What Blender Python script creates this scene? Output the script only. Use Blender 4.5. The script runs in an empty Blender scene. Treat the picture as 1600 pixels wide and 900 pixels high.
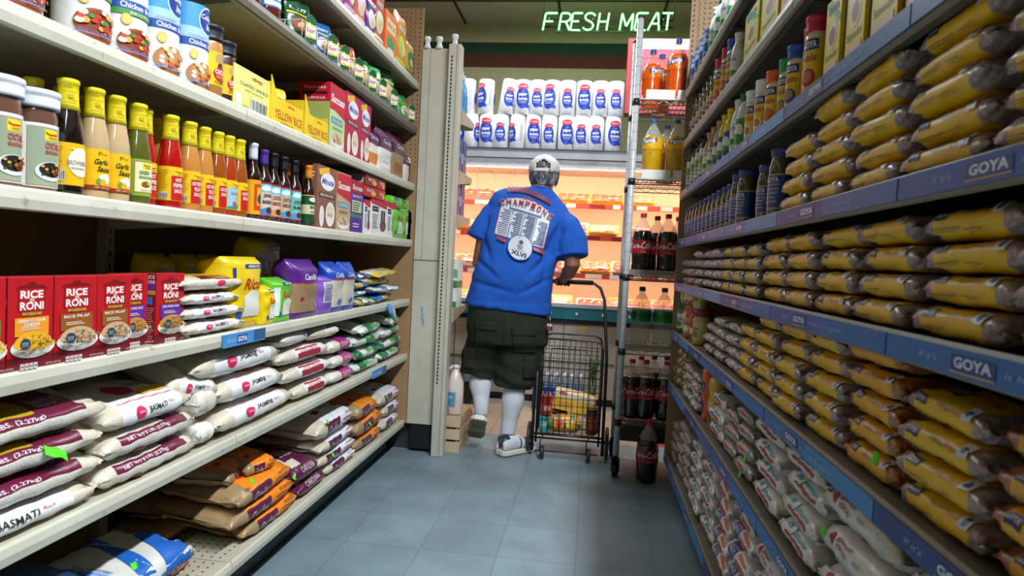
import bpy, bmesh, math, random
import numpy as np
from mathutils import Vector, Matrix
from mathutils.bvhtree import BVHTree
PI = math.pi
random.seed(7)
sc = bpy.context.scene
COL = sc.collection
# ------------------------------------------------------------------ camera
FPX, EYE = 1010.0, 1.15
_y = np.array([125.0, 37.0, -FPX]); _y /= np.linalg.norm(_y)
_r = math.radians(2.9)
_z = np.array([math.sin(_r), math.cos(_r), 0.0]); _z[2] = -(_z[0]*_y[0]+_z[1]*_y[1])/_y[2]; _z /= np.linalg.norm(_z)
_x = np.cross(_y, _z)
RC = np.stack([_x, _y, _z])                 # world = RC @ camera
cam_data = bpy.data.cameras.new('camera'); cam = bpy.data.objects.new('camera', cam_data); COL.objects.link(cam)
cam.matrix_world = Matrix([[*RC[0], 0], [*RC[1], 0], [*RC[2], EYE], [0, 0, 0, 1]])
cam_data.sensor_width = 36.0; cam_data.lens = FPX/1600*36.0; cam_data.clip_start = 0.02
cam_data.dof.use_dof = True; cam_data.dof.focus_distance = 2.3; cam_data.dof.aperture_fstop = 5.6
sc.camera = cam
def ray(px, py): return RC @ np.array([px-800.0, 450.0-py, -FPX])
def on_x(px, py, x): d = ray(px, py); return Vector(np.array([0, 0, EYE]) + d*(x/d[0]))
def on_y(px, py, y): d = ray(px, py); return Vector(np.array([0, 0, EYE]) + d*(y/d[1]))
def on_z(px, py, z): d = ray(px, py); return Vector(np.array([0, 0, EYE]) + d*((z-EYE)/d[2]))
# ------------------------------------------------------------------ view, world, lights
sc.view_settings.view_transform = 'Standard'; sc.view_settings.look = 'None'
sc.view_settings.gamma = 1.0; sc.view_settings.use_curve_mapping = False
sc.view_settings.exposure = 0.0
try: sc.cycles.use_denoising = True
except Exception: pass
try:
    sc.cycles.max_bounces = 8; sc.cycles.diffuse_bounces = 3; sc.cycles.glossy_bounces = 3
    sc.cycles.transmission_bounces = 6; sc.cycles.transparent_max_bounces = 12
    sc.cycles.sample_clamp_indirect = 6.0
except Exception: pass
world = bpy.data.worlds.new('world'); sc.world = world; world.use_nodes = True
world.node_tree.nodes['Background'].inputs[0].default_value = (0.75, 0.85, 1.0, 1)
world.node_tree.nodes['Background'].inputs[1].default_value = 0.018
def area(name, loc, rot, sx, sy, power, color, spread=180):
    d = bpy.data.lights.new(name, 'AREA'); d.shape = 'RECTANGLE'; d.size = sx; d.size_y = sy
    d.energy = power; d.color = color; d.spread = math.radians(spread)
    o = bpy.data.objects.new(name, d); COL.objects.link(o); o.location = loc; o.rotation_euler = rot
    return o
COOL = (0.86, 0.94, 1.0)
area('aisle_fluorescent_light', (0.70, 0.9, 3.34), (0, 0, 0), 0.13, 2.4, 200, COOL)
area('cross_aisle_fluorescent_light', (-0.4, 4.6, 3.34), (0, 0, 0), 2.4, 0.3, 60, COOL)
area('rear_aisle_fluorescent_light', (0.66, -1.6, 3.34), (0, 0, 0), 0.13, 2.0, 55, COOL)
MEAT_LIGHT = (1.0, 0.68, 0.46)
# ------------------------------------------------------------------ materials
_M = {}
def lin(h):
    c = [int(h[i:i+2], 16)/255 for i in (0, 2, 4)]
    return tuple(v/12.92 if v <= 0.04045 else ((v+0.055)/1.055)**2.4 for v in c)
FIN = {'p': (0.42, 0.0), 'f': (0.3, 0.28), 'm': (0.85, 0.0), 'g': (0.06, 1.0), 's': (0.3, 0.0), 'c': (0.9, 0.0), 'w': (0.5, 0.0)}
def M(key):
    """'rrggbb' or 'rrggbb.x': p print, f film, m matte, g glossy glass or liquid, s metal, r rice, b beans, e emission, t clear, c cloth, w worn paint"""
    if not isinstance(key, str): return key
    if key in _M: return _M[key]
    hexa, _, k = key.partition('.'); k = k or 'p'
    m = bpy.data.materials.new('mat_'+key.replace('.', '_')); m.use_nodes = True
    nt = m.node_tree; b = nt.nodes['Principled BSDF']; c = lin(hexa)
    tc = nt.nodes.new('ShaderNodeTexCoord')
    def lk(a, o): nt.links.new(a, o)
    def ramp(src, a, bb, p0=0.3, p1=0.7):
        r = nt.nodes.new('ShaderNodeValToRGB'); r.color_ramp.elements[0].position = p0; r.color_ramp.elements[1].position = p1
        r.color_ramp.elements[0].color = (*a, 1); r.color_ramp.elements[1].color = (*bb, 1); lk(src, r.inputs[0]); return r
    def noise(scale, detail=2):
        n = nt.nodes.new('ShaderNodeTexNoise'); n.inputs['Scale'].default_value = scale; n.inputs['Detail'].default_value = detail
        lk(tc.outputs['Object'], n.inputs['Vector']); return n
    def bump(src, st, d):
        q = nt.nodes.new('ShaderNodeBump'); q.inputs['Strength'].default_value = st; q.inputs['Distance'].default_value = d
        lk(src, q.inputs['Height']); lk(q.outputs[0], b.inputs['Normal'])
    sc_ = lambda f: tuple(min(1, v*f) for v in c)
    if k[0] == 'e':
        b.inputs['Base Color'].default_value = (*c, 1); b.inputs['Emission Color'].default_value = (*c, 1)
        b.inputs['Emission Strength'].default_value = float(k[1:] or 1)
    elif k == 't':
        b.inputs['Base Color'].default_value = (*c, 1); b.inputs['Roughness'].default_value = 0.08
        b.inputs['Alpha'].default_value = 0.34; b.inputs['Specular IOR Level'].default_value = 0.8
    elif k in 'rb':
        v = nt.nodes.new('ShaderNodeTexVoronoi'); v.inputs['Scale'].default_value = 300 if k == 'r' else 150
        lk(tc.outputs['Object'], v.inputs['Vector'])
        r = ramp(v.outputs['Distance'], sc_(1.06), sc_(0.8 if k == 'r' else 0.58), 0.25, 0.75); lk(r.outputs[0], b.inputs['Base Color'])
        b.inputs['Roughness'].default_value = 0.3; b.inputs['Coat Weight'].default_value = 0.35; b.inputs['Coat Roughness'].default_value = 0.2
        bump(v.outputs['Distance'], 0.35, -0.0015)
    elif k == 's':
        b.inputs['Metallic'].default_value = 1.0
        n = noise(35); r = ramp(n.outputs[0], sc_(0.8), sc_(1.08)); lk(r.outputs[0], b.inputs['Base Color'])
        b.inputs['Roughness'].default_value = 0.3
    elif k == 'w':
        n = noise(7, 6); r = ramp(n.outputs[0], sc_(0.86), sc_(1.03)); 
        n2 = noise(45, 8); r2 = ramp(n2.outputs[0], (0.5, 0.42, 0.33), (1, 1, 1), 0.27, 0.36)
        mx = nt.nodes.new('ShaderNodeMix'); mx.data_type = 'RGBA'; mx.blend_type = 'MULTIPLY'; mx.inputs[0].default_value = 0.6
        lk(r.outputs[0], mx.inputs[6]); lk(r2.outputs[0], mx.inputs[7]); lk(mx.outputs[2], b.inputs['Base Color'])
        b.inputs['Roughness'].default_value = 0.45
    else:
        n = noise(22 if k == 'f' else 14); r = ramp(n.outputs[0], sc_(0.93), sc_(1.04)); lk(r.outputs[0], b.inputs['Base Color'])
        ro, ct = FIN[k]; b.inputs['Roughness'].default_value = ro; b.inputs['Coat Weight'].default_value = ct; b.inputs['Coat Roughness'].default_value = 0.12
        if k == 'f': bump(n.outputs[0], 0.35, 0.006)
        if k == 'c':
            n3 = noise(420); bump(n3.outputs[0], 0.25, 0.001)
    _M[key] = m
    return m
# ------------------------------------------------------------------ mesh building
class MB:
    def __init__(s): s.v = []; s.f = []; s.m = []; s.sm = []; s.keys = []
    def slot(s, k):
        if k not in s.keys: s.keys.append(k)
        return s.keys.index(k)
    def add(s, vs, fs, k, smooth=True):
        o = len(s.v); s.v.extend(tuple(map(float, p)) for p in vs)
        if isinstance(k, str) or not hasattr(k, '__len__'):
            i = s.slot(k); ks = [i]*len(fs)
        else: ks = [s.slot(x) for x in k]
        s.f.extend(tuple(o+j for j in q) for q in fs); s.m.extend(ks); s.sm.extend([smooth]*len(fs)); return s
    def box(s, x0, y0, z0, x1, y1, z1, k, bev=0.0):
        if bev <= 0:
            vs = [(x, y, z) for z in (z0, z1) for y in (y0, y1) for x in (x0, x1)]
            return s.add(vs, [(0, 2, 3, 1), (4, 5, 7, 6), (0, 1, 5, 4), (2, 6, 7, 3), (0, 4, 6, 2), (1, 3, 7, 5)], k, False)
        bm = bmesh.new(); bmesh.ops.create_cube(bm, size=1)
        for v in bm.verts: v.co = ((x0+x1)/2+v.co.x*(x1-x0), (y0+y1)/2+v.co.y*(y1-y0), (z0+z1)/2+v.co.z*(z1-z0))
        bmesh.ops.bevel(bm, geom=bm.edges[:], offset=bev, segments=2, affect='EDGES', profile=0.5)
        return s.bm(bm, k)
    def bm(s, bm, k, smooth=False):
        bm.verts.index_update(); vs = [v.co[:] for v in bm.verts]; fs = [tuple(v.index for v in f.verts) for f in bm.faces]; bm.free()
        return s.add(vs, fs, k, smooth)
    def lathe(s, prof, k, n=24, c=(0, 0, 0), cap=True, keyfn=None, sx=1.0, sy=1.0, lobes=None):
        vs = []; fs = []; ks = []
        for r, z in prof:
            for i in range(n):
                a = 2*PI*i/n; rr = r*(1 if lobes is None else lobes(a, z))
                vs.append((c[0]+rr*sx*math.sin(a), c[1]-rr*sy*math.cos(a), c[2]+z))
        for j in range(len(prof)-1):
            kk = keyfn(0.5*(prof[j][1]+prof[j+1][1])) if keyfn else k
            for i in range(n):
                a, b = j*n+i, j*n+(i+1) % n
                fs.append((a, b, b+n, a+n)); ks.append(kk)
        if cap:
            if prof[0][0] > 1e-6: fs.append(tuple(range(n-1, -1, -1))); ks.append(ks[0])
            if prof[-1][0] > 1e-6: fs.append(tuple((len(prof)-1)*n+i for i in range(n))); ks.append(ks[-1])
        return s.add(vs, fs, ks, True)
    def tube(s, pts, r, k, n=8, closed=False, cap=True):
        P = [Vector(p) for p in pts]; N = len(P); R = r if hasattr(r, '__len__') else [r]*N
        vs = []; fs = []; up = None
        for i in range(N):
            if closed: t = P[(i+1) % N]-P[i-1]
            else: t = P[min(i+1, N-1)]-P[max(i-1, 0)]
            t = t.normalized() if t.length > 1e-9 else Vector((0, 0, 1))
            if up is None: up = t.orthogonal().normalized()
            up = (up-t*up.dot(t)); up = up.normalized() if up.length > 1e-6 else t.orthogonal().normalized()
            w = t.cross(up)
            for j in range(n):
                a = 2*PI*j/n; vs.append(P[i]+(up*math.cos(a)+w*math.sin(a))*R[i])
        for i in range(N if closed else N-1):
            for j in range(n):
                a, b = i*n+j, i*n+(j+1) % n; c, d = ((i+1) % N)*n+j, ((i+1) % N)*n+(j+1) % n
                fs.append((a, b, d, c))
        if cap and not closed: fs.append(tuple(range(n-1, -1, -1))); fs.append(tuple((N-1)*n+j for j in range(n)))
        return s.add(vs, fs, k, True)
    def prism(s, poly, y0, y1, k, smooth=False):
        """polygon in XZ extruded along Y"""
        n = len(poly); vs = [(x, y0, z) for x, z in poly]+[(x, y1, z) for x, z in poly]
        fs = [tuple(range(n)), tuple(range(2*n-1, n-1, -1))]+[(i, i+n, (i+1) % n+n, (i+1) % n) for i in range(n)]
        return s.add(vs, fs, k, smooth)
    def xform(s, mat):
        s.v = [tuple(mat @ Vector(p)) for p in s.v]; return s
    def mesh(s, name):
        me = bpy.data.meshes.new(name); me.from_pydata(s.v, [], s.f)
        for k in s.keys: me.materials.append(M(k))
        if s.f:
            me.polygons.foreach_set('material_index', s.m); me.polygons.foreach_set('use_smooth', s.sm)
        me.update(); return me
    def obj(s, name, parent=None, loc=None, rotz=0):
        o = bpy.data.objects.new(name, s.mesh(name)); COL.objects.link(o)
        if parent is not None: o.parent = parent
        if loc is not None: o.location = loc
        if rotz: o.rotation_euler[2] = rotz
        return o
def tag(o, label, cat, group=None):
    o['label'] = label; o['category'] = cat
    if group: o['group'] = group
    return o
def struct(o): o['kind'] = 'structure'; return o
def empty(name, label, cat, loc=(0, 0, 0), rotz=0, group=None):
    o = bpy.data.objects.new(name, None); COL.objects.link(o); o.location = loc; o.rotation_euler = (0, 0, rotz); o.empty_display_size = 0.05
    return tag(o, label, cat, group)
class Proto:
    """one kind of product: parts as (name, mesh, index of parent part or None, label or None)"""
    def __init__(s, name, cat, parts): s.name = name; s.cat = cat; s.parts = parts
    def ext(s, rx=0, ry=0, scale=None):
        """lowest and highest point of the product when tilted by rx, ry"""
        if not hasattr(s, 'co'):
            a = []
            for p in s.parts[:1] if s.parts[0][0] in ('bag', 'pouch', 'packet', 'sachet') else s.parts:
                v = np.empty(len(p[1].vertices)*3); p[1].vertices.foreach_get('co', v); a.append(v.reshape(-1, 3))
            s.co = np.concatenate(a); s.ex = {}
        sz = (scale if hasattr(scale, '__len__') else (scale,)*3) if scale else (1, 1, 1); k = (round(rx, 4), round(ry, 4), sz)
        if k not in s.ex:
            z = Matrix.Rotation(ry, 3, 'Y') @ Matrix.Rotation(rx, 3, 'X'); zz = (s.co*np.array(sz)) @ np.array(z)[2]; s.ex[k] = (float(zz.min()), float(zz.max()))
        return s.ex[k]
    def put(s, label, loc, rotz=0, group=None, rx=0, ry=0, scale=None, lift=True):
        loc = Vector(loc)
        if lift: loc.z += 0.0004-s.ext(rx, ry, scale)[0]
        if len(s.parts) == 1:
            r = bpy.data.objects.new(s.name, s.parts[0][1]); COL.objects.link(r)
        else:
            r = bpy.data.objects.new(s.name, None); COL.objects.link(r); r.empty_display_size = 0.03; made = []
            for nm, me, par, lb in s.parts:
                o = bpy.data.objects.new(nm, me); COL.objects.link(o); o.parent = r if par is None else made[par]; made.append(o)
                if lb: o['label'] = lb
        r.location = loc; r.rotation_euler = (rx, ry, rotz)
        if scale: r.scale = scale if hasattr(scale, '__len__') else (scale,)*3
        tag(r, label, s.cat, group); return r
# ------------------------------------------------------------------ flat artwork wrapped on surfaces
_T = {}
def text2d(t, bold=0.0, shear=0.0):
    k = (t, bold, shear)
    if k not in _T:
        cu = bpy.data.curves.new('lettering', 'FONT'); cu.body = t; cu.resolution_u = 2; cu.offset = bold; cu.shear = shear
        ob = bpy.data.objects.new('lettering', cu); me = bpy.data.meshes.new_from_object(ob)
        v = np.array([p.co[:2] for p in me.vertices]) if len(me.vertices) else np.zeros((0, 2)); f = [tuple(p.vertices) for p in me.polygons]
        bpy.data.objects.remove(ob); bpy.data.curves.remove(cu); bpy.data.meshes.remove(me)
        lo, hi = v.min(0), v.max(0); _T[k] = ((v-lo)/(hi-lo)-0.5, f, (hi-lo)[0]/(hi-lo)[1])
    return _T[k]
def shape2d(it):
    k = it[0]
    if k == 'r': return [(it[1], it[2]), (it[3], it[2]), (it[3], it[4]), (it[1], it[4])], [(0, 1, 2, 3)], it[5]
    if k == 'e':
        n = it[6] if len(it) > 6 else 20
        return [(it[1]+it[3]*math.cos(2*PI*i/n), it[2]+it[4]*math.sin(2*PI*i/n)) for i in range(n)], [tuple(range(n))], it[5]
    if k == 'p': return it[1], [tuple(range(len(it[1])))], it[2]
    if k == 't':
        v, f, asp = text2d(it[1], it[7] if len(it) > 7 else 0.0, it[8] if len(it) > 8 else 0.0)
        rot = it[9] if len(it) > 9 else 0.0
        q = v*np.array([it[4], it[5]]); c, s = math.cos(rot), math.sin(rot)
        q = np.stack([q[:, 0]*c-q[:, 1]*s, q[:, 0]*s+q[:, 1]*c], 1)+np.array([it[2], it[3]])
        return [tuple(p) for p in q], f, it[6]
def draw(mb, items, surf, cut=None, eps=0.0005, base=1.0):
    """items in surface coordinates; surf(u, v) -> (point, normal)"""
    for n, it in enumerate(items):
        vs, fs, k = shape2d(it)
        if cut:
            bm = bmesh.new(); bv = [bm.verts.new((p[0], p[1], 0)) for p in vs]
            for f in fs:
                try: bm.faces.new([bv[i] for i in f])
                except ValueError: pass
            for ax in (0, 1):
                if not cut[ax]: continue
                a = [p[ax] for p in vs]; lo, hi = min(a), max(a); t = math.floor(lo/cut[ax])*cut[ax]+cut[ax]
                while t < hi-1e-6:
                    if t > lo+1e-6:
                        bmesh.ops.bisect_plane(bm, geom=bm.verts[:]+bm.edges[:]+bm.faces[:], dist=1e-7, plane_co=(t, 0, 0) if ax == 0 else (0, t, 0), plane_no=(1, 0, 0) if ax == 0 else (0, 1, 0))
                    t += cut[ax]
            bm.verts.index_update(); vs = [v.co[:2] for v in bm.verts]; fs = [tuple(v.index for v in f.verts) for f in bm.faces]; bm.free()
        out = []
        for p in vs:
            q, nn = surf(p[0], p[1]); out.append(Vector(q)+Vector(nn)*eps*(base+n*0.5))
        mb.add(out, fs, k, cut is not None)
    return mb
def flat(o, ux, uy):
    o, ux, uy = Vector(o), Vector(ux), Vector(uy); nn = ux.cross(uy).normalized()
    return lambda u, v: (o+ux*u+uy*v, nn)
def cyl(r, c=(0, 0, 0), sy=1.0):
    """u in arc length measured from the front (-Y) towards +X, v height; r number or function of height"""
    rf = r if callable(r) else (lambda z: r)
    r0 = rf(0.0) if not callable(r) else None
    def f(u, v):
        rr = rf(v); a = u/(r0 or rr); return (c[0]+rr*math.sin(a), c[1]-rr*sy*math.cos(a), c[2]+v), (math.sin(a), -math.cos(a), 0)
    return f
def prof_r(prof):
    zs = [p[1] for p in prof]; rs = [p[0] for p in prof]
    return lambda z: float(np.interp(z, zs, rs))
# ------------------------------------------------------------------ bags
class Bag:
    """pillow bag lying down: length along X, front edge towards -Y, resting on z=0"""
    def __init__(s, L, W, T, seed=0, e=0.7, endw=0.93, pw=6.0, fin=0.015, wr=0.003, bend=0.0, sag=0.0, lump=0.05):
        s.__dict__.update(L=L, W=W, T=T, e=e, endw=endw, pw=pw, fin=fin, wr=wr, bend=bend, sag=sag)
        rn = random.Random(seed); s.k = [(rn.uniform(1.5, 5), rn.uniform(1, 3.4), rn.uniform(0, 6.28), rn.uniform(0, 6.28)) for _ in range(6)]
        s.lump = lump; s.ph = rn.uniform(0, 6.28); s.fs = [rn.uniform(-1, 1) for _ in range(4)]
    def pos(s, t, ph):
        """t along the length (-1..1, fins beyond), ph degrees: 0 front, 90 top, 180 back, -90 bottom"""
        a = math.radians(ph); at = min(abs(t), 1.0); c, q = math.cos(a), math.sin(a)
        th = max(0.03, (1-at**s.pw)**0.6); wd = 1-(1-s.endw)*at**5
        n = sum(math.sin(k1*t*1.6+p1)*math.sin(k2*a+p2) for k1, k2, p1, p2 in s.k)/6
        g = 1+s.lump*2*n
        y = -math.copysign(abs(c)**s.e, c)*s.W/2*wd*(1+0.25*s.lump*n)
        z = math.copysign(abs(q)**s.e, q)*s.T/2*th*(g if q > 0 else 1)
        w = s.wr*(at**4)*(1-0.5*(at >= 1))*math.sin(9*a+s.ph+3*t)
        w += s.wr*0.35*math.sin(7*t+3.1*a+s.ph)*math.sin(13*t-2*a)
        z += w*(1 if th > 0.1 else 0.35); y += w*0.5
        if abs(t) > 1: z += (abs(t)-1)*s.L*0.35*s.fs[0 if t < 0 else 1]+0.004*math.sin(y*60+s.ph)
        x = t*s.L/2
        z += s.bend*t*t+s.sag*max(0, -y/s.W*2)**2*-1
        return Vector((x, y, z+s.T/2))
    def surf(s, u, v):
        p = s.pos(u, v); a = s.pos(u+0.02, v)-s.pos(u-0.02, v); b = s.pos(u, v+2)-s.pos(u, v-2); n = a.cross(b)
        return p, (n.normalized() if n.length > 1e-12 else Vector((0, -1, 0)))
    def top(s, u, q):
        """q across the top: -1 front edge .. 1 back edge"""
        c = abs(q)**(1/s.e); ph = math.degrees(math.acos(min(1, c))); return s.surf(u, ph if q < 0 else 180-ph)
    def body(s, mb, zone, extra=(), nx=30, na=28):
        ts = sorted(set([-1-s.fin*2, -1-s.fin]+[round(-math.cos(PI*i/nx), 4) for i in range(nx+1)]+[1+s.fin, 1+s.fin*2]+list(extra)))
        vs = []; fs = []; ks = []
        for t in ts:
            for i in range(na): vs.append(s.pos(t, -180+360*i/na))
        for j in range(len(ts)-1):
            tm = 0.5*(ts[j]+ts[j+1])
            for i in range(na):
                a, b = j*na+i, j*na+(i+1) % na; fs.append((a, a+na, b+na, b)); ks.append(zone(tm, -180+360*(i+0.5)/na))
        fs.append(tuple(range(na))); ks.append(ks[0]); fs.append(tuple((len(ts)-1)*na+i for i in range(na-1, -1, -1))); ks.append(ks[-1])
        mb.add(vs, fs, ks, True); return mb
class Pouch:
    """bag standing up: width X, depth Y, height Z, front to -Y"""
    def __init__(s, W, D, H, seed=0, e=0.55, top=0.22, wr=0.003, lean=0.0, foot=0.06):
        s.__dict__.update(W=W, D=D, H=H, e=e, tp=top, wr=wr, lean=lean, foot=foot); rn = random.Random(seed)
        s.p = [rn.uniform(0, 6.28) for _ in range(6)]; s.b = rn.uniform(-1, 1)
    def half(s, v):
        d = 1.0
        if v > 1-s.tp: d = max(0.04, 1-((v-(1-s.tp))/s.tp)**1.3)
        if v < s.foot: d *= 0.9+0.1*(v/s.foot)
        w = 1-0.04*math.sin(PI*min(1, max(0, v)))-(0.06 if v > 0.97 else 0)
        return w*s.W/2, d*s.D/2*(1+0.12*math.sin(PI*min(max(v, 0), 1)*0.9))
    def pos(s, a, v):
        w, d = s.half(v); c, q = math.cos(a), math.sin(a)
        n = math.sin(5*v*3+s.p[0]+2*a)*math.sin(3*a+s.p[1])+0.6*math.sin(17*v+s.p[2])*math.sin(2*a+s.p[3])
        x = math.copysign(abs(q)**s.e, q)*w*(1+0.02*n); y = -math.copysign(abs(c)**s.e, c)*(d+s.wr*n*(0.5+v))
        y += s.lean*v*v*s.H+(max(0, v-(1-s.tp))/s.tp)*s.b*s.D*0.3
        return Vector((x, y, v*s.H))
    def surf(s, u, v):
        """u -1..1 across the front, v 0..1"""
        q = min(0.999, abs(u))**(1/s.e); a = math.copysign(math.asin(min(1, q)), u)
        p = s.pos(a, v); n = (s.pos(a+0.05, v)-s.pos(a-0.05, v)).cross(s.pos(a, v+0.02)-s.pos(a, v-0.02))
        return p, (n.normalized() if n.length > 1e-12 else Vector((0, -1, 0)))
    def body(s, mb, zone, extra=(), nz=22, na=28):
        zs = sorted(set([round(i/nz, 4) for i in range(nz+1)]+list(extra))); vs = []; fs = []; ks = []
        for z in zs:
            for i in range(na): vs.append(s.pos(2*PI*i/na, z))
        for j in range(len(zs)-1):
            for i in range(na):
                a, b = j*na+i, j*na+(i+1) % na; fs.append((a, b, b+na, a+na)); ks.append(zone(2*PI*(i+0.5)/na, 0.5*(zs[j]+zs[j+1])))
        fs.append(tuple(range(na-1, -1, -1))); ks.append(ks[0]); fs.append(tuple((len(zs)-1)*na+i for i in range(na))); ks.append(ks[-1])
        mb.add(vs, fs, ks, True); return mb
# ------------------------------------------------------------------ room shell
def mat_nodes(name, build):
    m = bpy.data.materials.new(name); m.use_nodes = True; build(m.node_tree, m.node_tree.nodes['Principled BSDF']); return m
def tile_floor(c1, c2, mortar, sp):
    def b(nt, p):
        tc = nt.nodes.new('ShaderNodeTexCoord'); br = nt.nodes.new('ShaderNodeTexBrick'); br.offset = 0.0; br.squash = 1.0
        nt.links.new(tc.outputs['Object'], br.inputs['Vector'])
        for i, v in (('Scale', 1.0), ('Mortar Size', 0.0022), ('Mortar Smooth', 0.3), ('Brick Width', 0.3048), ('Row Height', 0.3048), ('Bias', 0.0)): br.inputs[i].default_value = v
        br.inputs['Color1'].default_value = (*lin(c1), 1); br.inputs['Color2'].default_value = (*lin(c2), 1); br.inputs['Mortar'].default_value = (*lin(mortar), 1)
        n = nt.nodes.new('ShaderNodeTexNoise'); n.inputs['Scale'].default_value = 5; n.inputs['Detail'].default_value = 8; nt.links.new(tc.outputs['Object'], n.inputs['Vector'])
        r = nt.nodes.new('ShaderNodeValToRGB'); r.color_ramp.elements[0].position = 0.3; r.color_ramp.elements[1].position = 0.62
        r.color_ramp.elements[0].color = (0.80, 0.79, 0.77, 1); r.color_ramp.elements[1].color = (1, 1, 1, 1); nt.links.new(n.outputs[0], r.inputs[0])
        n2 = nt.nodes.new('ShaderNodeTexNoise'); n2.inputs['Scale'].default_value = 95; n2.inputs['Detail'].default_value = 4; nt.links.new(tc.outputs['Object'], n2.inputs['Vector'])
        r2 = nt.nodes.new('ShaderNodeValToRGB'); r2.color_ramp.elements[0].position = 0.36; r2.color_ramp.elements[1].position = 0.5
        r2.color_ramp.elements[0].color = (sp, sp, sp, 1); r2.color_ramp.elements[1].color = (1, 1, 1, 1); nt.links.new(n2.outputs[0], r2.inputs[0])
        prev = br.outputs['Color']
        for x in (r, r2):
            mx = nt.nodes.new('ShaderNodeMix'); mx.data_type = 'RGBA'; mx.blend_type = 'MULTIPLY'; mx.inputs[0].default_value = 1.0
            nt.links.new(prev, mx.inputs[6]); nt.links.new(x.outputs[0], mx.inputs[7]); prev = mx.outputs[2]
        nt.links.new(prev, p.inputs['Base Color'])
        r3 = nt.nodes.new('ShaderNodeValToRGB'); r3.color_ramp.elements[0].color = (0.3, 0.3, 0.3, 1); r3.color_ramp.elements[1].color = (0.55, 0.55, 0.55, 1); nt.links.new(n.outputs[0], r3.inputs[0]); nt.links.new(r3.outputs[0], p.inputs['Roughness'])
    return mat_nodes('floor_tile_'+c1, b)
FLOOR = tile_floor('7f939b', '778b93', '66757b', 0.86)
BEIGE = tile_floor('b3a494', 'a89888', '6b6258', 0.9)
RED = tile_floor('b03c34', 'a83830', '6b4540', 0.9)
mb = MB(); ys = 4.18; red = [(-1.02, -0.71, 4.5, 4.81), (0.40, 0.71, 4.2, 4.5)]
mb.add([(-3, -3, 0), (2.6, -3, 0), (2.6, ys, 0), (-3, ys, 0)], [(0, 1, 2, 3)], FLOOR, False)
mb.add([(-3, ys, 0), (2.6, ys, 0), (2.6, 6.4, 0), (-3, 6.4, 0)], [(0, 1, 2, 3)], BEIGE, False)
for x0, x1, y0, y1 in red: mb.add([(x0, y0, 0.0015), (x1, y0, 0.0015), (x1, y1, 0.0015), (x0, y1, 0.0015)], [(0, 1, 2, 3)], RED, False)
struct(mb.obj('floor'))
CEIL = 3.4
mb = MB(); mb.box(-3, -3, CEIL, 2.6, 6.4, CEIL+0.05, 'd2c8aa.m')
for i in range(12): y = 0.05+i*0.61-1.1; mb.box(-3, y-0.012, CEIL-0.006, 2.6, y+0.012, CEIL+0.001, '4a4636.m')
for i in range(6): x = -2.25+i*0.92; mb.box(x-0.012, -3, CEIL-0.006, x+0.012, 6.4, CEIL+0.001, '4a4636.m')
struct(mb.obj('ceiling'))
WY = 6.2
mb = MB(); zb = [0, 2.985, 3.11, 3.222, CEIL]
for i, k in enumerate(['b4aa80.m', '5e2c20.m', '24422c.m', 'bcb08a.m']): mb.add([(-3, WY, zb[i]), (2.6, WY, zb[i]), (2.6, WY, zb[i+1]), (-3, WY, zb[i+1])], [(0, 1, 2, 3)], k, False)
struct(mb.obj('wall_back'))
for nm, x in (('wall_left', -3.0), ('wall_right', 2.6)):
    mb = MB(); mb.add([(x, -3, 0), (x, 6.4, 0), (x, 6.4, CEIL), (x, -3, CEIL)], [(0, 1, 2, 3) if x > 0 else (3, 2, 1, 0)], '7d7860.m', False); struct(mb.obj(nm))
mb = MB(); mb.add([(-3, -3, 0), (2.6, -3, 0), (2.6, -3, CEIL), (-3, -3, CEIL)], [(3, 2, 1, 0)], '7d7860.m', False); struct(mb.obj('wall_front'))
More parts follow.
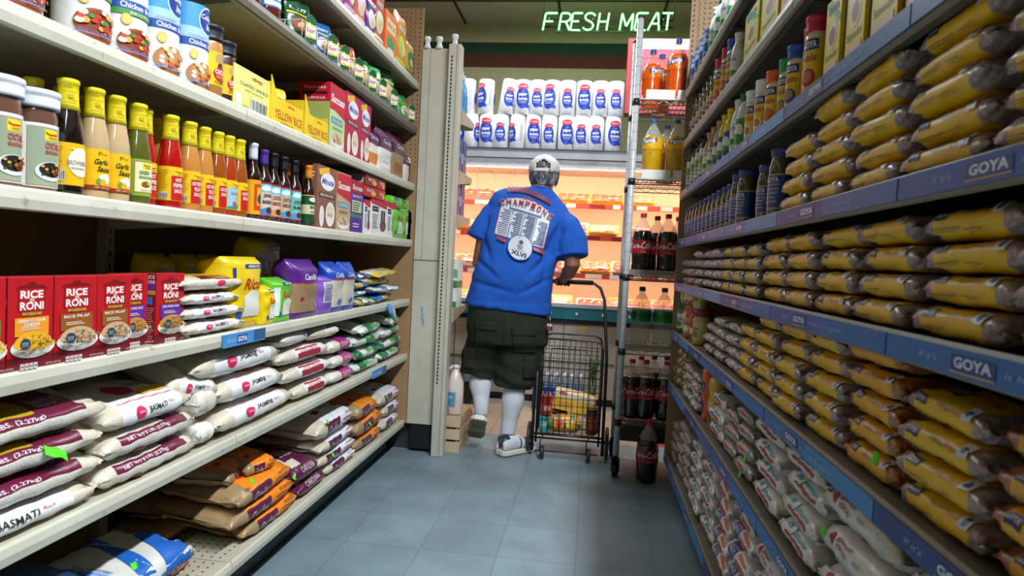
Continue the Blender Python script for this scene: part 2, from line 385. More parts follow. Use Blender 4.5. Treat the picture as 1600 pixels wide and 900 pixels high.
# ------------------------------------------------------------------ left shelving
LX, LB, LE = -1.04, -1.50, 3.65
LS = dict(E=0.185, D=0.575, C=0.895, B=1.235, A=1.558, K=1.885, T=2.135)
SEC = [LE-0.914*i for i in range(6)]
CREAM, CREAM2 = 'cfcab8.w', 'bdb6a0.w'
left = empty('gondola_shelving', 'long cream metal shelving on the left, seven shelves of rice and sauces', 'shelving unit', (LX, 1.5, 0))
def par(o, p):
    o.parent = p; o.matrix_parent_inverse = Matrix.Translation(-Vector(p.location)) if not p.rotation_euler[2] else p.matrix_basis.inverted(); return o
def shelf_unit(root, x0, xb, heights, secs, side, lipk, deckk, lip_h=0.036, names=('shelf', 'price_channel'), holes=()):
    """side +1: aisle lies towards +X"""
    for nm, z in heights.items():
        for i in range(len(secs)-1):
            y1, y0 = secs[i]-0.0015, secs[i+1]+0.0015; s = side
            mb = MB(); xs = sorted((xb, x0-s*0.012)); mb.box(xs[0], y0, z-0.006, xs[1], y1, z, deckk)
            a, b = sorted((x0-s*0.012, x0-s*0.03)); mb.box(a, y0, z-0.034, b, y1, z-0.006, deckk)
            for yy in (y0, y1-0.01):                                       # bracket arms under the deck
                w = 0.05; vs = []
                for q in (yy, yy+0.01): vs += [(xb, q, z-0.006), (x0-s*0.03, q, z-0.006), (x0-s*0.03, q, z-0.02), (xb, q, z-0.006-w)]
                mb.add(vs, [(0, 1, 2, 3), (7, 6, 5, 4), (0, 4, 5, 1), (1, 5, 6, 2), (2, 6, 7, 3), (3, 7, 4, 0)], deckk, False)
            if nm in holes:
                for hx in range(14):
                    for hy in range(34):
                        X, Y = x0-s*(0.05+hx*0.03), y0+0.02+hy*0.0265; mb.add([(X+0.004*math.cos(t*PI/3), Y+0.004*math.sin(t*PI/3), z+0.0006) for t in range(6)], [tuple(range(6))], '3a2f20.m', False)
            sh = par(mb.obj(names[0]), root)
            mb = MB(); X = lambda d: x0-s*d
            prof = [(X(0.0115), z+0.002), (X(0.004), z+0.004), (X(0.0), z-0.002), (X(-0.003), z-lip_h*0.5), (X(0.0), z-lip_h), (X(0.007), z-lip_h-0.003), (X(0.0115), z-lip_h+0.002)]
            if s < 0: prof = prof[::-1]
            mb.prism(prof, y0, y1, lipk[nm] if isinstance(lipk, dict) else lipk)
            c = mb.obj(names[1]); c.parent = sh
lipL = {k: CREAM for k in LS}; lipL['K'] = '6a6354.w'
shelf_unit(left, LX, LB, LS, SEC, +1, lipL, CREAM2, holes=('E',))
mb = MB(); mb.box(LB-0.03, SEC[-1], 0.1, LB, LE, 2.62, '6b5a44.m')
par(mb.obj('back_panel'), left)
mb = MB(); mb.box(LB, SEC[-1], 0.0, LX-0.10, LE, LS['E']-0.04, '20242a'); par(mb.obj('kick_plate'), left)
for y in SEC:
    mb = MB(); mb.box(LB, y-0.018, 0.0, LB+0.03, y+0.018, 2.62, '9d977f.w')
    for i in range(60): mb.box(LB+0.03, y-0.004, 0.3+i*0.038, LB+0.0305, y+0.004, 0.318+i*0.038, '101010')
    par(mb.obj('upright'), left)
mb = MB(); mb.box(LB, LE+0.003, 0.17, LX+0.012, LE+0.012, 2.56, 'a5805a.m')
hs = []
for ix in range(18):
    for iz in range(36): hs.append(('e', LX-0.005-ix*0.0254, 1.66+iz*0.0254, 0.0036, 0.0036, '2a1c12.m', 8))
draw(mb, hs, flat((0, LE+0.003, 0), (1, 0, 0), (0, 0, 1)), eps=0.0004, base=1); hs and None
par(mb.obj('pegboard_end_panel'), left)
# ------------------------------------------------------------------ end unit with the slotted post
END = 'c9c4b2.w'
cap = empty('end_display_unit', 'cream end display with slotted post facing the meat case', 'shelving unit', (-0.95, 3.8, 0))
mb = MB(); mb.box(-1.023, 3.645, 0.17, -0.862, 3.665, 2.33, END); mb.box(-1.023, 3.6445, 1.12, -0.862, 3.645, 1.128, '7a7565.w'); mb.box(-0.98, 3.6445, 1.128, -0.976, 3.645, 2.33, 'a09a86.w')
par(mb.obj('end_panel'), cap)
mb = MB(); mb.box(-0.862, 3.60, 0.0, -0.792, 3.68, 2.345, END, 0.004)
for i in range(88): mb.box(-0.846, 3.5992, 0.42+i*0.0212, -0.838, 3.6005, 0.434+i*0.0212, '0c0c0c.m')
mb.box(-0.815, 3.5985, 0.01, -0.812, 3.6, 2.34, '8f8a78.w')
par(mb.obj('slotted_post'), cap)
for x in (-1.0, -0.93, -0.84):
    mb = MB(); mb.lathe([(0.02, 0), (0.02, 0.012), (0.015, 0.016), (0.013, 0.04), (0.019, 0.045), (0.019, 0.06), (0.015, 0.066)], 'e8e8ea', 14, (x, 3.65, 2.33 if x < -0.87 else 2.345)); par(mb.obj('post_cap', None), cap)
mb = MB(); mb.box(-1.5, 3.70, 0.17, -0.80, 3.715, 2.3, END); par(mb.obj('back_panel'), cap)
mb = MB(); mb.box(-1.5, 3.715, 0.0, -0.84, 4.1, 0.15, '3a3a38'); par(mb.obj('kick_plate'), cap)
mb = MB(); mb.box(-1.0, 3.66, 0.02, -0.87, 3.70, 0.17, '1a1c1e'); par(mb.obj('base_foot'), cap)
for z in (1.40, 1.655, 2.0, 0.85):
    mb = MB(); mb.box(-1.5, 3.715, z-0.01, -0.805, 4.09, z, END); mb.box(-1.5, 4.09, z-0.04, -0.80, 4.1, z+0.005, CREAM)
    mb.add([(-0.80, 3.715, z), (-0.80, 4.09, z), (-0.80, 4.09, z-0.03), (-0.80, 3.715, z-0.08), (-0.79, 3.715, z), (-0.79, 4.09, z), (-0.79, 4.09, z-0.03), (-0.79, 3.715, z-0.08)], [(0, 1, 2, 3), (7, 6, 5, 4), (0, 4, 5, 1), (1, 5, 6, 2), (2, 6, 7, 3), (3, 7, 4, 0)], 'b5a98c.w', False)
    par(mb.obj('shelf'), cap)
mb = MB(); draw(mb, [('t', 'mrudor', 0, 0, 0.12, 0.022, '3f86c8', 0.01, 0.3, -1.45)], flat((-0.955, 3.645, 0.80), (1, 0, 0), (0, 0, 1)), eps=0.0006); par(mb.obj('blue_scrawl'), cap)
# ------------------------------------------------------------------ right shelving
RX, RB, RE = 0.43, 0.90, 3.42
RS = dict(I=0.185, H=0.565, G=0.83, F=1.075, E=1.295, D=1.54, C=1.80, B=2.065)
RSEC = [RE-0.914*i for i in range(6)]
right = empty('gondola_shelving', 'long dark metal shelving on the right with blue price strips', 'shelving unit', (RX, 1.5, 0))
RC_, RD = '8f8878.w', '6d675a.w'
shelf_unit(right, RX, RB, RS, RSEC, -1, RC_, RD, 0.036)
mb = MB(); mb.box(RB, RSEC[-1], 0.1, RB+0.03, RE, 2.62, '3a3028.m'); par(mb.obj('back_panel'), right)
mb = MB(); mb.box(RX+0.08, RSEC[-1], 0.0, RB, RE, RS['I']-0.04, '15171a'); par(mb.obj('kick_plate'), right)
for y in RSEC:
    mb = MB(); mb.box(RB-0.03, y-0.018, 0.0, RB, y+0.018, 2.62, '6d675a.w'); par(mb.obj('upright'), right)
mb = MB(); mb.box(RX+0.0, RE+0.003, 0.17, RB, RE+0.012, 2.55, 'a08468.m')
draw(mb, [('e', RX+0.014+ix*0.0254, 1.6+iz*0.0254, 0.0036, 0.0036, '2a1c12.m', 8) for ix in range(16) for iz in range(37)], flat((0, RE+0.003, 0), (1, 0, 0), (0, 0, 1)), eps=0.0004)
par(mb.obj('pegboard_end_panel'), right)
# blue slogan strips clipped on the right shelves
def strip(L, c1, c2):
    mb = MB(); n = 8
    for i in range(n):
        f = i/(n-1); k = c1 if f < 0.5 else c2; a, b = -L/2+L*i/n, -L/2+L*(i+1)/n
        mb.box(a, -0.0025, -0.016, b, 0, 0.016, k)
    P = flat((0, -0.0025, 0), (1, 0, 0), (0, 0, 1)); w = 'd5dde8'
    draw(mb, [('t', "If it's", -L*0.31, 0.0, 0.045, 0.0095, '9fb6d8', 0.0, 0.25), ('r', -L*0.22, -0.0085, -L*0.22+0.085, 0.0095, '27468f'), ('t', 'GOYA', -L*0.22+0.0425, 0.0008, 0.072, 0.013, 'e6ecf4', 0.03),
              ('r', -L*0.22, -0.0115, -L*0.22+0.085, -0.0098, 'd8b23c'), ('t', 'it has to be good!', L*0.09, -0.001, 0.17, 0.0105, '9fb6d8', 0.0, 0.25)], P)
    return mb.mesh('price_strip')
STR = [strip(0.60, '2f6fb4', '3f86c4'), strip(0.60, '2a3f86', '3a66aa'), strip(0.60, '3a5aa8', '2f6fb4')]
for nm, z in RS.items():
    if nm == 'C' or nm == 'B': continue
    for i in range(6):
        o = bpy.data.objects.new('price_strip', STR[(i+len(nm)+int(z*10)) % 3]); COL.objects.link(o)
        o.location = (RX-0.0035, RE-0.32-i*0.605, z-0.017); o.rotation_euler = (0, 0, -PI/2); par2 = o
        o.location = Vector(o.location)-Vector(right.location); o.parent = right; o['label'] = 'blue slogan strip'
# one clip-on strip on the left
for (x0, x1, z, nm) in ((345, 410, LS['C'], 'C'), (583, 603, LS['D'], 'D')):
    y0, y1 = on_x(x0, 520, LX).y, on_x(x1, 520, LX).y
    mb = MB(); L = y1-y0; mb.box(-L/2, -0.006, -0.019, L/2, 0, 0.019, '4f93cf'); mb.box(L*0.2, -0.0065, -0.015, L/2, -0.006, 0.019, '3b5f86')
    draw(mb, [('t', "If it's", -L*0.33, 0.0, L*0.18, 0.011, 'bcd4ea', 0, 0.25), ('r', -L*0.2, -0.012, L*0.04, 0.012, '27468f'), ('t', 'GOYA', -L*0.08, 0, L*0.22, 0.016, 'f2f5fa', 0.03)], flat((0, -0.006, 0), (1, 0, 0), (0, 0, 1)))
    o = mb.obj('price_strip', left); o.location = Vector((LX+0.004, (y0+y1)/2, z-0.02))-Vector(left.location); o.rotation_euler[2] = PI/2; o['label'] = 'short blue slogan strip'
# ------------------------------------------------------------------ meat case
CX0, CX1, CY, CB = -2.0, 1.35, 5.2, 5.98
case = empty('refrigerated_meat_case', 'open refrigerated meat case glowing warm pink at the end of the aisle', 'display case', (-0.3, CY, 0))
def cz(y, Y): return on_y(850, y, Y).z
mb = MB(); mb.box(CX0, CY+0.08, 0.0, CX1, CB+0.12, 0.06, '2b2724'); par(mb.obj('toe_kick'), case)
mb = MB(); mb.box(CX0, CY+0.05, 0.06, CX1, CB+0.12, 0.66, 'cfc6ba.w')
for i in range(8): mb.box(CX0+i*0.45, CY+0.047, 0.08, CX0+i*0.45+0.006, CY+0.05, 0.66, '4a4642')
mb.box(CX0, CY+0.046, 0.34, CX1, CY+0.05, 0.35, '5d5852')
par(mb.obj('base_panel'), case)
mb = MB(); mb.box(CX0, CY+0.02, 0.66, CX1, CY+0.06, 0.70, '1d2530'); mb.box(CX0, CY+0.0, 0.70, CX1, CY+0.06, 0.795, '2e7684.g'); mb.box(CX0, CY-0.004, 0.795, CX1, CY+0.08, 0.825, 'b9b9c2.f'); par(mb.obj('bumper'), case)
mb = MB()
for i in range(14): mb.lathe([(0.0, 0.012), (0.01, 0.008), (0.012, 0)], 'e8f0f0', 10); 
mb = MB()
for i in range(12):
    x = -1.15+i*0.21; mb.box(x-0.009, CY-0.004, 0.738, x+0.009, CY, 0.756, 'e8f0f0')
par(mb.obj('bumper_stud'), case)
PINKW = 'f0cdb4.m'
def perf(nt, p):
    tc = nt.nodes.new('ShaderNodeTexCoord'); br = nt.nodes.new('ShaderNodeTexVoronoi'); br.inputs['Scale'].default_value = 26; br.inputs['Randomness'].default_value = 0.0
    nt.links.new(tc.outputs['Object'], br.inputs['Vector']); r = nt.nodes.new('ShaderNodeValToRGB'); r.color_ramp.elements[0].position = 0.22; r.color_ramp.elements[1].position = 0.3
    r.color_ramp.elements[0].color = (*lin('402818'), 1); r.color_ramp.elements[1].color = (*lin('f0d6be'), 1); nt.links.new(br.outputs['Distance'], r.inputs[0]); nt.links.new(r.outputs[0], p.inputs['Base Color']); p.inputs['Roughness'].default_value = 0.5
PERF = mat_nodes('perforated_steel', perf)
mb = MB(); mb.add([(CX0, CB, 0.66), (CX1, CB, 0.66), (CX1, CB, 2.0), (CX0, CB, 2.0)], [(0, 1, 2, 3)], PERF, False); mb.box(CX0, CB+0.001, 0.66, CX1, CB+0.12, 2.0, 'b8a48f'); par(mb.obj('back_panel'), case)
mb = MB(); mb.box(CX0, CY+0.08, 0.70, CX1, CB, 0.74, 'e8d9cb.m'); par(mb.obj('lower_deck'), case)
mb = MB(); mb.box(CX0, CY-0.01, 1.975, CX1, CB+0.12, 2.045, 'aeb0b8.w'); mb.box(CX0, CY-0.02, 2.045, CX1, CB+0.12, 2.05, '4a4c52'); mb.box(CX0, CY+0.03, 1.945, CX1, CB, 1.975, 'd9d5d2'); par(mb.obj('canopy'), case)
mb = MB(); mb.box(CX0+0.1, CY+0.012, 1.905, CX1-0.1, CY+0.03, 1.972, 'e6e6ee.f'); par(mb.obj('canopy_rail'), case)
mb = MB(); mb.tube([(CX0+0.15, CY+0.12, 1.925), (CX1-0.15, CY+0.12, 1.925)], 0.014, 'ffb48c.e8', 10); par(mb.obj('lamp_tube'), case)
for x, k in ((CX0, 1), (CX1-0.04, 1)):
    mb = MB(); mb.box(x, CY+0.06, 0.7, x+0.04, CB+0.12, 1.98, 'cfc6ba.w'); par(mb.obj('end_wall'), case)
for xx in (-1.4, -0.35, 0.7): area('meat_case_lamp', (xx, CY+0.16, 1.93), (math.radians(35), 0, 0), 1.0, 0.12, 10, MEAT_LIGHT)
SHELVES = [(cz(425, 5.45), 5.45), (cz(366, 5.55), 5.55), (cz(317, 5.62), 5.62)]
for z, y in SHELVES:
    mb = MB(); mb.box(CX0+0.05, y, z-0.008, CX1-0.05, CB-0.002, z, 'e3cdbb.m'); sh = par(mb.obj('shelf'), case)
    mb = MB(); mb.box(CX0+0.05, y-0.012, z-0.035, CX1-0.05, y-0.001, z+0.006, 'b0463c')
    for i in range(16): x = CX0+0.15+i*0.2; mb.box(x, y-0.014, z-0.032, x+random.uniform(0.06, 0.14), y-0.012, z+0.003, random.choice(['e8d6cc', 'd8c0b4', '7a1f22', 'ece0d8']))
    c = mb.obj('price_rail'); c.parent = sh
    area('shelf_lamp', (-0.35, y+0.012, z-0.034), (math.radians(30), 0, 0), 3.0, 0.03, 8.5, MEAT_LIGHT)
    mb = MB(); mb.tube([(CX0+0.15, y+0.02, z-0.02), (CX1-0.15, y+0.02, z-0.02)], 0.009, 'ffb48c.e4', 8); c = mb.obj('lamp_tube'); c.parent = sh
mb = MB(); mb.box(-0.035, -0.0, -0.012, 0.035, 0.002, 0.012, 'e0d24a'); o = par(mb.obj('price_tag', None, (on_y(912, 512, CY+0.045).x, CY+0.044, on_y(912, 512, CY+0.045).z)), case)
# clear plastic curtain strips
CLEAR = 'f4e6da.t'
for i, px in enumerate((716, 745, 773, 803)):
    p = on_y(px, 262, CY+0.05); mb = MB(); vs = []; fs = []
    for j in range(9):
        f = j/8; vs += [(p.x+0.03*f-0.012, CY+0.05+0.012*math.sin(f*3+i), 1.90-0.36*f), (p.x+0.03*f+0.012, CY+0.056+0.012*math.sin(f*3+i+1), 1.90-0.36*f)]
    for j in range(8): fs.append((2*j, 2*j+1, 2*j+3, 2*j+2))
    mb.add(vs, fs, CLEAR); par(mb.obj('curtain_strip'), case)
# meat trays
def tray(meat, tk, w, d, h):
    mb = MB(); mb.add([(-w/2, -d/2, h), (w/2, -d/2, h), (w/2, d/2, h), (-w/2, d/2, h), (-w*0.43, -d*0.42, 0), (w*0.43, -d*0.42, 0), (w*0.43, d*0.42, 0), (-w*0.43, d*0.42, 0), (-w*0.44, -d*0.42, h*0.8), (w*0.44, -d*0.42, h*0.8), (w*0.44, d*0.42, h*0.8), (-w*0.44, d*0.42, h*0.8)],
        [(0, 1, 9, 8), (1, 2, 10, 9), (2, 3, 11, 10), (3, 0, 8, 11), (5, 4, 7, 6), (4, 5, 1, 0), (5, 6, 2, 1), (6, 7, 3, 2), (7, 4, 0, 3), (8, 9, 10, 11)], tk, False)
    base = mb.mesh('foam_tray'); mb = MB(); rn = random.Random(meat+str(w))
    for i in range(3):
        for j in range(2):
            cx, cy = -w*0.27+i*w*0.27, -d*0.18+j*d*0.36; r = w*0.19
            mb.lathe([(r*0.6, h*0.75), (r, h*0.9), (r*0.95, h*1.12), (r*0.5, h*1.3), (0, h*1.33)], meat if (i+j) % 3 else meat, 12, (cx+rn.uniform(-.01, .01), cy, 0), sy=d*0.24/r if d*0.24/r < 1.2 else 1.2)
            mb.lathe([(r*0.3, h*1.31), (r*0.18, h*1.345), (0, h*1.35)], 'f2d8c8.f', 8, (cx+r*0.3, cy, 0))
    mt = mb.mesh('meat'); mb = MB(); draw(mb, [('r', -0.03, -0.02, 0.03, 0.02, 'f4f0ea'), ('r', -0.026, 0.006, 0.026, 0.016, 'c03a34'), ('r', -0.024, -0.014, 0.015, -0.004, '8a8a90')], flat((w*0.2, -d*0.25, h*1.36), (1, 0, 0), (0, 1, 0)))
    return Proto('meat_tray', 'meat', [('foam_tray', base, None, None), ('meat', mt, None, None), ('price_sticker', mb.mesh('price_sticker'), None, None)])
TR = [tray('e08a78.f', 'f4c83c', 0.23, 0.17, 0.035), tray('c8584a.f', 'f0e8e0', 0.20, 0.15, 0.03), tray('f0b8a4.f', 'f4d060', 0.22, 0.17, 0.035), tray('d87060.f', 'f0e0d0', 0.26, 0.18, 0.04)]
words = ['bottom deck', 'lowest shelf', 'middle shelf', 'top shelf']; cols = ['salmon pink chops', 'dark red steaks', 'pale poultry cuts', 'red chunky beef']
ordn = ['first', 'second', 'third', 'fourth', 'fifth', 'sixth', 'seventh', 'eighth', 'ninth', 'tenth', 'eleventh', 'twelfth', 'thirteenth', 'fourteenth', 'fifteenth', 'sixteenth', 'seventeenth', 'eighteenth', 'nineteenth', 'twentieth', 'twenty-first', 'twenty-second', 'twenty-third', 'twenty-fourth', 'twenty-fifth']
for lev, (z, y) in enumerate([(0.74, CY+0.18)]+SHELVES):
    x = -1.15+0.04*lev; n = 0
    while x < 0.62:
        t = [0, 2, 0, 2, 1, 2, 3, 0][(n*3+lev*2) % 8] if lev in (0, 3) else [1, 3, 0, 2, 3, 1, 0][(n*2+lev) % 7]
        tilt = math.radians(24 if lev else 34)
        TR[t].put(f'meat tray of {cols[t]}, {ordn[n]} from left on {words[lev]} of the case', (x, y+0.10, z), random.uniform(-.06, .06), 'meat trays in the case', rx=tilt, scale=1.17)
        x += 0.275+random.uniform(0, 0.02); n += 1
mb = MB()
for (px, py, lev, k, nm) in ((940, 352, 2, 'e8c020', 'yellow'), (960, 352, 2, 'e0b020', 'yellow')): pass
# lit sign box above the case
sb = empty('lit_sign_box', 'pink lit sign box with white header above the right of meat case', 'sign', (0.62, 5.36, 2.05))
p0, p1 = on_y(986, 66, 5.3), on_y(1085, 60, 5.3)
zt, zm, zl = on_y(1035, 60, 5.3).z, on_y(1035, 77, 5.3).z, on_y(1035, 128, 5.3).z
mb = MB(); mb.box(p0.x-0.02, 5.3, zl-0.25, p1.x+0.4, 5.45, zt, 'c03a40'); par(mb.obj('cabinet'), sb)
mb = MB(); mb.box(p0.x+0.09, 5.292, zm, p1.x+0.38, 5.2995, zt-0.008, 'f4f4ff.e3'); par(mb.obj('header_light'), sb)
mb = MB(); mb.box(p0.x+0.06, 5.294, zl-0.22, p1.x+0.38, 5.2995, zm-0.01, 'e0627a'); mb.box(p0.x+0.06, 5.292, zm-0.075, p1.x+0.38, 5.294, zm-0.07, 'a83a50'); mb.box(p0.x+0.06, 5.291, zl+0.0, p1.x+0.38, 5.294, zl+0.07, 'c0304a'); par(mb.obj('pink_panel'), sb)
# neon sign
NEON = '66ff70.e6'
neon = empty('neon_sign', 'green neon sign reading FRESH MEAT hanging under the ceiling', 'sign', (0, 5.25, 3.07))
G = {'F': [[(0, 0), (.12, 1), (.72, 1)], [(.07, .52), (.5, .52)]], 'R': [[(0, 0), (.12, 1), (.55, 1), (.7, .85), (.62, .6), (.45, .5), (.07, .5)], [(.4, .5), (.62, 0)]],
     'E': [[(.75, 1), (.13, 1), (.0, 0), (.62, 0)], [(.07, .52), (.52, .52)]],
     'S': [[(.7, .85), (.55, 1), (.3, 1), (.14, .82), (.2, .62), (.52, .46), (.62, .25), (.5, .05), (.25, 0), (.05, .14)]],
     'H': [[(0, 0), (.12, 1)], [(.55, 0), (.67, 1)], [(.06, .5), (.61, .5)]], 'M': [[(0, 0), (.12, 1), (.38, .2), (.78, 1), (.72, 0)]],
     'A': [[(0, 0), (.5, 1), (.6, 1), (.7, 0)], [(.2, .38), (.66, .38)]], 'T': [[(0, 1), (.85, 1)], [(.48, 1), (.38, 0)]]}
let = [('F', 848, 872), ('R', 873, 893), ('E', 891, 911), ('S', 909, 931), ('H', 933, 952), ('M', 968, 990), ('E', 991, 1014), ('A', 1012, 1031), ('T', 1034, 1052)]
for ch, xa, xb in let:
    a, b = on_y(xa, 47, 5.25), on_y(xb, 47, 5.25); top = on_y((xa+xb)/2, 20.5, 5.25).z; h = top-a.z; w = (b.x-a.x)*0.92
    mx = max(p[0] for s in G[ch] for p in s); mb = MB()
    for st in G[ch]:
        pts = [Vector((a.x+p[0]/mx*w, 5.25, a.z+p[1]*h)) for p in st]; out = []
        for i, p in enumerate(pts):
            if 0 < i < len(pts)-1:
                d0, d1 = (pts[i-1]-p), (pts[i+1]-p); r = min(0.016, d0.length*0.4, d1.length*0.4)
                for q in range(5): t = q/4; out.append(p+d0.normalized()*r*(1-t)**2+d1.normalized()*r*t**2)
            else: out.append(p)
        mb.tube(out, 0.0068, NEON, 8)
    par(mb.obj('neon_letter'), neon)
mb = MB()
for q in range(len(let)-1):
    if q == 4 or True:
        a, b = on_y(let[q][2]-2, 47, 5.25), on_y(let[q+1][1]+2, 47, 5.25); mb.tube([(a.x-0.02, 5.262, a.z-0.002), (a.x, 5.266, a.z-0.008), (b.x, 5.266, b.z-0.008), (b.x+0.02, 5.262, b.z-0.002)], 0.006, '14401c', 6)
par(mb.obj('blacked_out_tube'), neon)
mb = MB(); mb.tube([(-0.5, 5.285, 3.10), (0.53, 5.285, 3.10)], 0.006, '3a4038.s', 6); mb.tube([(-0.5, 5.285, 3.045), (0.53, 5.285, 3.045)], 0.006, '3a4038.s', 6)
for x in (-0.45, -0.1, 0.2, 0.45): mb.tube([(x, 5.285, 3.04), (x, 5.285, 3.105)], 0.005, '3a4038.s', 6); mb.tube([(x, 5.25, 3.1), (x, 5.285, 3.1)], 0.003, 'c8d0c8', 6)
par(mb.obj('sign_frame'), neon)
for x in (-0.5, 0.53):
    mb = MB(); mb.tube([(x, 5.285, 3.10), (x+0.005, 5.285, 3.25), (x-0.004, 5.285, 3.396)], 0.003, '14140f', 6); par(mb.obj('hanging_wire'), neon)
gl = bpy.data.lights.new('neon_glow', 'AREA'); gl.shape = 'RECTANGLE'; gl.size = 1.0; gl.size_y = 0.1; gl.energy = 0.3; gl.color = (0.25, 1.0, 0.3)
go = bpy.data.objects.new('neon_glow', gl); COL.objects.link(go); go.location = (0, 5.3, 3.08); go.rotation_euler = (math.radians(80), 0, 0)
# ------------------------------------------------------------------ placing helpers: pixel column -> position along a shelf
CAMP = np.array([0, 0, EYE])
def col_y(px, x, z):
    n = np.cross(ray(px, 0), ray(px, 900)); return float((-n[0]*x-n[2]*(z-EYE))/n[1])
def col_x(px, y, z):
    n = np.cross(ray(px, 0), ray(px, 900)); return float((-n[1]*y-n[2]*(z-EYE))/n[0])
def spanL(px0, px1, z, inset=0.012):
    a, b = col_y(px0, LX-inset, z), min(col_y(px1, LX-inset, z), 3.615); return (a+b)/2, b-a
def zL(px, py, inset=0.012): return on_x(px, py, LX-inset).z
# ------------------------------------------------------------------ product builders (front towards -Y)
def carton(name, w, d, h, k, front=(), side=(), top=(), flap=True, cat='box', sidek=None, topk=None, right=()):
    mb = MB(); b = 0.0012
    mb.box(-w/2, -d/2, 0, w/2, d/2, h, k, b)
    if sidek: draw(mb, [('r', b, b, d-b, h-b, sidek)], flat((-w/2, d/2, 0), (0, -1, 0), (0, 0, 1)), eps=0.0002)
    if topk: draw(mb, [('r', b, b, w-b, d-b, topk)], flat((-w/2, -d/2, h), (1, 0, 0), (0, 1, 0)), eps=0.0002)
    if flap: mb.box(-w/2+0.003, -d*0.02, h, w/2-0.003, d*0.02, h+0.0004, '5a4a3a')
    parts = [('carton', mb.mesh('carton'), None, None)]
    art = MB(); draw(art, front, flat((-w/2, -d/2, 0), (w, 0, 0), (0, 0, h)), eps=0.0003)
    draw(art, side, flat((-w/2, d/2, 0), (0, -d, 0), (0, 0, h)), eps=0.0003); draw(art, top, flat((-w/2, -d/2, h), (w, 0, 0), (0, d, 0)), eps=0.0004)
    draw(art, right, flat((w/2, -d/2, 0), (0, d, 0), (0, 0, h)), eps=0.0003)
    if art.f: parts.append(('printed_label', art.mesh('printed_label'), 0, None))
    return Proto(name, cat, parts)
def bars(x0, y0, x1, y1, n, k, seed=0):
    rn = random.Random(seed); out = []; h = (y1-y0)/n
    for i in range(n): out.append(('r', x0, y1-(i+0.7)*h, x0+(x1-x0)*rn.uniform(0.6, 1), y1-(i+0.25)*h, k))
    return out
def barcode(x0, y0, x1, y1, n=14):
    out = [('r', x0-0.01*(x1-x0), y0, x1, y1, 'f2f0ea')]
    for i in range(n): a = x0+(x1-x0)*(i+0.2)/n; out.append(('r', a, y0+0.1*(y1-y0), a+(x1-x0)*(0.3+0.3*((i*7) % 3)/2)/n, y1-0.05*(y1-y0), '1a1a1a'))
    return out
def bowl(cx, cy, rx, ry, food, bits=('c8442c', '5f8a2a', 'e8a040'), seed=0, n=26, rim='eceae4', lf=0.13):
    rn = random.Random(seed); out = [('e', cx, cy, rx, ry, rim, 24)]
    out.append(('p', [(cx+rx*0.88*math.cos(a), cy+ry*0.25+(ry*0.5*math.sin(a) if math.sin(a) < 0 else ry*1.25*math.sin(a))) for a in [i*2*PI/24 for i in range(24)]], food))
    fc = np.array([int(food[i:i+2], 16) for i in (0, 2, 4)])
    for i in range(n):
        a, r = rn.uniform(0, 2*PI), math.sqrt(rn.uniform(0, 0.85)); f = rn.choice([0.72, 0.84, 1.12]); kk = ''.join('%02x' % int(min(255, v*f)//16*16) for v in fc)
        if bits and rn.random() < 0.3: kk = rn.choice(bits)
        y = cy+ry*0.3+(ry*1.0*r*math.sin(a) if math.sin(a) > 0 else ry*0.4*r*math.sin(a)); x = cx+rx*0.8*r*math.cos(a); t = rn.uniform(0, PI); l = rx*lf
        out.append(('p', [(x+l*math.cos(t), y+l*0.6*math.sin(t)), (x-l*0.4*math.sin(t), y+l*0.3*math.cos(t)), (x-l*math.cos(t), y-l*0.6*math.sin(t)), (x+l*0.4*math.sin(t), y-l*0.3*math.cos(t))], kk))
    return out
WHT = 'f4f2ee'
def roni(panel, lines, food, bits, badge=True, bottom='6e1420', seed=1):
    a = [('r', 0, 0, 1, 0.13, bottom)]
    a += [('p', [(0.2, 0.62), (0.8, 0.62), (0.8, 0.86), (0.87, 0.87), (0.78, 0.905), (0.6, 0.915), (0.57, 0.945), (0.43, 0.945), (0.4, 0.915), (0.22, 0.905), (0.13, 0.87), (0.2, 0.86)], '7d1018'),
          ('p', [(0.22, 0.625), (0.78, 0.625), (0.78, 0.855), (0.8, 0.87), (0.22, 0.87)], 'c01c22'), ('r', 0.22, 0.742, 0.78, 0.748, '7d1018'),
          ('t', 'RICE', 0.5, 0.81, 0.5, 0.085, WHT, 0.03), ('e', 0.5, 0.748, 0.05, 0.024, 'd8c8b0'), ('t', 'a', 0.5, 0.748, 0.04, 0.022, '7d1018'), ('t', 'RONI', 0.5, 0.685, 0.52, 0.09, WHT, 0.03),
          ('p', [(0.27, 0.615), (0.73, 0.615), (0.7, 0.60), (0.73, 0.585), (0.5, 0.58), (0.27, 0.585), (0.3, 0.60)], 'c89a3c'), ('t', 'EST. 1958', 0.5, 0.6, 0.28, 0.018, '6a4410')]
    a += [('r', 0.13, 0.36, 0.88, 0.56, panel)]
    for i, (s, w) in enumerate(lines): a.append(('t', s, 0.5, 0.525-i*0.042, w, 0.032, WHT, 0.02))
    a += bars(0.25, 0.42, 0.78, 0.465, 2, 'e8d8c0', 3)
    a += bowl(0.53, 0.23, 0.49, 0.115, food, bits, seed, 120, lf=0.085)
    a += [('e', 0.17, 0.29, 0.115, 0.062, '33414e'), ('t', 'NEW', 0.17, 0.30, 0.14, 0.022, 'c8d4dc'), ('t', 'LOOK', 0.17, 0.275, 0.14, 0.018, 'c8d4dc')]
    for i in range(4): a += [('r', 0.06+i*0.095, 0.02, 0.06+i*0.095+0.08, 0.085, 'd8d0cc'), ('r', 0.075+i*0.095, 0.045, 0.06+i*0.095+0.065, 0.06, '8a2a30')]
    a += [('t', 'NET WT 6.4 OZ (181g)', 0.78, 0.05, 0.34, 0.026, 'e8d8d0')]
    return a
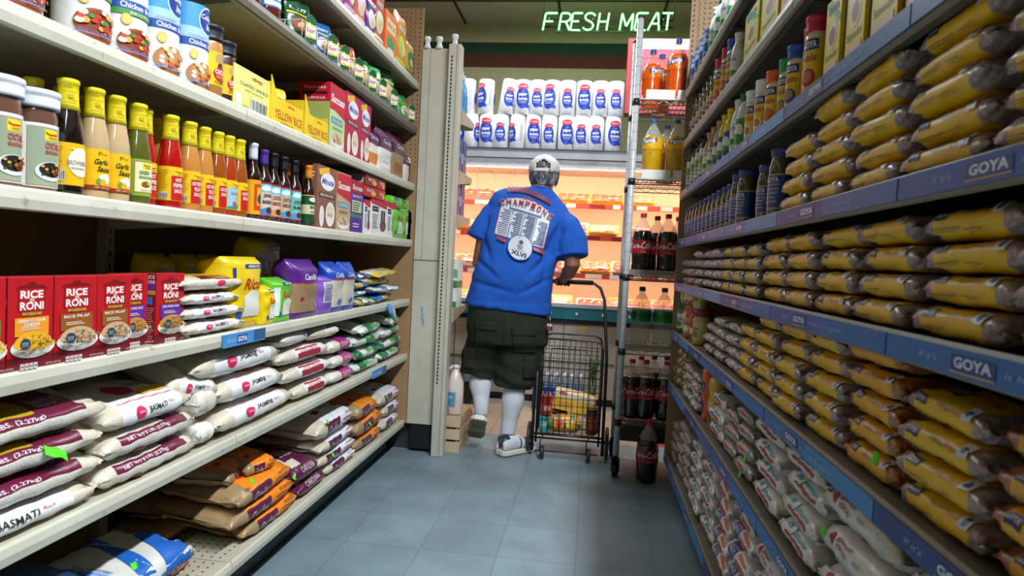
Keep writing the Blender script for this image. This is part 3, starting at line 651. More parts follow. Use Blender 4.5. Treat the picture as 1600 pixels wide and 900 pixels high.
def can(D, H, art, body='eef0f2', name='soup_can'):
    r = D/2; mb = MB(); mb.lathe([(r*0.94, 0), (r*0.99, 0.002), (r*0.99, 0.005), (r*0.97, 0.007), (r*0.975, 0.012), (r*0.975, H-0.012), (r*0.97, H-0.007), (r*0.99, H-0.005), (r*0.99, H), (r*0.94, H), (r*0.92, H-0.004), (0, H-0.004)], 'c4c6c8.s', 36)
    m2 = MB(); m2.lathe([(r*0.985, 0.012), (r*0.985, H-0.012)], body+'.f', 40, cap=False)
    draw(m2, art, cyl(r*0.985), cut=(0.006, None), eps=0.0004)
    return Proto(name, 'can', [('can_body', mb.mesh('can_body'), None, None), ('paper_label', m2.mesh('paper_label'), 0, None)])
def bottle(name, prof, liquid, capz, capk, label=None, labk='f0c020', art=(), lz=(0.03, 0.1), neck=None, cat='bottle', capart=(), glass=True, n=28, capname='cap', arc=None, capw=0.0):
    """prof body profile to the mouth; capz (z0, z1); label wraps lz"""
    mb = MB(); zs = [p[1] for p in prof]; rf = prof_r(prof)
    mb.lathe([(0.0, prof[0][1])]+list(prof), liquid, n)
    parts = [('bottle_body', mb.mesh('bottle_body'), None, None)]
    if capz:
        c0, c1 = capz; mb = MB(); rr = [(rf(min(z, zs[-1]))+0.0016+capw, z) for z in np.linspace(c0, c1-0.012, 5)]; R = rr[-1][0]
        mb.lathe(rr+[(R+0.0012, c1-0.011), (R+0.0018, c1-0.004), (R+0.0006, c1-0.001), (R-0.002, c1), (0, c1)], capk, n)
        if capart: draw(mb, capart, cyl(lambda z: rf(min(z, zs[-1]))+0.0018+capw), cut=(0.005, 0.006), eps=0.0005)
        parts.append((capname, mb.mesh(capname), None, None))
    if labk:
        mb = MB(); f = lambda z: rf(z)+0.0006
        mb.lathe([(f(z), z) for z in np.linspace(lz[0], lz[1], 6)], labk, 36, cap=False)
        if art: draw(mb, art, cyl(f), cut=(0.005, 0.02), eps=0.0004)
        parts.append(('label', mb.mesh('label'), None, None))
    return Proto(name, cat, parts)
# ---------------------------------------------------------------- left shelf A: soup cans, cartons
ZA = LS['A']
def inn(k2, band, soup, seed, green=False):
    a = []
    if not green: a += [('r', -0.15, 0.16, 0.15, 0.222, '4aa0e4'), ('r', -0.15, 0.135, 0.15, 0.16, 'a8d0f0')]
    a += [('e', 0.03, 0.185, 0.032, 0.036, 'e8eef8'), ('e', 0.03, 0.185, 0.029, 0.033, '1d3f92'), ('t', 'College', 0.03, 0.193, 0.05, 0.018, WHT, 0.02, 0.2), ('t', 'Inn', 0.034, 0.172, 0.022, 0.017, WHT, 0.02, 0.2),
          ('r', -0.15, 0.112, 0.15, 0.132, '2452a8'), ('t', 'Chicken', 0.0, 0.122, 0.05, 0.013, WHT, 0.02), ('t', 'Broth', 0.05, 0.122, 0.036, 0.011, WHT, 0.02), ('t', '40% LESS SODIUM' if green else 'CULINARY', 0.0, 0.139 if not green else 0.106, 0.05, 0.005, '8898b0')]
    if green: a += [('r', -0.15, 0.1, 0.15, 0.112, '4f9a3c'), ('t', 'BROTH', 0.02, 0.106, 0.05, 0.006, WHT)]
    a += [('e', -0.012, 0.09, 0.011, 0.013, 'd8b850'), ('e', -0.012, 0.09, 0.009, 0.011, 'e8cf70')]
    rn = random.Random(seed); a += [('e', 0.02, 0.04, 0.05, 0.034, 'b87a48' if not green else 'a0522a', 24), ('e', 0.022, 0.043, 0.042, 0.027, 'c88a50' if not green else '8a3a20', 24)]
    for i in range(26):
        x, y = 0.02+rn.uniform(-0.04, 0.04), 0.045+rn.uniform(-0.024, 0.024); k = rn.choice(['d84a28', 'e8c8a0', '4f8a30', 'f0e0c8', 'c83a20', 'e8a850'] if green else ['e8d8b8', 'f0ead8', 'd86030', 'e8c890', 'c8a068']); s_ = rn.uniform(0.004, 0.009)
        a.append(('e', x, y, s_, s_*0.8, k, 9))
    a += [('r', -0.03, 0.017, 0.055, 0.019, '7a90c0'), ('t', 'NET WT 48 OZ', 0.01, 0.022, 0.06, 0.006, '4a6ab0')]
    return a
HC = 0.222
CAN1 = can(0.108, HC, inn('', '', '', 3, True), 'f0eeea'); CAN2 = can(0.108, HC, inn('', '', '', 5), 'eef2f6')
for i, (x0, x1, p, lb) in enumerate([(-12, 52, CAN1, 'broth can cut off by the left edge of the photo, top left'), (62, 160, CAN1, 'large broth can with soup bowl picture, first fully seen from the left'), (166, 222, CAN1, 'green banded broth can, between two cans on the upper left shelf'), (224, 275, CAN2, 'blue broth can behind the green banded broth can'), (275, 321, CAN2, 'blue broth can beside the yellow seasoning bottle')]):
    y = col_y([14, 127, 190, 243, 291][i], LX-0.07, ZA+0.1)
    p.put(lb, (LX-0.07, y, ZA+0.0005), PI/2-0.6+0.05*i, 'broth cans on the upper left shelf')
sh = [(0.026, 0), (0.03, 0.004), (0.03, 0.12), (0.028, 0.128), (0.026, 0.132)]
def shaker(liq, lab, name='seasoning_bottle', art=()):
    return bottle(name, sh, liq, (0.128, 0.165), '22242c', labk=lab, lz=(0.025, 0.102), art=art, capw=0.002)
OXT = [('e', 0.01, 0.088, 0.016, 0.012, 'c8a070'), ('e', 0.008, 0.07, 0.008, 0.008, '5a3018'), ('e', 0.012, 0.052, 0.022, 0.017, 'c8301c'), ('t', 'OXTAIL', 0.012, 0.057, 0.036, 0.011, WHT, 0.03), ('t', 'SEASONING', 0.012, 0.046, 0.03, 0.006, 'f0d060'), ('t', 'OSAFO', 0.008, 0.033, 0.03, 0.008, '5a1c10')]
S1 = shaker('c88a48.f', 'e8c81c', art=OXT); S2 = shaker('4a2a22.f', 'e0c020', art=OXT)
yc, w = spanL(321, 356, ZA); S1.put('orange seasoning bottle with dark cap, in front of the broth cans', (LX-0.045, yc+0.005, ZA), PI/2-0.3, None, scale=(1.25, 1.25, 1.18))
S2.put('brown seasoning bottle behind the orange one with dark cap', (LX-0.06, yc+0.10, ZA), PI/2-0.3, None, scale=(1.2, 1.2, 1.1))
def put_box(x0, x1, pyt, z, d, k, front, label, inset=0.02, yaw=0.0, name='rice_box', grp=None, hh=None, dx=0.0, **kw):
    yc, w = spanL(x0, x1, z, inset); h = hh or zL((x0+x1)/2, pyt, inset)-z
    p = carton(name, w*0.985, d, h, k, front, **kw); return p.put(label, (LX-inset-d/2-dx, yc, z+0.0004), PI/2+yaw, grp)
VIGO = [('t', 'vigo', 0.62, 0.83, 0.3, 0.14, 'c03a20', 0.04), ('t', 'CILANTRO LIME RICE', 0.55, 0.62, 0.8, 0.08, '3a4a20'), ('t', 'READY IN MINUTES', 0.55, 0.5, 0.5, 0.035, '6a7040'), ('r', 0.05, 0.1, 0.2, 0.36, 'f4f4e8')]+barcode(0.45, 0.06, 0.92, 0.36)+[('t', '12/8 OZ', 0.3, 0.1, 0.16, 0.06, '4a4a30')]
put_box(364, 420, 112, ZA, 0.2, 'e6e284', VIGO, 'pale yellow carton of cilantro lime rice beside the seasoning bottles', topk='f0eca0')
# open yellow display trays
def open_tray(w, d, h, k, art):
    mb = MB(); t = 0.003; mb.box(-w/2, -d/2, 0, w/2, d/2, t, k); mb.box(-w/2, -d/2, t, w/2, -d/2+t, h, k)
    mb.box(-w/2, -d/2+t, t, -w/2+t, d/2, h*1.5, k); mb.box(w/2-t, -d/2+t, t, w/2, d/2, h*1.25, k); mb.box(-w/2+t, d/2-t, t, w/2-t, d/2, h*1.55, 'a8844e')
    mb.add([(-w/2, -d/2, h*1.0), (-w/2+0.04, -d/2, h), (-w/2, -d/2, h*1.75), (-w/2, -d/2+0.004, h*1.75)], [(0, 1, 2), (0, 2, 3)], k, False)
    m2 = MB(); draw(m2, art, flat((-w/2, -d/2, 0), (w, 0, 0), (0, 0, h)), eps=0.0004)
    return Proto('display_tray', 'box', [('tray_carton', mb.mesh('tray_carton'), None, None), ('printed_label', m2.mesh('printed_label'), 0, None)])
YR = [('t', 'vigo', 0.6, 0.84, 0.22, 0.16, 'c83a1c', 0.03), ('t', 'YELLOW RICE', 0.54, 0.4, 0.86, 0.34, 'c0501a', 0.01), ('t', 'SAFFRON', 0.5, 0.12, 0.4, 0.07, '8a6a20')]
trays = []
for x0, x1, lb in ((422, 473, 'torn open yellow rice display tray beside the pale yellow carton'), (475, 512, 'second yellow rice display tray in front of the tall rice boxes')):
    yc, w = spanL(x0, x1, ZA, 0.012); t = open_tray(w*0.97, 0.2, 0.085, 'f2cc22', YR); t.put(lb, (LX-0.012-0.1, yc, ZA+0.0004), PI/2, 'yellow rice display trays'); trays.append((yc, w))
def sachet_mesh(w, h, t, k, art, seed):
    p = Pouch(w, t, h, seed, e=0.8, top=0.4, wr=0.003, foot=0.3); mb = MB(); p.body(mb, lambda a, v: k, nz=12, na=18); draw(mb, art, p.surf, cut=(0.25, 0.12), eps=0.0006); return mb.mesh('sachet')
SAC = [Proto('rice_sachet', 'packet', [('sachet', sachet_mesh(0.09, 0.13, 0.022, k, [('e', 0, 0.55, 0.5, 0.18, k2), ('t', 'vigo', 0, 0.72, 0.8, 0.1, 'c03a20')], i), None, None)]) for i, (k, k2) in enumerate((('e8c428.f', 'c83c1c'), ('d8d4cc.f', 'e8a83c')))]
for j, (yc, w) in enumerate(trays):
    for i in range(4): SAC[(i+j) % 2].put(['yellow', 'silver'][(i+j) % 2]+' rice sachet, '+ordn[i]+' in the '+['torn', 'second'][j]+' yellow rice tray', (LX-0.05-0.035*i, yc+random.uniform(-.02, .02), ZA+0.004), PI/2+random.uniform(-.3, .3), 'rice sachets in the yellow trays', rx=random.uniform(-0.25, 0.05))
SUC = lambda nm, sub, low='c8d89a': [('r', 0, 0, 1, 0.6, low), ('p', [(0, 0.64), (1, 0.52), (1, 0.98), (0, 0.98)], 'c81c34'), ('t', 'Success', 0.5, 0.78, 0.88, 0.13, WHT, 0.03, 0.2), ('r', 0.1, 0.4, 0.85, 0.5, '5a9aa8'), ('t', nm, 0.5, 0.45, 0.62, 0.05, WHT), ('t', sub, 0.5, 0.33, 0.6, 0.05, '2f5a30')]+bowl(0.5, 0.13, 0.42, 0.09, 'd8c0a0', ('c89a60',), 4, 22)
put_box(513, 537, 133, ZA, 0.13, 'c41a30', SUC('TRI-COLOR', 'QUINOA'), 'red and green boil-in-bag rice box behind the second yellow tray', inset=0.02, side=[('r', 0, 0, 1, 0.7, 'a8b860'), ('t', 'Success', 0.5, 0.92, 0.7, 0.05, WHT), ('r', 0.1, 0.81, 0.9, 0.85, '3a1014'), ('t', 'QUINOA', 0.5, 0.75, 0.7, 0.05, WHT), ('e', 0.15, 0.6, 0.1, 0.05, '2f5a30')]+bars(0.15, 0.1, 0.9, 0.45, 7, '5a6a30'))
for i, x in enumerate((0.29, 0.395)):
    carton('rice_box', 0.14, 0.1, 0.2, 'b01828', SUC('WHITE', 'RICE'), side=[('r', 0, 0, 1, 0.6, 'a8b860'), ('t', 'Success', 0.5, 0.88, 0.7, 0.07, WHT), ('r', 0.1, 0.62, 0.9, 0.7, '3a1014')]+bars(0.15, 0.1, 0.9, 0.5, 6, '5a6a30')).put('red boil-in-bag rice box deep on the shelf, %s from the shelf edge' % ('nearer' if i == 0 else 'farther'), (LX-x, spanL(498, 530, ZA)[0], ZA), PI/2, 'rice boxes deep on shelf')
MIN = lambda bg, nm, oval='f4f0ee': [('p', [(0.05, 0.93), (0.55, 1), (0.6, 0.9), (0.1, 0.84)], 'f0b838'), ('e', 0.52, 0.76, 0.36, 0.14, oval, 24), ('t', 'Minute', 0.52, 0.76, 0.6, 0.1, '2a4fb8', 0.03, 0.2), ('r', 0.1, 0.5, 0.9, 0.58, '6a1026' if bg != '8a5a44' else '4a2a1c'), ('t', nm, 0.5, 0.54, 0.66, 0.045, WHT), ('e', 0.25, 0.2, 0.12, 0.17, 'f0e8dc', 20), ('e', 0.68, 0.25, 0.24, 0.2, 'f0ece0', 20)]+bowl(0.68, 0.22, 0.2, 0.12, 'e8d8b8', ('6a9a30', 'd85a30'), 2, 18)
put_box(538, 560, 146, ZA, 0.07, 'b81c48', MIN('b81c48', 'WHITE RICE'), 'magenta instant rice box, nearer of the two on its shelf', grp='magenta instant rice boxes')
put_box(560, 577, 160, ZA, 0.07, 'b81c48', MIN('b81c48', 'WHITE RICE'), 'magenta instant rice box, farther of the two on its shelf', grp='magenta instant rice boxes')
def stand(x0, x1, pyt, z, d, topk, midk, label, art=(), inset=0.02, split=0.5, seed=1, name='rice_bag', lowk=None, rot=0.0, grp=None, clear=None, e=0.55, top=0.22, k=1.0, wmin=0.0, deep=0.0):
    yc, w = spanL(x0, x1, z, inset); h = zL((x0+x1)/2, pyt, inset)-z; w = max(w*k, wmin); p = Pouch(w, d, h, seed, e=e, top=top); mb = MB()
    def zone(a, v):
        if v > split: return topk
        if lowk and v < 0.1: return lowk
        if clear and abs(math.sin(a)) > 0.8: return clear
        return midk
    p.body(mb, zone, extra=(split, 0.1)); parts = [('bag', mb.mesh('bag'), None, None)]
    if art: m2 = MB(); draw(m2, art, p.surf, cut=(0.2, 0.08), eps=0.0007); parts.append(('printed_label', m2.mesh('printed_label'), 0, None))
    return Proto(name, 'bag', parts).put(label, (LX-inset-d/2-deep, yc, z+0.0004), PI/2+rot, grp)
RICE, BRICE = 'ddd2bc.r', 'a88a62.r'
CANI = lambda k: [('t', 'Canilla', 0.05, 0.73, 1.0, 0.1, WHT, 0.01, 0.2), ('p', [(-0.8, 0.5), (-0.2, 0.53), (0.8, 0.5), (0.8, 0.53), (-0.2, 0.56), (-0.8, 0.53)], 'c8202c')]
stand(574, 590, 198, ZA, 0.06, '5a2060.f', 'f0e8dc.f', 'purple and orange rice bag beside the magenta instant rice boxes', [('t', 'Carolina', 0, 0.75, 1.2, 0.1, WHT), ('r', -0.8, 0.1, 0.8, 0.36, 'f08a28')], seed=4, split=0.58, k=1.2)
stand(589, 613, 203, ZA, 0.075, '5a2050.f', 'f0ece4.f', 'purple topped rice bag with clear lower half, first of three on the box shelf', [('t', 'Carolina', 0.2, 0.73, 1.2, 0.1, WHT, 0.01), ('r', -0.6, 0.1, 0.5, 0.36, 'f4f0ea'), ('t', 'Enriched', 0, 0.25, 0.7, 0.05, '5a2050')], seed=5, split=0.55)
stand(611, 632, 210, ZA, 0.075, '5a2050.f', BRICE, 'purple topped bag of brown rice, second of three on the box shelf', [('t', 'Carolina', 0.2, 0.73, 1.2, 0.1, WHT, 0.01), ('r', -0.6, 0.12, 0.5, 0.34, 'a8642c')], seed=6, split=0.55)
stand(629, 640, 240, ZA, 0.07, '5a2050.f', 'f0ece4.f', 'small purple topped white bag next to the maroon bag', [('t', 'Carolina', 0, 0.75, 1.2, 0.09, WHT)], seed=7, split=0.6)
stand(637, 654, 240, ZA, 0.09, 'e8d8c4.f', '5a1c34.f', 'maroon bag with pale top at the far end of its shelf', [('t', 'RICE', 0, 0.3, 0.8, 0.1, 'b08a90')], seed=8, split=0.62, k=1.1)
# ---------------------------------------------------------------- left shelf B: sauces
ZB = LS['B']
BP = [(0.024, 0), (0.0275, 0.004), (0.028, 0.012), (0.028, 0.112), (0.0265, 0.13), (0.021, 0.165), (0.0165, 0.188), (0.0155, 0.21), (0.0155, 0.228)]
CH = lambda x, y, s=1: [('r', x-0.012*s, y-0.009*s, x+0.012*s, y+0.009*s, 'f4d42a'), ('p', [(x-0.011*s, y+0.006*s), (x-0.005*s, y+0.002*s), (x+0.011*s, y+0.003*s), (x+0.011*s, y+0.0*s), (x-0.004*s, y-0.001*s), (x-0.01*s, y+0.001*s)], 'c8281c'), ('t', 'CHOICE', x+0.002*s, y-0.0048*s, 0.015*s, 0.0045*s, '3a3420')]
CAPA = [('t', 'CHOICE', 0.004, 0.196, 0.014, 0.004, 'b03a1c'), ('r', -0.012, 0.19, 0.012, 0.1908, '8a6a10'), ('t', 'CHOICE', -0.004, 0.222, 0.014, 0.004, 'b03a1c'), ('r', -0.003, 0.2, 0.006, 0.208, 'c8a818'), ('t', 'NATURAL', 0.0, 0.184, 0.018, 0.0028, '6a5a10'), ('r', -0.012, 0.213, 0.012, 0.2138, '8a6a10')]
def sauce(liq, labk, art): return bottle('sauce_bottle', BP, liq, (0.176, 0.24), 'ecd820.f', labk=labk, lz=(0.022, 0.108), art=art, capart=CAPA, capname='yellow_cap')
def lab(lines, k, panel=None, px=(-0.004, 0.03)):
    a = CH(0.014, 0.094, 0.9)
    if panel: a += [('r', px[0], 0.024, px[1], 0.085, panel)]
    for i, (s, w) in enumerate(lines): a.append(('t', s, 0.013, 0.075-i*0.014, w, 0.010, k, 0.02))
    return a+barcode(-0.03, 0.026, -0.012, 0.042, 9)+bars(-0.034, 0.05, -0.01, 0.1, 8, 'b88a10')
GAR = [('t', 'F', 0.004, 0.098, 0.006, 0.008, '4a3a10'), ('t', 'Foods', 0.013, 0.098, 0.012, 0.005, '8a6a20'), ('t', 'Garlic', 0.008, 0.081, 0.028, 0.012, '2a2210', 0.02, 0.3), ('t', 'Sauce', 0.012, 0.066, 0.026, 0.012, '2a2210', 0.02, 0.3), ('e', 0.014, 0.045, 0.013, 0.011, 'f0e4e0'), ('e', 0.009, 0.037, 0.007, 0.007, 'f4b020'), ('e', 0.002, 0.04, 0.004, 0.006, '7aa040'), ('r', -0.08, 0.022, 0.08, 0.03, '9a2c1c'), ('t', 'NET 10.8 FL OZ', 0.01, 0.026, 0.03, 0.004, 'f0d8a0')]
SB = dict(
    brown=sauce('1a100c.g', 'eab81c.f', CH(0.012, 0.09, 1)+[('e', 0.02, 0.07, 0.024, 0.03, 'f2ecd8'), ('t', 'BROWNING', 0.014, 0.068, 0.036, 0.01, '3a2a1a'), ('t', 'SEASONING', 0.014, 0.057, 0.026, 0.005, '6a5a3a')]+barcode(-0.03, 0.03, -0.008, 0.052, 9)+bars(-0.034, 0.06, -0.01, 0.1, 8, 'a87a10')),
    garlic=sauce('c8aa7c.g', 'f0c01c.f', GAR),
    green=sauce('5a5c20.g', '8aaa3c.f', [('r', -0.014, 0.03, 0.034, 0.102, 'b03a24'), ('r', -0.013, 0.031, 0.033, 0.101, 'eee6b8')]+CH(0.012, 0.092, 0.8)+[('t', 'GREEN', 0.006, 0.077, 0.022, 0.009, '3f8a3c', 0.02), ('t', 'SEASONING', 0.012, 0.066, 0.034, 0.007, '3f8a3c', 0.02), ('e', 0.01, 0.05, 0.01, 0.007, '4a7a2a'), ('e', 0.005, 0.049, 0.004, 0.004, 'c8301c'), ('e', 0.015, 0.052, 0.004, 0.004, 'e8b040'), ('t', '10.8 FL OZ', 0.01, 0.036, 0.022, 0.004, '5a4a20')]),
    red=sauce('b0140c.g', 'f0c020.f', lab([('HOT', 0.016), ('PEPPER', 0.026), ('SAUCE', 0.022)], WHT, 'c81e18')),
    yellow=sauce('c8843c.g', 'f0c020.f', lab([('HOT PEPPER', 0.03), ('YELLOW', 0.02), ('SAUCE', 0.02)], WHT, 'c81e18')),
    calypso=sauce('9a4c14.g', 'f0c020.f', lab([('CALYPSO', 0.028), ('SAUCE', 0.022)], WHT, 'c81e18')),
    calred=sauce('a83a10.g', 'f0c020.f', [('r', -0.01, 0.024, 0.034, 0.085, '9ac8e4'), ('p', [(-0.01, 0.03), (0.034, 0.04), (0.034, 0.024), (-0.01, 0.024)], '3f8a8a'), ('e', 0.012, 0.04, 0.008, 0.006, 'd84a28')]+CH(0.014, 0.094, 0.9)+[('t', 'ISLAND', 0.012, 0.07, 0.026, 0.008, 'c03a2a')]))
seq = [(77, 127, 'brown', 'dark browning sauce bottle with yellow cap and yellow label'), (119, 167, 'garlic', 'garlic sauce bottle beside the dark browning bottle'), (157, 200, 'garlic', 'garlic sauce bottle beside the green seasoning bottle'), (193, 233, 'green', 'green seasoning bottle with pale green label and yellow cap'), (221, 252, 'red', 'red pepper sauce bottle beside the green seasoning bottle'), (247, 283, 'red', 'red pepper sauce bottle farther from the green seasoning'),
       (276, 311, 'yellow', 'pale orange pepper sauce bottle right after the red ones'), (303, 332, 'yellow', 'second pale orange pepper sauce bottle, before the amber one'), (328, 355, 'calypso', 'amber sauce bottle with red panel, beside the pale orange bottles'), (349, 372, 'calred', 'orange sauce bottle with sky blue picture label'), (364, 385, 'calypso', 'amber sauce bottle beside the white capped dark bottle')]
gap = [col_y(q, LX-0.05, ZB+0.1) for q in (105, 146, 180, 214, 235, 265, 294, 317, 338, 355, 372)]
for i, (x0, x1, k, lb) in enumerate(seq):
    SB[k].put(lb, (LX-0.05-(0.02 if k in ('red',) and i == 4 else 0), gap[i], ZB+0.0003), PI/2-0.62+random.uniform(-.06, .06), 'sauce bottles in a row', scale=(1.08, 1.08, 1.0) if i < 7 else (1.0, 1.0, 1.0))
for i in range(7): SB['brown' if i < 2 else ('garlic' if i < 4 else 'yellow')].put(f'yellow capped sauce bottle in the dark second row, {ordn[i]} from the left', (LX-0.125, 1.2+i*0.075+0.02, ZB+0.0003), PI/2-0.3, 'sauce bottles in the second row')
# spice jars with white caps
SJ = [(0.034, 0), (0.037, 0.004), (0.037, 0.14), (0.034, 0.152), (0.034, 0.166)]
OX = [('r', -0.016, 0.012, 0.046, 0.122, 'c03a34'), ('r', -0.015, 0.013, 0.045, 0.121, '9aa68a')]+CH(0.026, 0.108, 1.1)+[('t', 'OXTAIL', 0.03, 0.088, 0.032, 0.012, 'b0242a', 0.03), ('t', 'SEASONING', 0.03, 0.076, 0.032, 0.007, 'b0242a', 0.02), ('e', 0.026, 0.04, 0.028, 0.018, 'dfe6ea', 20), ('e', 0.026, 0.043, 0.022, 0.014, '2a1c14', 20)]
rn = random.Random(3)
for i in range(22): OX.append(('e', 0.026+rn.uniform(-.018, .018), 0.043+rn.uniform(-.01, .01), 0.003, 0.0024, rn.choice(['4a6a2a', 'c8542c', 'e0b060', '3a5020', '8a3a1c']), 7))
OX += bars(-0.046, 0.03, -0.022, 0.11, 12, 'a8a8a0')
JAR = bottle('spice_jar', SJ, '6a4a3a.g', (0.158, 0.192), 'e4e6ee', labk='eceee8', lz=(0.01, 0.128), art=OX, capw=0.004, cat='jar', n=32)
JAR.put('oxtail seasoning jar cut off by the left edge of the photo', (LX-0.058, col_y(-4, LX-0.058, ZB+0.1), ZB), PI/2-0.75, 'oxtail seasoning jars', scale=(1, 1, 1.06))
JAR.put('oxtail seasoning jar beside the dark browning bottle', (LX-0.055, col_y(55, LX-0.055, ZB+0.1), ZB), PI/2-0.75, 'oxtail seasoning jars', scale=(1, 1, 1.03))
# slimmer marinade bottles
MP = [(0.024, 0), (0.028, 0.004), (0.028, 0.13), (0.024, 0.148), (0.015, 0.168), (0.0135, 0.19), (0.0135, 0.222)]
def marin(capk, labk, art, liq='2a1410.g'): return bottle('marinade_bottle', MP, liq, (0.185, 0.235), capk, labk=labk, lz=(0.018, 0.122), art=art)
BE = [('r', -0.09, 0.095, 0.09, 0.122, '7ac8d8'), ('e', 0.0, 0.108, 0.02, 0.008, 'f0f4f0'), ('e', -0.03, 0.112, 0.012, 0.008, '3a9a4a'), ('r', -0.09, 0.124, 0.09, 0.1275, 'd0283a'), ('r', -0.09, 0.018, 0.09, 0.022, 'd0283a')]
def mar_art(l1, l2, low): return BE+[('t', l1, 0.008, 0.083, 0.04, 0.013, '2a1c18', 0.02), ('t', l2, 0.008, 0.064, 0.042, 0.012, '2a1c18', 0.02), ('p', [(-0.03, 0.022), (0.04, 0.022), (0.04, 0.04), (0.01, 0.05), (-0.03, 0.035)], low), ('e', 0.012, 0.036, 0.014, 0.01, '5a2c1c')]
MA = [marin('d4d8e4', 'f0a81c.f', [('r', -0.006, 0.03, 0.036, 0.11, 'd8401c'), ('r', 0.004, 0.045, 0.036, 0.1, 'f0b030'), ('e', 0.018, 0.065, 0.012, 0.016, '2a5a3a')]), marin('4a2a8a', 'e0c8b8.f', mar_art('JERK', 'MARINADE', '3a8ac8')), marin('16161a', 'e8b8a0.f', mar_art('COCKTAIL', 'RABO DE RES', 'c8a060')), marin('16161a', 'd8b090.f', mar_art('OXTAIL', 'RABO DE RES', '4a9ac8')), marin('16161a', '7ac0b0.f', mar_art('OXTAIL', 'RABO', '4a9ac8')),
      marin('e08a28', '20502c.f', [('r', -0.09, 0.05, 0.09, 0.085, 'd8d4a8'), ('t', 'BBQ', 0.01, 0.075, 0.03, 0.014, '1a1a1a', 0.03), ('t', 'SAUCE', 0.01, 0.058, 0.028, 0.009, '1a1a1a', 0.02), ('e', 0.01, 0.105, 0.02, 0.009, 'dfe8ee'), ('r', -0.09, 0.118, 0.09, 0.122, 'e8a028')])]
mm = [(393, 0, 'dark bottle with silvery white cap after the amber sauces'), (410, 1, 'jerk marinade bottle with purple cap'), (425, 2, 'black capped marinade bottle nearest the purple cap'), (441, 3, 'black capped marinade bottle in the middle of three'), (458, 4, 'black capped marinade bottle with the palm label'), (466, 5, 'barbecue sauce bottle with orange cap, partly hidden'), (480, 5, 'barbecue sauce bottle with orange cap beside the brown rice box')]
for i, (px, k, lb) in enumerate(mm):
    MA[k].put(lb, (LX-0.048-(0.05 if i == 5 else 0), col_y(px, LX-0.05, ZB+0.1), ZB+0.0003), PI/2-0.6, 'marinade bottles with dark sauce', scale=(0.92, 0.92, 1.0 if i else 1.04))
put_box(493, 524, 260, ZB, 0.06, '8a5a44', MIN('8a5a44', 'BROWN RICE'), 'brown instant rice box beside the barbecue sauce bottles', side=bars(0.15, 0.1, 0.85, 0.9, 14, 'd8c8b8'))
put_box(524, 546, 270, ZB, 0.06, 'c8a070', SUC('NATURAL', 'BROWN RICE', 'caa878'), 'tan and red boil-in-bag rice box beside the brown one')
put_box(546, 566, 282, ZB, 0.06, '5a2a8a', [('r', 0, 0.76, 1, 1, 'a81c2c'), ('t', 'Success', 0.5, 0.87, 0.8, 0.1, WHT, 0.02, 0.2), ('r', 0.1, 0.4, 0.85, 0.62, 'c8d8a0'), ('r', 0, 0.3, 1, 0.36, '3f8a5a'), ('t', 'BASMATI', 0.5, 0.7, 0.7, 0.05, WHT)]+bars(0.15, 0.42, 0.8, 0.6, 4, '5a6a50')+bars(0.2, 0.1, 0.7, 0.2, 2, 'd8d0e8'), 'purple rice box with red top beside the tan one')
QU = lambda w: [('r', 0, 0.9, 1, 1, 'c8283a'), ('p', [(0, 0.86), (1, 0.78), (1, 1), (0, 1)], 'c0283a'), ('r', 0.08, 0.66, 0.45, 0.8, '16161a'), ('t', 'organic', 0.27, 0.73, 0.3, 0.05, WHT), ('r', 0.62, 0.2, 0.88, 0.72, '2a2420' if w else '5a2a24'), ('t', 'QUINOA', 0.75, 0.5, 0.4, 0.09, WHT, 0, 0, PI/2), ('e', 0.76, 0.3, 0.2, 0.16, '7a4a3a' if w else 'a8684a', 18)]+bars(0.1, 0.2, 0.45, 0.6, 7, '9a9a9a')
def qbox(x0, x1, yt, lb, w): put_box(x0, x1, yt, ZB, 0.07, 'eeeae6', QU(w), lb, grp='white quinoa boxes', side=[('r', 0, 0.9, 1, 1, 'c0283a')]+bars(0.15, 0.2, 0.85, 0.8, 10, '8a8a8a'))
qbox(568, 577, 312, 'white grain box, leftmost under the red packets', 1); qbox(578, 603, 312, 'white grain box with black panel, middle of three', 1); qbox(603, 617, 316, 'white grain box with dark red panel, rightmost of three', 0)
zq = zL(592, 312)
for i, (x0, x1, yt, yb, k) in enumerate(((568, 591, 299, 312, 'b8242c'), (591, 603, 301, 313, 'c8302c'), (571, 592, 284, 298, '8a2024'), (592, 603, 286, 300, 'c0302c'))):
    z = zq+0.001 if i < 2 else zq+0.052; yc, w = spanL(x0, x1, z); carton('red_packet_box', w*0.96, 0.09, 0.048, k, [('t', 'RICE', 0.5, 0.6, 0.5, 0.3, WHT), ('e', 0.7, 0.4, 0.18, 0.25, 'e8b040')], side=barcode(0.1, 0.2, 0.9, 0.9)).put('small red box %s the white grain boxes, %s' % (['lying on', 'lying on', 'topmost above', 'topmost above'][i], ['nearer', 'farther'][i % 2]), (LX-0.06, yc, z), PI/2, 'red boxes on the grain boxes')
RICO = lambda: [('t', 'Rico', 0.2, 0.62, 0.95, 0.16, 'c8281c', 0.02, 0.3), ('r', -0.2, 0.84, 0.85, 0.9, '24408a'), ('t', 'ARROZ', 0.3, 0.87, 0.7, 0.035, WHT, 0.02), ('p', [(-0.3, 0.16), (0.7, 0.16), (0.6, 0.5), (0.2, 0.54), (-0.25, 0.44)], 'e8e4dc'), ('r', -0.6, 0.13, -0.35, 0.24, '3a5aa8')]
GRN = '6cc832.f'
for i, (x0, x1, yt, k, lb) in enumerate(((613, 630, 322, GRN, 'lime green rice bag, nearest of the lower row by the end panel'), (628, 645, 322, GRN, 'lime green rice bag in the lower row, middle'), (643, 655, 328, 'ecca20.f', 'yellow rice bag at the far end of the sauce shelf'))):
    stand(x0, x1, yt, ZB, 0.07, k, k, lb, RICO(), seed=20+i, inset=0.014, k=1.05, top=0.14)
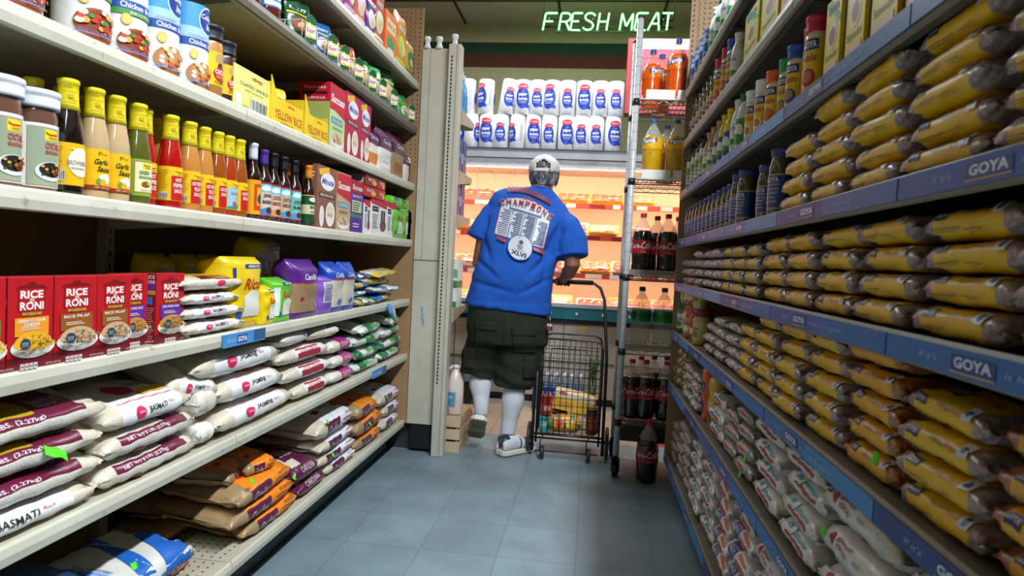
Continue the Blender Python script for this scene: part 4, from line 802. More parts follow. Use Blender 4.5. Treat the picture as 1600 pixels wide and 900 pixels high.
for i, (x0, x1) in enumerate(((613, 626), (625, 639), (639, 655))):
    yc, w = spanL(x0, x1, ZB); p = Bag(w, 0.1, 0.075, 30+i, e=0.6); m = MB(); p.body(m, lambda t, a: GRN, nx=12, na=18); draw(m, [('r', -0.4, 10, 0.3, 40, '2a5ac0'), ('t', 'Rico', 0, -15, 0.9, 34, 'c83020')], p.surf, cut=(0.2, 12)); Proto('rice_bag', 'bag', [('bag', m.mesh('bag'), None, None)]).put('lime green rice bag lying on top of the lower row, '+['nearest', 'middle', 'farthest'][i], (LX-0.07, yc, ZB+0.155), PI/2, 'lime green bags lying on top')
# ---------------------------------------------------------------- left shelf C
ZC = LS['C']
FR = roni('6a2f9a', [('STIR FRIED RICE', 0.6)], 'c8934a', ('d85a30', 'e8a080', '5f8a2a'), seed=5)
CFC = roni('f09a24', [('CREAMY FOUR', 0.62), ('CHEESE', 0.36)], 'e8b430', ('e0a020', 'f0c850'), seed=2)
PIL = roni('9a5a24', [('RICE PILAF', 0.6)], 'd0b08a', ('c89a6a', 'b88a5a'), seed=3)
SPN = [('t', 'RICE', 0.5, 0.95, 0.7, 0.05, WHT, 0.02), ('t', 'RONI', 0.5, 0.88, 0.7, 0.05, WHT, 0.02), ('r', 0.08, 0.77, 0.92, 0.85, '6a2f9a'), ('r', 0.08, 0.7, 0.92, 0.76, 'c8934a'), ('r', 0.25, 0.56, 0.7, 0.67, '3a7ac0')]+bars(0.1, 0.03, 0.9, 0.52, 16, 'c88a8a')
rr = [(-75, 8, 'GRN', 'red rice box cut off by the left edge of the photo'), (10, 82, 'CFC', 'red rice box with orange four cheese panel'), (83, 150, 'PIL', 'red rice pilaf box beside the four cheese box'), (150, 203, 'PIL', 'red rice pilaf box beside the fried rice boxes'), (203, 229, 'FR', 'red fried rice box half hidden behind a pilaf box'), (246, 286, 'FR', 'red fried rice box with dark spine, beside white bags')]
for x0, x1, a, lb in rr:
    art = {'CFC': CFC, 'PIL': PIL, 'FR': FR, 'GRN': roni('2f9a3c', [('CHICKEN', 0.5)], 'e8c060', ('8aa040',), seed=8)}[a]
    if x0 == 203: x0 = 186
    if x0 == 246: x0 = 242
    put_box(x0, x1, 409, ZC, 0.034, 'bc1820', art, lb, inset=0.05 if x0 == 186 else (0.03 if x0 > 240 else 0.022), grp='red rice boxes', hh=0.176, side=SPN, sidek='8a1420')
def bagL(x0, x1, z, W, T, kind, label, inset=0.015, seed=0, yaw=0.0, roll=0.0, pitch=0.0, grp=None, push=0.0, cut0=None):
    yc, w = spanL(x0, x1, z+T/2, inset); k = kind(w, W, T, seed)
    return k.put(label, (LX-inset-W/2-push, yc, z), PI/2+yaw, grp, rx=roll, ry=pitch), k.ext(roll, pitch)
def jasmine(txt='JASMINE', lead=0.0):
    def f(L, W, T, seed):
        b = Bag(L, W, T, seed, e=0.75, wr=0.006); m = MB()
        b.body(m, lambda t, a: ('f0eeec.f' if (-0.66 < t < 0.72 and not (-160 < a < -70)) else RICE), extra=(-0.66, 0.72)); m2 = MB()
        A = [('e', -0.28, 8, 0.11, 17, 'd8285c', 18), ('t', txt, 0.12, 10, 0.42, 19, '2a2a2c', 0.01), ('t', 'Rice', 0.44, 16, 0.13, 10, 'c83a5a', 0, 0.2), ('r', 0.1, 58, 0.66, 74, 'e8b83c'), ('r', -0.6, 46, 0.68, 47.5, 'd8506c'), ('r', -0.6, -22, 0.6, -20.5, '8a6a70'), ('t', 'amira', -0.28, 8, 0.13, 8, 'f4e0e4', 0, 0.2)]
        A += [('r', -0.55+0.04*i, -34, -0.53+0.04*i, -30, '6a6a6e') for i in range(20)]
        draw(m2, A, b.surf, cut=(0.08, 7), eps=0.0009)
        m3 = MB(); draw(m3, [('e', 0.0, -0.15, 0.22, 0.3, 'd8285c', 20), ('t', txt, 0.42, -0.1, 0.3, 0.25, '2a2a2c')], b.top, cut=(0.08, 0.1), eps=0.0009)
        return Proto('rice_bag', 'bag', [('bag', m.mesh('bag'), None, None), ('printed_label', m2.mesh('printed_label'), 0, None), ('top_print', m3.mesh('top_print'), 0, None)])
    return f
def maroonbag(top='b89a1c.f'):
    def f(L, W, T, seed):
        b = Bag(L, W, T, seed, e=0.72, wr=0.007); m = MB()
        def zone(t, a):
            if abs(t) > 0.74: return RICE
            if 6 < a < 33: return '6a1836.f'
            if 33 <= a < 38: return 'e8c01c.f'
            if 38 <= a < 150: return top if t < 0.25 else ('6a1836.f' if t < 0.7 else RICE)
            return 'e6dfd2.r' if a > -35 else 'dcdce2.f'
        b.body(m, zone, extra=(-0.74, 0.74, 0.25, 0.7), na=40); m2 = MB()
        draw(m2, [('t', 'NET WT 5 LBS. (2.27kg)', -0.15, 20, 0.9, 15, 'e8d8e0', 0.01), ('t', 'PREMIUM', 0.47, 62, 0.3, 10, 'e0d0d8'), ('t', 'BASMATI', 0.47, 51, 0.3, 9, 'e0d0d8'), ('e', -0.3, -32, 0.12, 14, '8a2040', 16)]+[('r', 0.05+0.05*i, -38, 0.08+0.05*i, -33, '5a5a60') for i in range(12)], b.surf, cut=(0.08, 7), eps=0.0009)
        return Proto('rice_bag', 'bag', [('bag', m.mesh('bag'), None, None), ('printed_label', m2.mesh('printed_label'), 0, None)])
    return f
def plainbag(zone, art=(), topart=(), e=0.75, extra=(), wr=0.005):
    def f(L, W, T, seed):
        b = Bag(L, W, T, seed, e=e, wr=wr); m = MB(); b.body(m, zone, extra=extra, nx=24, na=28); m2 = MB(); draw(m2, list(art), b.surf, cut=(0.1, 8), eps=0.0009); m3 = MB(); draw(m3, list(topart), b.top, cut=(0.1, 0.12), eps=0.0009)
        return Proto('rice_bag', 'bag', [('bag', m.mesh('bag'), None, None)]+([('printed_label', m2.mesh('printed_label'), 0, None)] if m2.f else [])+([('top_print', m3.mesh('top_print'), 0, None)] if m3.f else []))
    return f
z = ZC
for i, (x1, T) in enumerate(((386, 0.04), (382, 0.036), (376, 0.034), (380, 0.044))):
    f = jasmine('BASMATI') if i < 3 else plainbag(lambda t, a: ('6a1c28.f' if 30 < a < 70 and t > -0.4 else ('d8a81c.f' if 70 <= a < 150 and abs(t) < 0.6 else RICE)), [('e', 0.2, 0, 0.14, 20, 'd8285c')], extra=(-0.4, 0.6))
    _, ex = bagL(288, x1, z, 0.17, T, f, ['white basmati bag at the bottom of the flat stack beside red boxes', 'white basmati bag second from bottom of the flat stack', 'white basmati bag third from bottom of the flat stack', 'clear rice bag with maroon band topping the flat stack'][i], seed=40+i, grp='flat stack of basmati bags', yaw=random.uniform(-.04, .04)); z += ex[1]-ex[0]+0.0006
YB = 'eccb1c.f'
stand(352, 413, 402, ZC, 0.13, YB, YB, 'big yellow rice bag with red script beside the flat white bags', RICO()+[('r', -0.75, 0.72, -0.65, 0.85, '24408a'), ('t', 'NET WT 5 LB', 0.1, 0.08, 0.8, 0.03, '6a5a10')], seed=50, inset=0.03, top=0.1, k=0.95)
stand(412, 430, 447, ZC, 0.06, YB, YB, 'small yellow rice bag in front of the lime green bag', RICO(), seed=51, inset=0.015, top=0.14)
stand(428, 456, 435, ZC, 0.08, GRN, GRN, 'lime green rice bag between the yellow bags and purple bag', RICO()+[('r', -0.9, 0.15, -0.55, 0.8, 'e8f0e0')], seed=52, inset=0.02, top=0.12)
yc, w = spanL(385, 443, ZC, 0.08)
stand(392, 443, 372, ZC+0.0, 0.10, YB, YB, 'tall yellow rice bag standing behind the big yellow one', RICO()+[('r', -0.95, 0.55, -0.2, 0.8, 'd8d4c0')]+bars(-0.9, 0.57, -0.3, 0.78, 6, '8a8a7a'), seed=53, inset=0.175, top=0.1, k=0.9)
for i in range(4):
    Y = 1.9+i*0.14
    p = Pouch(0.13, 0.09, 0.22, 60+i, top=0.12); m = MB(); p.body(m, lambda a, v: YB, nz=12, na=18); draw(m, [('r', -0.6, 0.4, 0.6, 0.8, 'c8c0a0')], p.surf, cut=(0.2, 0.1)); Proto('rice_bag', 'bag', [('bag', m.mesh('bag'), None, None)]).put('yellow rice bag in the dark back row, '+ordn[i]+' from the near end', (LX-0.34, Y, ZC), PI/2, 'yellow bags in the back row')
PUR = '5a2484.f'
CAP2 = [('t', 'Canilla', 0.15, 0.70, 1.0, 0.1, WHT, 0.01, 0.2), ('p', [(-0.95, 0.585), (-0.5, 0.6), (0, 0.585), (0.5, 0.6), (0.95, 0.585), (0.95, 0.6), (0.5, 0.615), (0, 0.6), (-0.5, 0.615), (-0.95, 0.6)], 'c8202c'), ('r', -0.6, 0.3, -0.35, 0.36, 'b02030'), ('e', 0.62, 0.2, 0.12, 0.06, 'c8a060'), ('t', 'EXTRA LONG GRAIN', 0.0, 0.32, 0.3, 0.03, '4a3424', 0, 0, PI/2)]
stand(458, 499, 406, ZC, 0.10, PUR, BRICE, 'purple topped bag of long grain rice with white script', CAP2, seed=54, split=0.6, lowk=PUR, inset=0.02, top=0.2)
stand(440, 462, 405, ZC, 0.1, PUR, PUR, 'dark purple rice bag standing behind the purple topped bag', CANI('')[:1], seed=55, inset=0.14, k=1.2)
stand(499, 521, 432, ZC, 0.08, '8a5ac0.f', '8a5ac0.f', 'lilac bag with white printed panel beside the purple topped bag', [('r', -0.6, 0.3, 0.85, 0.85, 'd8d4e8')]+bars(-0.5, 0.35, 0.8, 0.8, 9, '8a80a8'), seed=56, inset=0.02, top=0.1)
for i, (x0, x1) in enumerate(((517, 537), (535, 554))):
    stand(x0, x1, 410, ZC, 0.075, '2450b8.f', RICE, 'blue topped rice bag, %s of the pair by the lilac bag' % ['nearer', 'farther'][i], [('t', 'Canilla', 0.1, 0.74, 1.1, 0.09, WHT, 0.01, 0.2), ('r', -0.95, 0.64, 0.95, 0.665, 'c8302c'), ('e', 0.1, 0.2, 0.25, 0.06, '3a8ac0')], seed=57+i, split=0.65, lowk='2450b8.f', inset=0.018, top=0.22, k=1.1)
rn = random.Random(9); YEL = ['e8d03c.f', '2f6fb8.f', '3a80c8.f', 'e0dcd0.f', '6a2a20.f']
loose = [(556, 588, 0, 1), (592, 622, 1, 2), (557, 589, 0, 2), (555, 587, 0, 1), (592, 624, 1, 3), (591, 620, 1, 0), (558, 588, 0, 4), (593, 626, 1, 3)]; hz = [ZC, ZC]
cn = ['yellow', 'blue and white', 'bright blue', 'white', 'maroon and yellow']
for i, (x0, x1, dz, k) in enumerate(loose):
    z = hz[dz]; yc, w = spanL(x0, x1, z); b = Bag(w, 0.12, 0.034, 70+i, e=0.8, wr=0.008, endw=0.95); m = MB(); k2 = rn.choice(['e8e4dc.f', 'f0c830.f', '2f6fb8.f'])
    b.body(m, lambda t, a: (YEL[k] if (math.sin(t*5+a*0.05+i) > -0.1) else k2), nx=18, na=20); draw(m, [('r', -0.3, -10, 0.3, 40, 'f0d23c'), ('t', 'RICE', 0, 15, 0.4, 22, '3a3a5a')] if i % 2 else [('e', 0.1, 20, 0.2, 25, 'f0f0ec')], b.surf, cut=(0.1, 8))
    fp = Proto('food_pouch', 'pouch', [('pouch', m.mesh('pouch'), None, None)]); ry = rn.uniform(-.06, .06); hz[dz] += fp.ext(0.1, ry)[1]-fp.ext(0.1, ry)[0]-0.004
    fp.put(f'{cn[k]} soft pouch in the heap by the end panel, {ordn[i]} from bottom', (LX-0.07-rn.uniform(0, .05), yc, z), PI/2+rn.uniform(-.12, .12), 'heap of soft pouches', ry=ry, rx=0.1)
p = on_x(608, 480, LX+0.012); b = Bag(0.11, 0.06, 0.02, 81, e=0.8); m = MB(); b.body(m, lambda t, a: '5a9ad8.f' if t < 0.3 else 'e8e8ec.f', nx=14, na=16); Proto('food_pouch', 'pouch', [('pouch', m.mesh('pouch'), None, None)]).put('blue sachet hanging over the shelf edge below the heap of pouches', (p.x+0.004, p.y, p.z-0.02), PI/2, None, rx=1.25, ry=0.3, lift=False)
# ---------------------------------------------------------------- left shelf D: big rice bags
ZD = LS['D']; MB1 = maroonbag(); MB2 = maroonbag('ddd5c4.r')
def stackL(items, z0, W, kinds, labels, grp, gap=0.96, inset=0.015, seed=100, push=None, roll=0.0):
    z = z0
    for i, ((x0, x1), T) in enumerate(items):
        _, ex = bagL(x0, x1, z, W, T, kinds[i], labels[i], inset=inset+(push[i] if push else 0), seed=seed+i, grp=grp, yaw=random.uniform(-.03, .03), roll=(roll[i] if isinstance(roll, list) else roll)); z += ex[1]-ex[0]+0.0006-abs((roll[i] if isinstance(roll, list) else roll))*W*0.8
    return z
stackL([((-190, 150), 0.062), ((-185, 160), 0.064), ((-180, 161), 0.066), ((-185, 168), 0.066)], ZD, 0.26, [jasmine('BASMATI'), maroonbag('6a1836.f'), MB1, MB1],
       ['large white basmati bag lying lowest at the near left corner', 'large maroon banded rice bag second from bottom at the near left', 'large yellow and maroon bag with green sticker at the left', 'slumped yellow and maroon rice bag on top at the left edge'], 'big rice bags at the near end', seed=100, roll=0.08)
stackL([((158, 309), 0.068), ((164, 309), 0.07), ((166, 300), 0.072)], ZD, 0.25, [MB2, MB2, jasmine('BASMATI')],
       ['clear rice bag with maroon band at the bottom, right of the largest bags', 'clear rice bag with maroon band under the white basmati bag', 'white basmati bag with pink dot lying on two maroon banded bags'], 'second pile of rice bags', seed=110, roll=0.08)
CRM = plainbag(lambda t, a: 'e6dcc8.r' if abs(t) < 0.9 else 'ece8e0.f', [('r', -0.7, 60, -0.2, 90, '2a7a80')], wr=0.008)
z = stackL([((312, 338), 0.07), ((312, 343), 0.095)], ZD, 0.24, [plainbag(lambda t, a: 'e4e0d8.f', wr=0.01), CRM], ['crumpled clear rice bag at the shelf edge beside the jasmine bags', 'plump clear cream rice bag between basmati and jasmine piles'], 'clear rice bags', seed=120)
stackL([((340, 462), 0.082), ((345, 445), 0.084), ((313, 438), 0.09)], ZD, 0.25, [jasmine(), jasmine(), jasmine()], ['white jasmine bag with yellow stripe at the bottom of its pile', 'white jasmine bag in the middle of its pile', 'plump white jasmine bag on top of its pile'], 'jasmine rice bags', seed=130)
REDB = plainbag(lambda t, a: 'ece8e2.f' if -0.45 < t < 0.9 else RICE, [('r', -0.35, 30, 0.55, 38, 'c02030'), ('r', -0.35, -10, 0.55, 14, 'a82a3c'), ('t', 'LONG GRAIN', 0.1, 22, 0.7, 10, 'b08088'), ('r', -0.3, -24, 0.5, -22, '8a8a90')], extra=(-0.45, 0.9))
zr = stackL([((463, 517), 0.068), ((447, 519), 0.068), ((440, 515), 0.068)], ZD, 0.24, [REDB]*3, ['white and red rice bag at the bottom, right of jasmine pile', 'white and red rice bag in the middle, right of jasmine pile', 'white and red rice bag on top, right of jasmine pile'], 'white and red rice bags', seed=140)
MAG = plainbag(lambda t, a: 'e4dcd0.f' if t < -0.2 else ('b02a86.f' if t < 0.8 else 'd8b0d0.f'), [('t', 'CAROLINA', 0.3, 10, 0.6, 22, 'f0d0e4'), ('e', -0.05, 8, 0.08, 14, 'e88a4a')], extra=(-0.2, 0.8))
stackL([((519, 555), 0.062), ((521, 556), 0.064), ((517, 551), 0.064)], ZD, 0.22, [MAG]*3, ['magenta ended rice bag at the bottom of its pile', 'magenta ended rice bag in the middle of its pile', 'magenta ended rice bag on top of its pile'], 'magenta ended rice bags', seed=150)
BLW = plainbag(lambda t, a: '2a5ca8.f' if (0.2 < t < 0.75 and a > 20) else ('e8e4dc.f' if t > -0.1 else RICE), [('r', -0.1, 40, 0.2, 80, 'e8e8f0'), ('r', 0.2, -20, 0.7, -5, 'e8b83c'), ('t', 'SUGAR', 0.45, 35, 0.4, 18, 'e8e8f0')], extra=(0.2, 0.75, -0.1))
bagL(440, 486, zr, 0.2, 0.065, plainbag(lambda t, a: 'e8e2d6.r' if t < 0.6 else 'dcdce4.f', [('r', 0.5, 0, 0.6, 30, '4a7ac8')]), 'plain white rice bag lying on top of white and red bags', seed=160, yaw=0.06)
bagL(490, 530, zr, 0.2, 0.06, BLW, 'white and blue bag on top, beside the plain white bag', seed=161, yaw=-0.05, roll=0.05)
GW = lambda s: plainbag(lambda t, a: 'e6e8e0.f' if math.sin(t*4+s) > -0.45 else ('2a7a50.f' if a > -20 else 'dfe4dc.f'), [('r', -0.2, 10, 0.2, 50, '4ab04a'), ('t', 'RICE', 0.45, 20, 0.4, 24, '2a6a48'), ('r', -0.8, 40, 0.8, 44, '1f5c48')], wr=0.009, extra=(-0.3, 0.3))
z = ZD; k = 0
for row, items in enumerate((((557, 592), (595, 632)), ((558, 594), (597, 634)), ((553, 595), (597, 634)), ((558, 602), (606, 637)))):
    for j, (x0, x1) in enumerate(items):
        bagL(x0, x1, z+0.004*j, 0.22, 0.055, GW(k), f'green and white bag by the end panel, {["nearer", "farther"][j]} column, {["bottom", "second", "third", "top"][row]} layer', seed=170+k, yaw=random.uniform(-.2, .2) if row > 1 else random.uniform(-.05, .05), roll=0.25 if row == 3 else random.uniform(0, .06), grp='green and white bags', inset=0.02); k += 1
    z += 0.061
p = Pouch(0.12, 0.05, 0.2, 180, top=0.5); m = MB(); p.body(m, lambda a, v: '2a6a58.f' if 0.55 < v < 0.8 else ('e0e4d8.f' if v > 0.1 else 'c8d880.f')); draw(m, [('r', -0.7, 0.35, 0.7, 0.5, 'c8d83c'), ('r', 0.5, 0.0, 0.8, 0.3, '3aa050')], p.surf, cut=(0.2, 0.1)); Proto('rice_bag', 'bag', [('bag', m.mesh('bag'), None, None)]).put('green banded white bag standing upright beside the magenta ended bags', (LX-0.25, col_y(552, LX-0.25, ZD+0.1), ZD), PI/2)
def tilted(px, py, x, L, W, T, kind, label, rz, rx, ry, seed):
    p = on_x(px, py, x); kind(L, W, T, seed).put(label, (p.x, p.y, p.z-T/2), rz, 'tilted bags on top', rx=rx, ry=ry, lift=False)
tilted(256, 585, LX-0.14, 0.20, 0.2, 0.07, jasmine('JASMINE'), 'jasmine bag tilted up behind the white basmati bag', PI/2-0.1, 0.35, 0.16, 190)
tilted(160, 606, LX-0.26, 0.26, 0.2, 0.07, plainbag(lambda t, a: 'cfc3ac.r' if t < 0.8 else 'c8202c.f'), 'clear rice bag with red corner in the shadow at the back', PI/2, 0.2, 0.1, 191)
for i, (x0, z) in enumerate(((20, 0.0), (400, 0.0), (470, 0.0))): pass
st = MB(); b = Bag(1, 1, 1, 1)
# fluorescent green price stickers
def sticker(px, py, x, label, w=0.05, h=0.018, tilt=0.3, rot=-0.4):
    p = on_x(px, py, x); m = MB(); vs = []; n = 7
    for i in range(n):
        f = i/(n-1)-0.5; c = 0.006*math.cos(f*5); vs += [(f*w, -0.0015-c*0.3, -h/2+0.002*math.sin(9*f)), (f*w, -0.0015-c*0.3, h/2+0.002*math.cos(11*f)), (f*w, -c*0.3, h/2+0.002*math.cos(11*f)), (f*w, -c*0.3, -h/2+0.002*math.sin(9*f))]
    fs = []
    for i in range(n-1):
        for a, b_ in ((0, 1), (1, 2), (2, 3), (3, 0)): fs.append((4*i+a, 4*i+b_, 4*i+4+b_, 4*i+4+a))
    fs += [(3, 2, 1, 0), (4*n-4, 4*n-3, 4*n-2, 4*n-1)]
    m.add(vs, fs, '5ae02a', False); o = m.obj('price_sticker'); o.location = p; o.rotation_euler = (-tilt, rot, PI/2 if x < 0 else -PI/2); tag(o, label, 'sticker', 'fluorescent green stickers'); return o
sticker(88, 708, LX-0.005, 'bright green curled price sticker on the large maroon and yellow bag', 0.06, 0.022, 0.6, 0.45)
# ---------------------------------------------------------------- left bottom deck E
ZE = LS['E']
MAR = '5a1c3c.f'
def brown(front='f08a1c.f', white=False):
    def f(L, W, T, seed):
        b = Bag(L, W, T, seed, e=0.68, wr=0.006, endw=0.92, pw=6); m = MB()
        def zone(t, a):
            if t < -0.6: return BRICE if not white else 'd8ccb4.r'
            if t > 0.95: return front
            if -40 < a < 24 and t < 0.12: return MAR
            return front
        b.body(m, zone, extra=(-0.6, 0.12, 0.95)); m2 = MB()
        draw(m2, [('t', 'Carolina', -0.24, -6, 0.5, 28, 'cfc0d8', 0.02, 0.2), ('r', 0.25, -12, 0.62, -6, '8a4a2a' if not white else '5a1c3c'), ('r', 0.25, 2, 0.75, 6, '8a4a2a' if not white else 'b03a4a'), ('t', 'BROWN RICE' if not white else 'JASMINE', 0.62, 22, 0.4, 12, '7a2a1c')], b.surf, cut=(0.08, 7), eps=0.0009); m3 = MB()
        draw(m3, [('r', -0.42, -0.5, -0.2, -0.3, 'b01c28'), ('r', -0.42, 0.1, -0.3, 0.25, '4a8ab0'), ('r', -0.25, 0.1, -0.13, 0.25, '5a9a4a'), ('r', 0.55, -0.55, 0.68, -0.35, '9a1c28'), ('t', 'Whole Grain', 0.15, -0.35, 0.4, 0.14, 'c05a10' if not white else '6a3a6a'), ('t', 'Carolina', 0.2, 0.1, 0.7, 0.3, MAR[:6])], b.top, cut=(0.08, 0.12), eps=0.0009)
        return Proto('rice_bag', 'bag', [('bag', m.mesh('bag'), None, None), ('printed_label', m2.mesh('printed_label'), 0, None), ('top_print', m3.mesh('top_print'), 0, None)])
    return f
ORG, WHI = brown(), brown('ece8ee.f', True)
DK = plainbag(lambda t, a: MAR if a > -60 else BRICE, [('t', 'CAROLINA', 0.0, 20, 1.0, 26, 'cbb4bc', 0.02, 0.2), ('r', -0.9, -30, 0.9, -26, 'c8a030')], [('p', [(-0.8, -0.8), (-0.2, -0.8), (0.2, 0.3), (-0.3, 0.8), (-0.8, 0.5)], 'd8ccb4'), ('p', [(-0.6, -0.5), (0.6, -0.5), (0.6, 0.4), (-0.2, 0.4)], MAR[:6]), ('t', 'CAROLINA', 0.1, -0.1, 0.9, 0.4, 'd8c8d0', 0.02), ('t', 'RICE', 0.2, 0.55, 0.4, 0.2, 'd8c8d0')])
zo = stackL([((386, 466), 0.068), ((366, 462), 0.072), ((372, 458), 0.072)], ZE, 0.3, [ORG]*3, ['orange brown rice bag at the bottom of the near orange stack', 'orange brown rice bag second from bottom of near orange stack', 'orange brown rice bag third from bottom of near orange stack'], 'near stack of orange rice bags', seed=200, inset=0.02, roll=0.12)
bagL(340, 390, zo, 0.22, 0.062, ORG, 'short orange brown rice bag topping the near orange stack, nearer', seed=206, inset=0.09, yaw=0.3, roll=0.1)
bagL(399, 432, zo, 0.2, 0.055, ORG, 'short orange rice bag topping the near orange stack, farther', seed=207, inset=0.05, yaw=-0.2, roll=0.16)
bagL(262, 302, ZE, 0.12, 0.05, ORG, 'orange ended brown rice bag flat in the shadow, left of the orange stack', seed=208, inset=0.1, yaw=0.1)
bagL(250, 340, ZE+0.0, 0.2, 0.06, plainbag(lambda t, a: BRICE), 'clear brown rice bag in the shadow behind the blue bag', seed=209, inset=0.25)
bagL(258, 330, ZE+0.066, 0.2, 0.06, plainbag(lambda t, a: BRICE if t < 0.3 else MAR), 'brown rice bag with maroon end deep in the shadow', seed=210, inset=0.26)
stackL([((468, 510), 0.07), ((465, 499), 0.085)], ZE, 0.3, [DK, DK], ['maroon rice bag at the bottom, right of near orange stack', 'maroon rice bag with big white lettering, right of near orange stack'], 'maroon rice bags', seed=220, inset=0.02, roll=0.08)
stackL([((512, 557), 0.06), ((500, 556), 0.062), ((502, 556), 0.064), ((497, 555), 0.10)], ZE, 0.3, [WHI]*4, ['white and maroon bag at the bottom of the white stack', 'white and maroon bag second from bottom of the white stack', 'white and maroon bag third from bottom of the white stack', 'plump white and maroon bag topping the white stack'], 'stack of white and maroon bags', seed=230, inset=0.02, roll=0.07)
stackL([((559, 596), 0.074), ((558, 600), 0.095), ((558, 592), 0.085)], ZE, 0.3, [ORG]*3, ['orange rice bag at the bottom of the far orange stack', 'bulging orange rice bag in the middle of the far orange stack', 'orange rice bag with maroon front topping the far stack'], 'far stack of orange rice bags', seed=240, inset=0.02, roll=0.08)
stackL([((598, 630), 0.078), ((602, 633), 0.08), ((595, 631), 0.082)], ZE, 0.3, [WHI]*3, ['white rice bag at the bottom of the last pile by end panel', 'white rice bag in the middle of the last pile by end panel', 'white rice bag topping the last pile by end panel'], 'last pile of white and maroon bags', seed=250, inset=0.02, roll=0.08)
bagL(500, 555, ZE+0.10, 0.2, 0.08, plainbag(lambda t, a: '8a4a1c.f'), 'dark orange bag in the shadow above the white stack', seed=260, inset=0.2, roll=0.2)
BLU = plainbag(lambda t, a: 'd8d4cc.f', [('r', -0.9, -40, 0.9, 0, '1f62b8'), ('t', 'MAHATMA', -0.1, -20, 0.9, 22, 'e8f0f8', 0.02)], [('p', [(-0.2, -1), (0.1, -1), (0.5, 1), (0.3, 1)], '1f62b8'), ('p', [(0.3, -1), (1, -1), (1, -0.2), (0.7, 0.2)], '1f62b8'), ('t', 'EXTRA LONG', -0.4, -0.1, 0.14, 0.9, '2a6ac0', 0.01, 0, 0), ('r', -0.9, -0.8, -0.4, 0.8, 'b8cce0'), ('t', 'RICE', -0.62, 0, 0.4, 0.5, '2a6ac0', 0.02)], wr=0.012)
bagL(150, 306, ZE+0.068, 0.26, 0.085, BLU, 'white and blue rice bag at the bottom edge of the photo', seed=270, inset=0.02, roll=0.05)
bagL(150, 290, ZE, 0.26, 0.06, BLU, 'white and blue rice bag lying under the other blue one', seed=271, inset=0.02)
for i, (x0, x1, zz) in enumerate(((-60, 120, 0.0), (-70, 110, 0.082), (-60, 130, 0.164))):
    bagL(x0, x1, ZE+zz, 0.26, 0.075, plainbag(lambda t, a: '16365a.f' if math.sin(3*t) > 0.2 else '3a1420.f', [('r', -0.3, 10, 0.3, 40, 'b8b0a8'), ('t', 'RICE', 0.5, 10, 0.3, 26, '6a9ac8')]), f'dark blue and maroon bag in the bottom left shadow, {["lowest", "middle", "topmost"][i]}', seed=280+i, inset=0.06, grp='dark bags at bottom left')
for i, (px, py, lb) in enumerate(((460, 746, 'green price sticker on the maroon rice bag with white lettering'), (394, 751, 'green price sticker on the near orange stack'), (512, 659, 'green price sticker on the plump white and maroon bag'), (605, 620, 'green price sticker on the last pile by the end panel'), (578, 662, 'green price sticker on the far orange stack'), (521, 711, 'green price sticker on the white stack'), (210, 884, 'green price sticker on the blue bag at the bottom edge'))): sticker(px, py, LX-0.012, lb, 0.022, 0.016, 0.5, 0.3)
# ---------------------------------------------------------------- left shelf K: soup sachets behind small header tags
ZK = LS['K']
KT = MB(); KT.prism([(-0.021, 0), (0.021, 0), (0.021, 0.082), (0.0, 0.098), (-0.021, 0.082)], -0.003, 0.003, 'f4f2ee')
draw(KT, [('p', [(-0.021, 0.066), (0.021, 0.06), (0.021, 0.082), (0, 0.098), (-0.021, 0.082)], '1c5a38'), ('p', [(-0.021, 0.056), (-0.007, 0.063), (0.007, 0.053), (0.021, 0.059), (0.021, 0.064), (0.007, 0.058), (-0.007, 0.068), (-0.021, 0.062)], 'e8d81c'), ('t', 'Knorr', 0, 0.041, 0.036, 0.018, 'c82a4a', 0.02, 0.15), ('r', -0.021, 0, 0.021, 0.014, '1c5a38'), ('p', [(-0.021, 0.014), (-0.007, 0.02), (0.007, 0.013), (0.021, 0.018), (0.021, 0.023), (0.007, 0.019), (-0.007, 0.026), (-0.021, 0.02)], 'e8d81c')], flat((0, -0.003, 0), (1, 0, 0), (0, 0, 1)))
TAG = KT.mesh('header_tag')
def wirebin(w, d, h):
    m = MB(); r = 0.0022
    for z in (0.004, h): m.tube([(-w/2, -d/2, z), (w/2, -d/2, z), (w/2, d/2, z), (-w/2, d/2, z)], r, 'd8d8d4', 5, closed=True)
    for i in range(5):
        x = -w/2+w*i/4; m.tube([(x, -d/2, 0.004), (x, -d/2, h)], r*0.8, 'd8d8d4', 5); m.tube([(x, -d/2, 0.004), (x, d/2, 0.004)], r*0.8, 'd8d8d4', 5)
    for i in range(1, 5): y = -d/2+d*i/4; m.tube([(-w/2, y, 0.004), (-w/2, y, h)], r*0.8, 'd8d8d4', 5); m.tube([(w/2, y, 0.004), (w/2, y, h)], r*0.8, 'd8d8d4', 5)
    return m.mesh('wire_tray')
WB = wirebin(0.125, 0.26, 0.07)
KCOL = [('1f7a3c', 'e8b04a', 'green'), ('17502f', '8a4a2a', 'dark green'), ('2a6ab0', 'e0d8e8', 'blue and white'), ('8a1c2c', 'e8e0d0', 'red'), ('c85a2a', 'f0d8a0', 'orange'), ('2aa048', 'f0f0d8', 'bright green')]
def knorr(k, k2, seed): return sachet_mesh(0.115, 0.155, 0.024, k+'.f', [('t', 'Knorr', 0, 0.8, 1.3, 0.12, WHT, 0.02, 0.15), ('e', 0.1, 0.38, 0.7, 0.2, k2), ('e', 0.2, 0.36, 0.4, 0.12, 'd8a050'), ('r', -0.9, 0.62, 0.9, 0.66, 'e8d81c')], seed)
KP = [Proto('soup_sachet', 'packet', [('sachet', knorr(a, b_, 300+i), None, None)]) for i, (a, b_, c) in enumerate(KCOL)]
tags = [(493, 0), (526, 1), (545, 2), (566, 3), (587, 4), (603, 5), (620, 0), (647, 1), (659, 5)]
